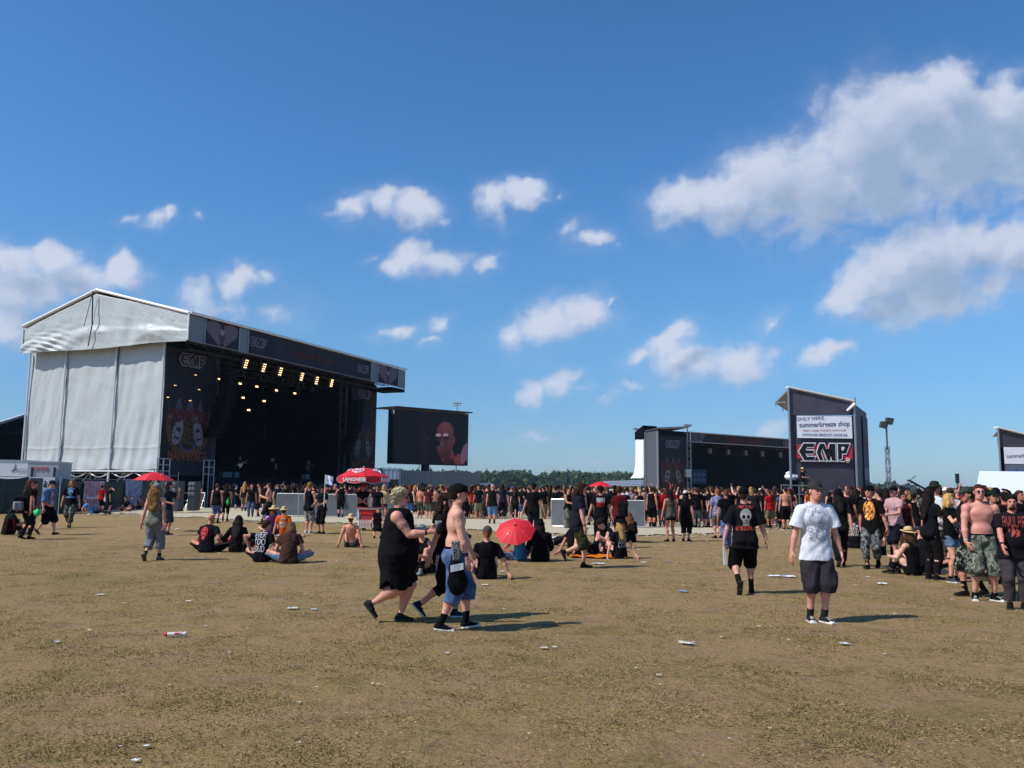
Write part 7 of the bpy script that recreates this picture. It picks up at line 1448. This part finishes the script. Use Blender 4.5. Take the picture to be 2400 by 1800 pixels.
# ================================================================== THINGS PEOPLE CARRY AND USE
def sdf_thing(S, cell, name, mat, label, cat, loc, rot=(0, 0, 0), color=None, group=None, smooth=True, jit=0, cuts=()):
    V, Q = S.mesh(cell, cuts); V = jitter(V, jit, 3) if jit else V; me = mesh_np(name, V, Q, smooth); return link(name, me, [mat], label=label, cat=cat, group=group, loc=loc, rot=rot, color=color)
def wpt(out, joint, off=(0, 0, 0)):
    o = out['root']; J = out['J']; p = (J[joint]+np.asarray(off, float))*out['sc']; m = Matrix.Rotation(o.rotation_euler[2], 3, 'Z'); return np.array(m @ Vector(p.tolist()))+np.array(o.location)
def backpack(px, py, d, yaw, col, label, s=1.0, accent=None, col2=None):
    p = P(px, py, d); t = thing('backpack', label, 'backpack', p, (0, 0, R(yaw))); S = Sdf().box((0, 0, 0), (.15*s, .09*s, .23*s), None, .07*s, .03).box((0, .10*s, -.07*s), (.12*s, .05*s, .13*s), None, .04*s, .02)
    V, Q = S.mesh(.012); V = jitter(V, .005, int(px)); link('bag_body', mesh_np('bag', V, Q, True), [CLOTH['plain']], t, color=hx(col))
    S = Sdf().box((0, -.0, .15*s), (.155*s, .10*s, .09*s), None, .05*s, .02); V, Q = S.mesh(.012); link('bag_lid', mesh_np('lid', V, Q, True), [CLOTH['plain']], t, color=hx(col2 or col))
    for sx in (1, -1): S = Sdf().cone((sx*.09*s, -.09*s, .19*s), (sx*.09*s, -.20*s, .17*s), .016, .016, .01).cone((sx*.09*s, -.20*s, .17*s), (sx*.10*s, -.10*s, -.12*s), .016, .014, .01); V, Q = S.mesh(.012); link('strap', mesh_np('strap', V, Q, True), [CLOTH['plain']], t, color=hx(accent or '#101012'))
dd = lambda x, y: G(x, y)[1]
backpack(43, 1180, dd(58, 1264)-.22, 205, '#8d9296', 'silver and black backpack with red strap on the woman in black', .9, '#b02028', '#1a1b1e')
backpack(24, 1234, dd(24, 1256), 30, '#0c0b0d', 'large black rucksack with red edge standing on the grass at the left', 1.1, '#8e1620', '#1a0f12')
backpack(884, 1216, dd(884, 1262)-.30, 182, '#101116', 'black backpack on the crouching woman with blond ponytail', .85, '#3a3c44')
backpack(1460, 1195, dd(1452, 1272)-.25, 165, '#101115', 'black backpack on the frizzy-haired person in dark red', 1.0)
def green_bag():
    p = P(86, 1203, dd(107, 1253)-.28); S = Sdf().ell((0, 0, 0), (.12, .07, .10), None, .02).ell((.05, 0, .07), (.05, .05, .06), None, .03).ell((-.06, 0, .05), (.05, .05, .05), None, .03).cone((.0, 0, .08), (0, 0, .15), .03, .02, .02)
    sdf_thing(S, .010, 'carrier_bag', CLOTH['plain'], 'bright green plastic bag in the hand of the man with the blue towel', 'bag', p, color=hx('#4fe08a'), jit=.006)
green_bag()
def white_bag(px, py, d, label, s, col='#d8dbe0'):
    S = Sdf().ell((0, 0, 0), (.07*s, .04*s, .11*s), None, .02).cone((0, 0, .08*s), (0, 0, .2*s), .035*s, .012, .02); sdf_thing(S, .012, 'carrier_bag', CLOTH['plain'], label, 'bag', P(px, py, d), color=hx(col), jit=.006)
white_bag(246, 1172, dd(245, 1203)-.2, 'small white bag between the red shirt and the person in black', 1.1); white_bag(534, 1178, dd(527, 1222)-.25, 'bright green bag at the hip of the person in black', 1.1, '#35c84e')
def hip_bag():
    p = wpt(w3, 'rhip', (-.17, .0, -.12)); S = Sdf().ell((.02, 0, -.17), (.125, .06, .15), None, .05).ell((-.01, 0, -.02), (.09, .05, .09), None, .05).cone((0, 0, .02), (-.02, .01, .12), .06, .045, .03); o = sdf_thing(S, .010, 'drawstring_bag', CLOTH['plain'], 'black drawstring bag hanging at the hip of the man in jeans shorts', 'bag', p, (0, 0, R(8)), hx('#0c0d12'), jit=.006)
    g_ = art_grid('white_lettering_band', (-.075, -.088, -.045), (.15, .0, .03), (.0, .018, .075), 30, 14, lambda u, v: mixc(np.zeros(u.shape+(3,))+np.array([.42, .43, .46]), text_mask(['XV'], (u-.3)/.4, v)*(u > .3)*(u < .7), (.05, .05, .07)), attr_mat('shirt_print', .8, spec=.15), o)
    S = Sdf(); 
    for k in range(4): S.cone((-.04+.02*k, -.03, .1), (-.06+.03*k, -.06, .30), .018, .010, .02)
    V, Q = S.mesh(.010); V = jitter(V, .006, 2); link('bandana', mesh_np('bandana', V, Q, True), [CLOTH['mesh']], o, color=hx('#a8a9ad'))
hip_bag()
CLEAR = None
def clear_plastic():
    m, nt, b = new_mat('clear_plastic'); b.inputs['Base Color'].default_value = (.85, .87, .9, 1); b.inputs['Transmission Weight'].default_value = .75; b.inputs['Roughness'].default_value = .15; b.inputs['Alpha'].default_value = .7; return m
CLEAR = clear_plastic()
def cup(p, label, drink=(.35, .05, .05), s=1.0):
    t = thing('plastic_cup', label, 'cup', p); m = MB(); n = 14; r0, r1, h = .030*s, .042*s, .11*s; V = []
    for z, r_ in ((0, r0), (h, r1), (h, r1-.003), (.004, r0-.003)): V += [(r_*math.cos(2*math.pi*i/n), r_*math.sin(2*math.pi*i/n), z) for i in range(n)]
    F = [(j*n+i, j*n+(i+1) % n, (j+1)*n+(i+1) % n, (j+1)*n+i) for j in range(3) for i in range(n)]+[tuple(range(n))[::-1], tuple(3*n+i for i in range(n))]; m.add(V, F); m.build('cup_wall', [CLEAR], t, smooth=False)
    MB().bar((0, 0, .005), (0, 0, h*.4), 2*r0-.008, 14, 2*r0).build('drink', [flat_mat('drink_%d' % int(drink[0]*100), drink, .1, var=0)], t)
hp = wpt(w1, 'lwr', (0, -.10, .0)); cup(hp+[0, 0, .0], 'clear plastic cup with red drink held by the big person in the black dress')
hp = wpt(w1, 'rwr', (.02, -.14, .02)); 
t = thing('shoe_shaped_pouch', 'dark grey pouch in the hand of the big person in the black dress', 'pouch', hp, (R(20), R(15), 0)); S = Sdf().ell((0, 0, .03), (.045, .03, .085), None, .02); V, Q = S.mesh(.010); link('pouch_body', mesh_np('pouch', V, Q, True), [CLOTH['plain']], t, color=hx('#2b2d31'))
hp = wpt(w5, 'lwr', (0, -.02, -.12)); t = thing('paper_fan', 'folded white paper held by the man walking away in the skull shirt', 'paper', hp, (R(4), R(-6), R(10))); MB().prism([(-.03, 0, -.30), (.035, 0, -.28), (.02, 0, .02), (-.02, 0, .02)], (0, .015, 0)).build('paper_sheet', [WHITE], t); MB().bar((0, .007, .02), (0, .007, .07), .03).build('grip', [BLACKM], t)
hp = wpt(w6, 'lwr', (0, 0, 0))
# umbrellas
RED = flat_mat('red_parasol_cloth', (.62, .012, .020), .6, var=.08, scale=3)
def parasol(centre, rad, hgt, n, label, tilt=(0, 0, 0), pole=None, valance=0, mat=RED, name='parasol', handle=None):
    t = thing(name, label, 'umbrella', centre, tilt); V = [(0, 0, hgt)]; rings = 6
    for j in range(1, rings+1):
        for i in range(n*4):
            a = 2*math.pi*i/(n*4); f = j/rings; seg = math.cos(math.pi/n)/math.cos(((a % (2*math.pi/n))-math.pi/n)); s = 1-.03*(1-abs(math.cos(a*n/2)))*f; V.append((rad*f*seg*math.cos(a)*1.0, rad*f*seg*math.sin(a), hgt*(1-f**1.7)-.0+.02*rad*(1-abs(math.cos(a*n/2)))*f))
    m_ = n*4; F = [(0, 1+i, 1+(i+1) % m_) for i in range(m_)]+[(1+(j-1)*m_+i, 1+j*m_+i, 1+j*m_+(i+1) % m_, 1+(j-1)*m_+(i+1) % m_) for j in range(1, rings) for i in range(m_)]
    cn = link('canopy', mesh_np('canopy', V, F), [mat], t); md = cn.modifiers.new('thickness', 'SOLIDIFY'); md.thickness = .006
    for i in range(n):
        a = 2*math.pi*i/n; MB().bar((0, 0, hgt-.03), (rad*.5*math.cos(a), rad*.5*math.sin(a), hgt*.68), .014).bar((rad*.5*math.cos(a), rad*.5*math.sin(a), hgt*.68), (rad*.97*math.cos(a), rad*.97*math.sin(a), .0), .014).build('rib', [METAL], t)
    if valance:
        for k in range(n):
            a0, a1 = 2*math.pi*k/n, 2*math.pi*(k+1)/n; pts = []
            q0, q1 = np.array([math.cos(a0), math.sin(a0), 0])*rad, np.array([math.cos(a1), math.sin(a1), 0])*rad; U = q1-q0; m = MB(); nn = 10; VV = []
            for i in range(nn+1): f = i/nn; b_ = q0+U*f; VV += [b_+[0, 0, .0], b_+[0, 0, -valance*(.80+.28*math.sin(f*math.pi))]]
            m.add(VV, [(2*i, 2*i+1, 2*i+3, 2*i+2) for i in range(nn)]); vv = m.build('valance', [flat_mat('deep_red_valance', (.52, .010, .016), .6, var=.08) if k % 2 else mat], t); md = vv.modifiers.new('thickness', 'SOLIDIFY'); md.thickness = .006
            mm = MB(); 
            for f in (0.02, .98): b_ = q0+U*f; mm.bar(b_*1.004, b_*1.004+[0, 0, -valance*.8], .012, 4)
            for i in range(nn): 
                f0, f1 = i/nn, (i+1)/nn; mm.bar((q0+U*f0)*1.004+[0, 0, -valance*(.80+.28*math.sin(f0*math.pi))], (q0+U*f1)*1.004+[0, 0, -valance*(.80+.28*math.sin(f1*math.pi))], .009, 4)
            mm.build('white_piping', [WHITEP], vv)
    if pole: MB().bar((0, 0, -pole), (0, 0, hgt+.06), .04, 8).build('pole', [WHITE if valance else METAL], t)
    return t, cn
# big umbrella over the red cart
cg = G(848, 1243); dU = cg[1]; za, ze_ = P(848, 1096, dU)[2], P(848, 1117, dU)[2]; rU = (P(907, 1120, dU)[0]-P(789, 1120, dU)[0])/2; vh = .24
um, cn = parasol((cg[0], dU, ze_), rU, za-ze_, 8, 'large red umbrella with white lettering LANGNESE standing over the red cart', (0, 0, R(-102-22.5)), ze_-.35, vh, name='sun_umbrella')
def on_valance(k, txt, size):
    a = 2*math.pi*(k+.5)/8; mid = np.array([math.cos(a), math.sin(a), 0])*rU*math.cos(math.pi/8); N = unit(mid); U = np.cross((0, 0, 1), N); put_text('lettering', txt, size, WHITEP, mid+N*.012+[0, 0, -vh*.52], U, N, um, bold=.004, ext=.004)
for k in range(0, 8, 2): on_valance(k, 'LANGNESE', .19)
def heart_mark(k):
    a = 2*math.pi*(k+.5)/8; f = .62; z = (za-ze_)*(1-f**1.7); mid = np.array([math.cos(a)*rU*f*.93, math.sin(a)*rU*f*.93, z]); N = unit(np.array([math.cos(a), math.sin(a), 0])*.55+np.array([0, 0, 1.0])*.8); U = unit(np.cross((0, 0, 1), N)); Y = np.cross(N, U); m = MB()
    for sc_ in (1.0, .52):
        pts = []
        for i in range(33): tt = 2*math.pi*i/32; x = 16*math.sin(tt)**3/16; y = (13*math.cos(tt)-5*math.cos(2*tt)-2*math.cos(3*tt)-math.cos(4*tt))/16; pts.append(mid+U*x*.24*sc_+Y*y*.17*sc_+N*.03)
        for p_, q_ in zip(pts[:-1], pts[1:]): m.bar(p_, q_, .032, 5)
    m.build('heart_mark', [WHITEP], um)
for k in range(0, 8, 2): heart_mark(k)
def cart():
    a, b = P(842, 1245, dU), P(886, 1245, dU); w = b[0]-a[0]; H = P(842, 1190, dU)[2]; t = thing('ice_cream_cart', 'red ice cream cart with white edge and wire basket below the large umbrella', 'cart', (a[0], dU-.35, 0)); D = .55
    rd = flat_mat('red_plastic', (.60, .02, .02), .35, var=.05)
    MB().prism([(.06, 0, .62), (w-.06, 0, .62), (w, 0, H-.05), (0, 0, H-.05)], (0, D, 0)).build('upper_box', [rd], t); MB().box((-.04, -.04, H-.05), (w+.04, D+.04, H)).build('counter', [WHITE], t); MB().box((-.06, -.06, H), (w+.06, D+.06, H+.03)).build('counter_edge', [rd], t)
    lb = MB().box((.05, .02, .12), (w-.05, D-.02, .60)).build('lower_box', [flat_mat('dull_red', (.36, .03, .04), .5, var=.1)], t); m = MB()
    for x in np.linspace(.04, w-.04, 12): m.bar((x, -.01, .12), (x, -.01, .40), .012, 4)
    for z in np.linspace(.12, .40, 7): m.bar((.04, -.015, z), (w-.04, -.015, z), .012, 4)
    m.build('wire_basket', [WHITE], t)
    for x in (.03, w-.03): MB().bar((x, 0, .05), (x-.03*(1 if x < .3 else -1), 0, H), .04).build('frame_leg', [WHITE], t)
    for x in (.12, w-.12): MB().bar((x, D*.5, .06), (x+.04, D*.5, .06), .12, 12).build('wheel', [BLACKM], t)
    MB().bar((w, D/2, H-.05), (w+.75, D/2, H-.02), .035).build('push_bar', [BLACKM], t)
cart()
# plain red umbrellas
g2 = G(362, 1240); q = P(361, 1126, 31); parasol((q[0], 31, q[2]), 1.1*(P(407, 1126, 31)[0]-P(316, 1126, 31)[0])/2*.92, .30, 6, 'plain red parasol above the drinking man at the left', (0, 0, .5), q[2]-.02, name='parasol')
q = P(1208, 1246, dd(1218, 1314)-.35); parasol(q, .80*(P(1250, 1240, dd(1218, 1314))[0]-P(1161, 1240, dd(1218, 1314))[0])*.66, .20, 8, 'red umbrella tilted over the seated person in turquoise', (R(38), R(-8), 0), .55, name='umbrella')
q = P(1407, 1141, 70); parasol(q, 1.1, .42, 6, 'small far red parasol left of the second stage', (0, 0, .3), q[2]-.02, name='parasol')
# flag
p0, p1 = P(759, 1187, dd(753, 1251)-.3), P(763, 1112, dd(753, 1251)-.3); t = thing('flag', 'small white flag with blue lettering on a thin pole', 'flag', p0); MB().bar((0, 0, 0), p1-p0, .025).build('pole', [WHITE], t); f0 = (p1-p0)+np.array([.02, 0, -.02])
art_grid('flag_cloth', f0+[0, 0, -.34], (.26, -.03, -.06), (0, 0, .34), 30, 24, lambda u, v: mixc(np.zeros(u.shape+(3,))+np.array([.62, .64, .74]), text_mask(['LIVE'], (u-.1)/.8, (v-.4)/.25)*(v > .4)*(v < .65)*(u > .1)*(u < .9) | (v < .12) | (u > .94), (.08, .09, .35)), attr_mat('shirt_print', .8, spec=.15), t, lambda u, v: .02*np.sin(u*9+v*3), thick=.004)
# crowd barriers
def barrier(a, b, h, label, solid=True):
    a, b = np.array(a), np.array(b); a[2] = gz_at(a[0], a[1]); b[2] = a[2]; U = b-a; L = np.linalg.norm(U); U = U/L; N = np.cross(U, (0, 0, 1)); t = wthing('barrier', label, 'barrier', a, group='crowd barriers'); Z = np.array([0, 0, 1.0])
    MB().bar(a+Z*.04, a+Z*h, .05).bar(b+Z*.04, b+Z*h, .05).bar(a+Z*h, b+Z*h, .05).bar(a+Z*.08, b+Z*.08, .04).bar(a+Z*h*.5, b+Z*h*.5, .03).build('frame', [METAL], t)
    if solid:
        pm = flat_mat('perforated_panel', (.115, .125, .135), .5, .2, .45, 2.5); gm = MB(); [gm.bar(a+Z*.1+U*L*q_-N*.012, a+Z*(h-.03)+U*L*q_-N*.012, .012, 4) for q_ in (.25, .5, .75)]; [gm.bar(a+Z*h*q_-N*.012, b+Z*h*q_-N*.012, .012, 4) for q_ in (.3, .7)]; gm.build('panel_grid', [METAL], t); MB().prism([a+Z*.10+U*.02, b+Z*.10-U*.02, b+Z*(h-.03)-U*.02, a+Z*(h-.03)+U*.02], N*.015).build('panel', [pm], t)
        MB().prism([a-N*.03+Z*.0, b-N*.03, b-N*.9, a-N*.9], Z*.03).build('foot_plate', [pm], t)
    else:
        m = MB()
        for s in (0, L*.98): p = a+U*s; m.bar(p+Z*.04+N*.5, p+Z*h*.9, .045)
        m.build('brace', [METAL], t)
def run(p0, p1, n, h, what, solid=True):
    A_, B_ = G(*p0), G(*p1); ords = ['first', 'second', 'third', 'fourth', 'fifth', 'sixth', 'seventh', 'eighth', 'ninth', 'tenth', 'eleventh', 'twelfth']
    for k in range(n): barrier(A_+(B_-A_)*(k/n), A_+(B_-A_)*((k+.97)/n), h, ords[k]+' panel from the left of '+what, solid)
run((648, 1212), (955, 1216), 6, 1.25, 'the grey barrier row below the main stage')
run((334, 1190), (480, 1192), 4, 1.1, 'the open pipe railing at the stage foot', False)
run((1293, 1237), (1323, 1238), 1, 1.22, 'the lone pale grey barrier on the gravel'); run((1470, 1238), (1512, 1239), 1, 1.2, 'the barrier beside the long black dress'); run((1535, 1226), (1660, 1224), 3, 1.15, 'the barriers before the second stage'); run((1860, 1214), (1950, 1212), 2, 1.1, 'the barriers below the tower')
# orange blanket, pale blanket
def blanket(x0, x1, y, dep, col, label):
    a, b = G(x0, y), G(x1, y); V = []; F = []; nx, ny = 26, 12
    for j in range(ny+1):
        for i in range(nx+1): u, v = i/nx, j/ny; x = a[0]+(b[0]-a[0])*u; yy = a[1]+dep*v+.06*math.sin(u*9); V.append((x, yy, gz_at(x, yy)+.045+.014*math.sin(u*23+v*9)+.010*math.sin(v*31)))
    for j in range(ny):
        for i in range(nx): q_ = j*(nx+1)+i; F.append((q_, q_+1, q_+nx+2, q_+nx+1))
    o = link('blanket', mesh_np('blanket', V, F, True), [CLOTH['plain']], label=label, cat='blanket', color=hx(col)); md = o.modifiers.new('thickness', 'SOLIDIFY'); md.thickness = .01
blanket(1338, 1468, 1308, .9, '#e07a22', 'orange blanket under the seated group right of the striding man'); blanket(640, 712, 1259, .5, '#c9a79a', 'pale pinkish blanket beside the orange T-shirt')
# stage performers
def performer(px, py, b, yaw, wear, label, q): 
    s_, z_ = MS.on_b(px, py, b); p_ = MS(s_, b, 2.3); o = person(p_, yaw, dict(q, hands=0), wear, label, h=1.8, cell=.022, seed=int(px)); return p_, o
p_, o = performer(560, 1113, 4.5, 60, [HR('#1c130f', 'long', len=.2), T('#26262b'), PA('#101014', 1.9), BT()], 'guitarist with white guitar at the left of the dark main stage', stand(rh=(-.05, -.25, 1.0), lh=(.42, -.30, 1.25)))
t = thing('guitar', 'white angular guitar held by the guitarist on the main stage', 'guitar', p_+np.array([.18, -.22, 1.05]), (0, R(-40), R(20))); MB().prism([(-.25, 0, -.16), (.12, 0, -.10), (.20, 0, 0), (.12, 0, .10), (-.28, 0, .18), (-.12, 0, 0)], (0, .05, 0)).build('guitar_body', [WHITE], t); MB().bar((.15, .02, 0), (.75, .02, 0), .045).build('neck', [flat_mat('maple', (.35, .2, .1), .4)], t)
performer(722, 1108, 5, 20, [HR('#8a6a40', 'long', len=.2), T('#3a4a60'), PA('#101014', 1.9), BT()], 'bassist in bluish shirt at the right of the dark main stage', stand(rh=(-.05, -.25, 1.0), lh=(.42, -.30, 1.25)))
performer(640, 1112, 3.6, 0, [HR('#1c130f', 'mid'), T('#141418'), PA('#101014', 1.9), BT()], 'singer in black in the middle of the dark main stage', stand(rh=(-.05, -.28, 1.5)))
# camera platform crew
pw = P(1881, 1098, 54.9); person((pw[0], 55, 1.45), 60, dict(stand(rh=(-.1, -.3, 1.15)), hands=0), [HR(), ('straw', '#d8cfae', dict(brim=.06)), T('#15151a'), PA('#5a5c48', 1.1), BT()], 'camera operator in pale hat on the platform at the tower', h=1.74, cell=.02)
t = thing('broadcast_camera', 'black covered camera with white hood on the tower platform', 'camera', (P(1857, 1110, 55)[0], 55.2, 1.45)); MB().box((-.35, -.25, .0), (.35, .35, .9)).build('cover', [BLK], t); S = Sdf().ell((0, 0, 1.15), (.42, .36, .24), None, .03).ell((-.18, -.05, 1.38), (.2, .2, .12), None, .05); V, Q = S.mesh(.03); link('hood', mesh_np('hood', jitter(V, .02, 4), Q, True), [WHITE], t)
# blue road sign like shape behind the red shorts walker
q = G(630, 1219); t = thing('blue_bin', 'bright blue rounded bin behind the bare-chested walker', 'bin', q); S = Sdf().box((0, 0, .32), (.22, .2, .34), None, .10, .02); V, Q = S.mesh(.02); link('bin_body', mesh_np('bin', V, Q, True), [flat_mat('blue_plastic', (.02, .12, .55), .35, var=.05)], t)
# ================================================================== LITTER
def scrap(x, y, wpx, col, label, shape='paper', group=None, hh=.12):
    g_ = G(x, y); w = wpx/FPX*g_[1]*.68; z = gz_at(g_[0], g_[1]); rr = np.random.RandomState(int(x*7+y)); mat = flat_mat('litter_'+col, hx(col), .6, var=.15, scale=8)
    nx, ny = 7, 5; V = []; F = []
    for j in range(ny+1):
        for i in range(nx+1):
            u, v = i/nx-.5, j/ny-.5; e = 1+.9*(rr.rand()-.35)*(abs(u) > .4 or abs(v) > .4); V.append((u*w*e, v*w*.8*e, max(.006, .01+w*hh*rr.rand()**1.5*(1-1.6*max(abs(u), abs(v))**2))))
    for j in range(ny):
        for i in range(nx): a = j*(nx+1)+i; F.append((a, a+1, a+nx+2, a+nx+1))
    o = link('paper_scrap' if shape == 'paper' else shape, mesh_np('scrap', V, F), [mat], label=label, cat='litter', loc=(g_[0], g_[1], z+.012), rot=(0, 0, rr.rand()*.8-.4), group=group); md = o.modifiers.new('thickness', 'SOLIDIFY'); md.thickness = .0015
for a in [(1815,1352,34,'#d9dde0','larger torn white plastic sheet left of the white T-shirt man','plastic_sheet'),(1850,1353,36,'#dfe3e6','torn white plastic piece touching the larger sheet left of the white T-shirt man','plastic_sheet'),
 (1137,1371,17,'#e0e2e0','crumpled white napkin below the seated ponytail man','napkin'),(1176,1341,15,'#dadcda','crumpled white tissue right of the seated ponytail man','napkin'),(1405,1322,32,'#d6d8d8','white paper pieces beside the striding man','paper'),(1508,1320,18,'#d5d7d6','white paper piece right of the orange blanket','paper'),
 (686,1430,30,'#c9c8bc','long whitish strip lying left of the big person','paper'),(735,1433,18,'#b9cbd6','pale bluish wrapper left of the big person','wrapper'),(1600,1390,26,'#7f9bc4','blue and white wrapper lying left of the skull shirt man','wrapper'),(1568,1318,18,'#6f68b0','violet wrapper right of the orange blanket','wrapper'),
 (1980,1512,28,'#c3c8cc','crumpled clear film below right of the white T-shirt man','wrapper'),(2068,1368,26,'#dfe1e2','flat white paper right of the white T-shirt man','paper'),(2034,1353,10,'#e4e4e4','small white scrap right of the white T-shirt man','paper'),(2005,1374,9,'#e0e0e0','tiny white scrap right of his shorts','paper'),
 (443,1410,15,'#dadbd6','white scrap above the red bottle','paper'),(418,1414,8,'#b9ac96','small upright torn cardboard above the red bottle','paper'),(291,1416,14,'#b8a58c','brownish scrap in the left field','paper'),(209,1477,9,'#e2e2e0','tiny white scrap in the left field','paper'),(134,1507,14,'#cfd3d6','crumpled pale foil in the left field','paper'),
 (343,1752,16,'#e0e2e4','white torn bit near the lower left edge','paper'),(318,1783,20,'#dedede','row of white bits at the lower left edge','paper'),(886,1607,9,'#cfc6a0','yellowish scrap in the centre foreground','paper'),(1275,1525,20,'#cfcabb','pale stick-like scrap in the centre foreground','paper'),(1300,1524,14,'#d9d9d9','white scrap right of centre in the foreground','paper'),
 (1610,1508,40,'#c9c5b8','thin pale strip in the right foreground','paper'),(1780,1470,12,'#d9d9d9','little white scrap left of the standing shoes','paper'),(2098,1441,10,'#dcdcdc','little white scrap at the right field','paper'),(390,1240,26,'#e3e3e3','flat white sheet behind the grey shorts','paper'),(100,1230,20,'#dcdcd8','white litter behind the boots of the camouflage walker','paper'),(130,1231,12,'#dcdcd8','white litter dot behind the camouflage walker','paper'),
 (282,1212,10,'#e6e6e6','white ball of paper at the gravel edge left','paper'),(522,1222,18,'#d9dde0','clear bottle-like litter behind the bald seated man','wrapper'),(416,1241,16,'#e6e6e6','white litter left of the bald seated man','paper'),(1655,1269,12,'#c9cfd6','shiny litter left of the blue jeans man','wrapper'),(1846,1251,12,'#e0e0e0','white litter right of the blue jeans man','paper'),(1745,1360,10,'#dedede','white scrap right of the skull shirt man','paper'),(1048,1535,12,'#d9d9d9','white scrap in the middle foreground','paper'),(1545,1590,14,'#c8bfae','dull scrap in the right foreground','paper'),(700,1650,10,'#d0cfc9','dull white scrap low in the field','paper'),(235,1395,22,'#c9c7be','white twig-like strip in the left field','paper')]:
    scrap(a[0], a[1], a[2], a[3], a[4], *(a[5:]))
RS2 = random.Random(5)
for k in range(60):
    x, y = RS2.uniform(20, 2380), 1260+520*RS2.random()**1.7; scrap(x, y, RS2.uniform(4, 9), RS2.choice(['#d8d8d4', '#c8c4b4', '#e2e4e6']), 'tiny pale paper scrap trampled into the grass', 'paper_bit', 'tiny scraps on the field')
g_ = G(410, 1494); t = thing('bottle', 'red and white squeezed bottle lying in the left field', 'bottle', (g_[0], g_[1], gz_at(g_[0], g_[1])+.03), (0, 0, R(8))); S = Sdf().cone((-.07, 0, 0), (.06, 0, 0), .022, .026, .01).cone((.06, 0, 0), (.11, .0, .005), .014, .022, .01); V, Q = S.mesh(.006); link('bottle_body', mesh_np('bottle', jitter(V, .003, 3), Q, True), [flat_mat('bottle_white', (.6, .55, .5), .4)], t)
S = Sdf().ell((-.095, 0, 0), (.024, .024, .024), None, .01); V, Q = S.mesh(.006); link('bottle_cap', mesh_np('cap', V, Q, True), [flat_mat('bottle_red', (.55, .03, .03), .4)], t); MB().bar((.0, -.022, .01), (.05, -.024, .012), .022).build('bottle_label', [flat_mat('bottle_red', (.55, .03, .03), .4)], t)
p_ = G(1094, 1262); t = thing('open_pouch', 'dark pouch with yellow top lying on the grass behind the walkers', 'bag', p_); S = Sdf().ell((0, 0, .07), (.16, .1, .09), None, .02); V, Q = S.mesh(.02); link('pouch_body', mesh_np('pouch', jitter(V, .01, 3), Q, True), [CLOTH['plain']], t, color=hx('#1a1613')); S = Sdf().ell((-.03, 0, .2), (.07, .05, .10), None, .02); V, Q = S.mesh(.02); link('yellow_cloth', mesh_np('yc', jitter(V, .01, 3), Q, True), [CLOTH['plain']], t, color=hx('#e0c070'))
# ================================================================== AIR
def haze():
    bpy.ops.mesh.primitive_cube_add(size=1) if False else None
    m = bpy.data.materials.new('haze_air'); m.use_nodes = True; m.node_tree.nodes.clear(); nt = NT(m.node_tree); v = nt.n('ShaderNodeVolumePrincipled'); v.inputs['Color'].default_value = (.62, .78, 1, 1); v.inputs['Density'].default_value = .00012; nt.l.new(v.outputs[0], nt.n('ShaderNodeOutputMaterial').inputs['Volume'])
    x, y0, y1, z0, z1 = 5200, -400, 5200, -1.2, 40; o = MB().box((-x, y0, z0), (x, y1, z1)).build('haze', [m], kind='stuff', label='thin bluish summer haze over the field')
haze()
print('total', time.time()-T0)
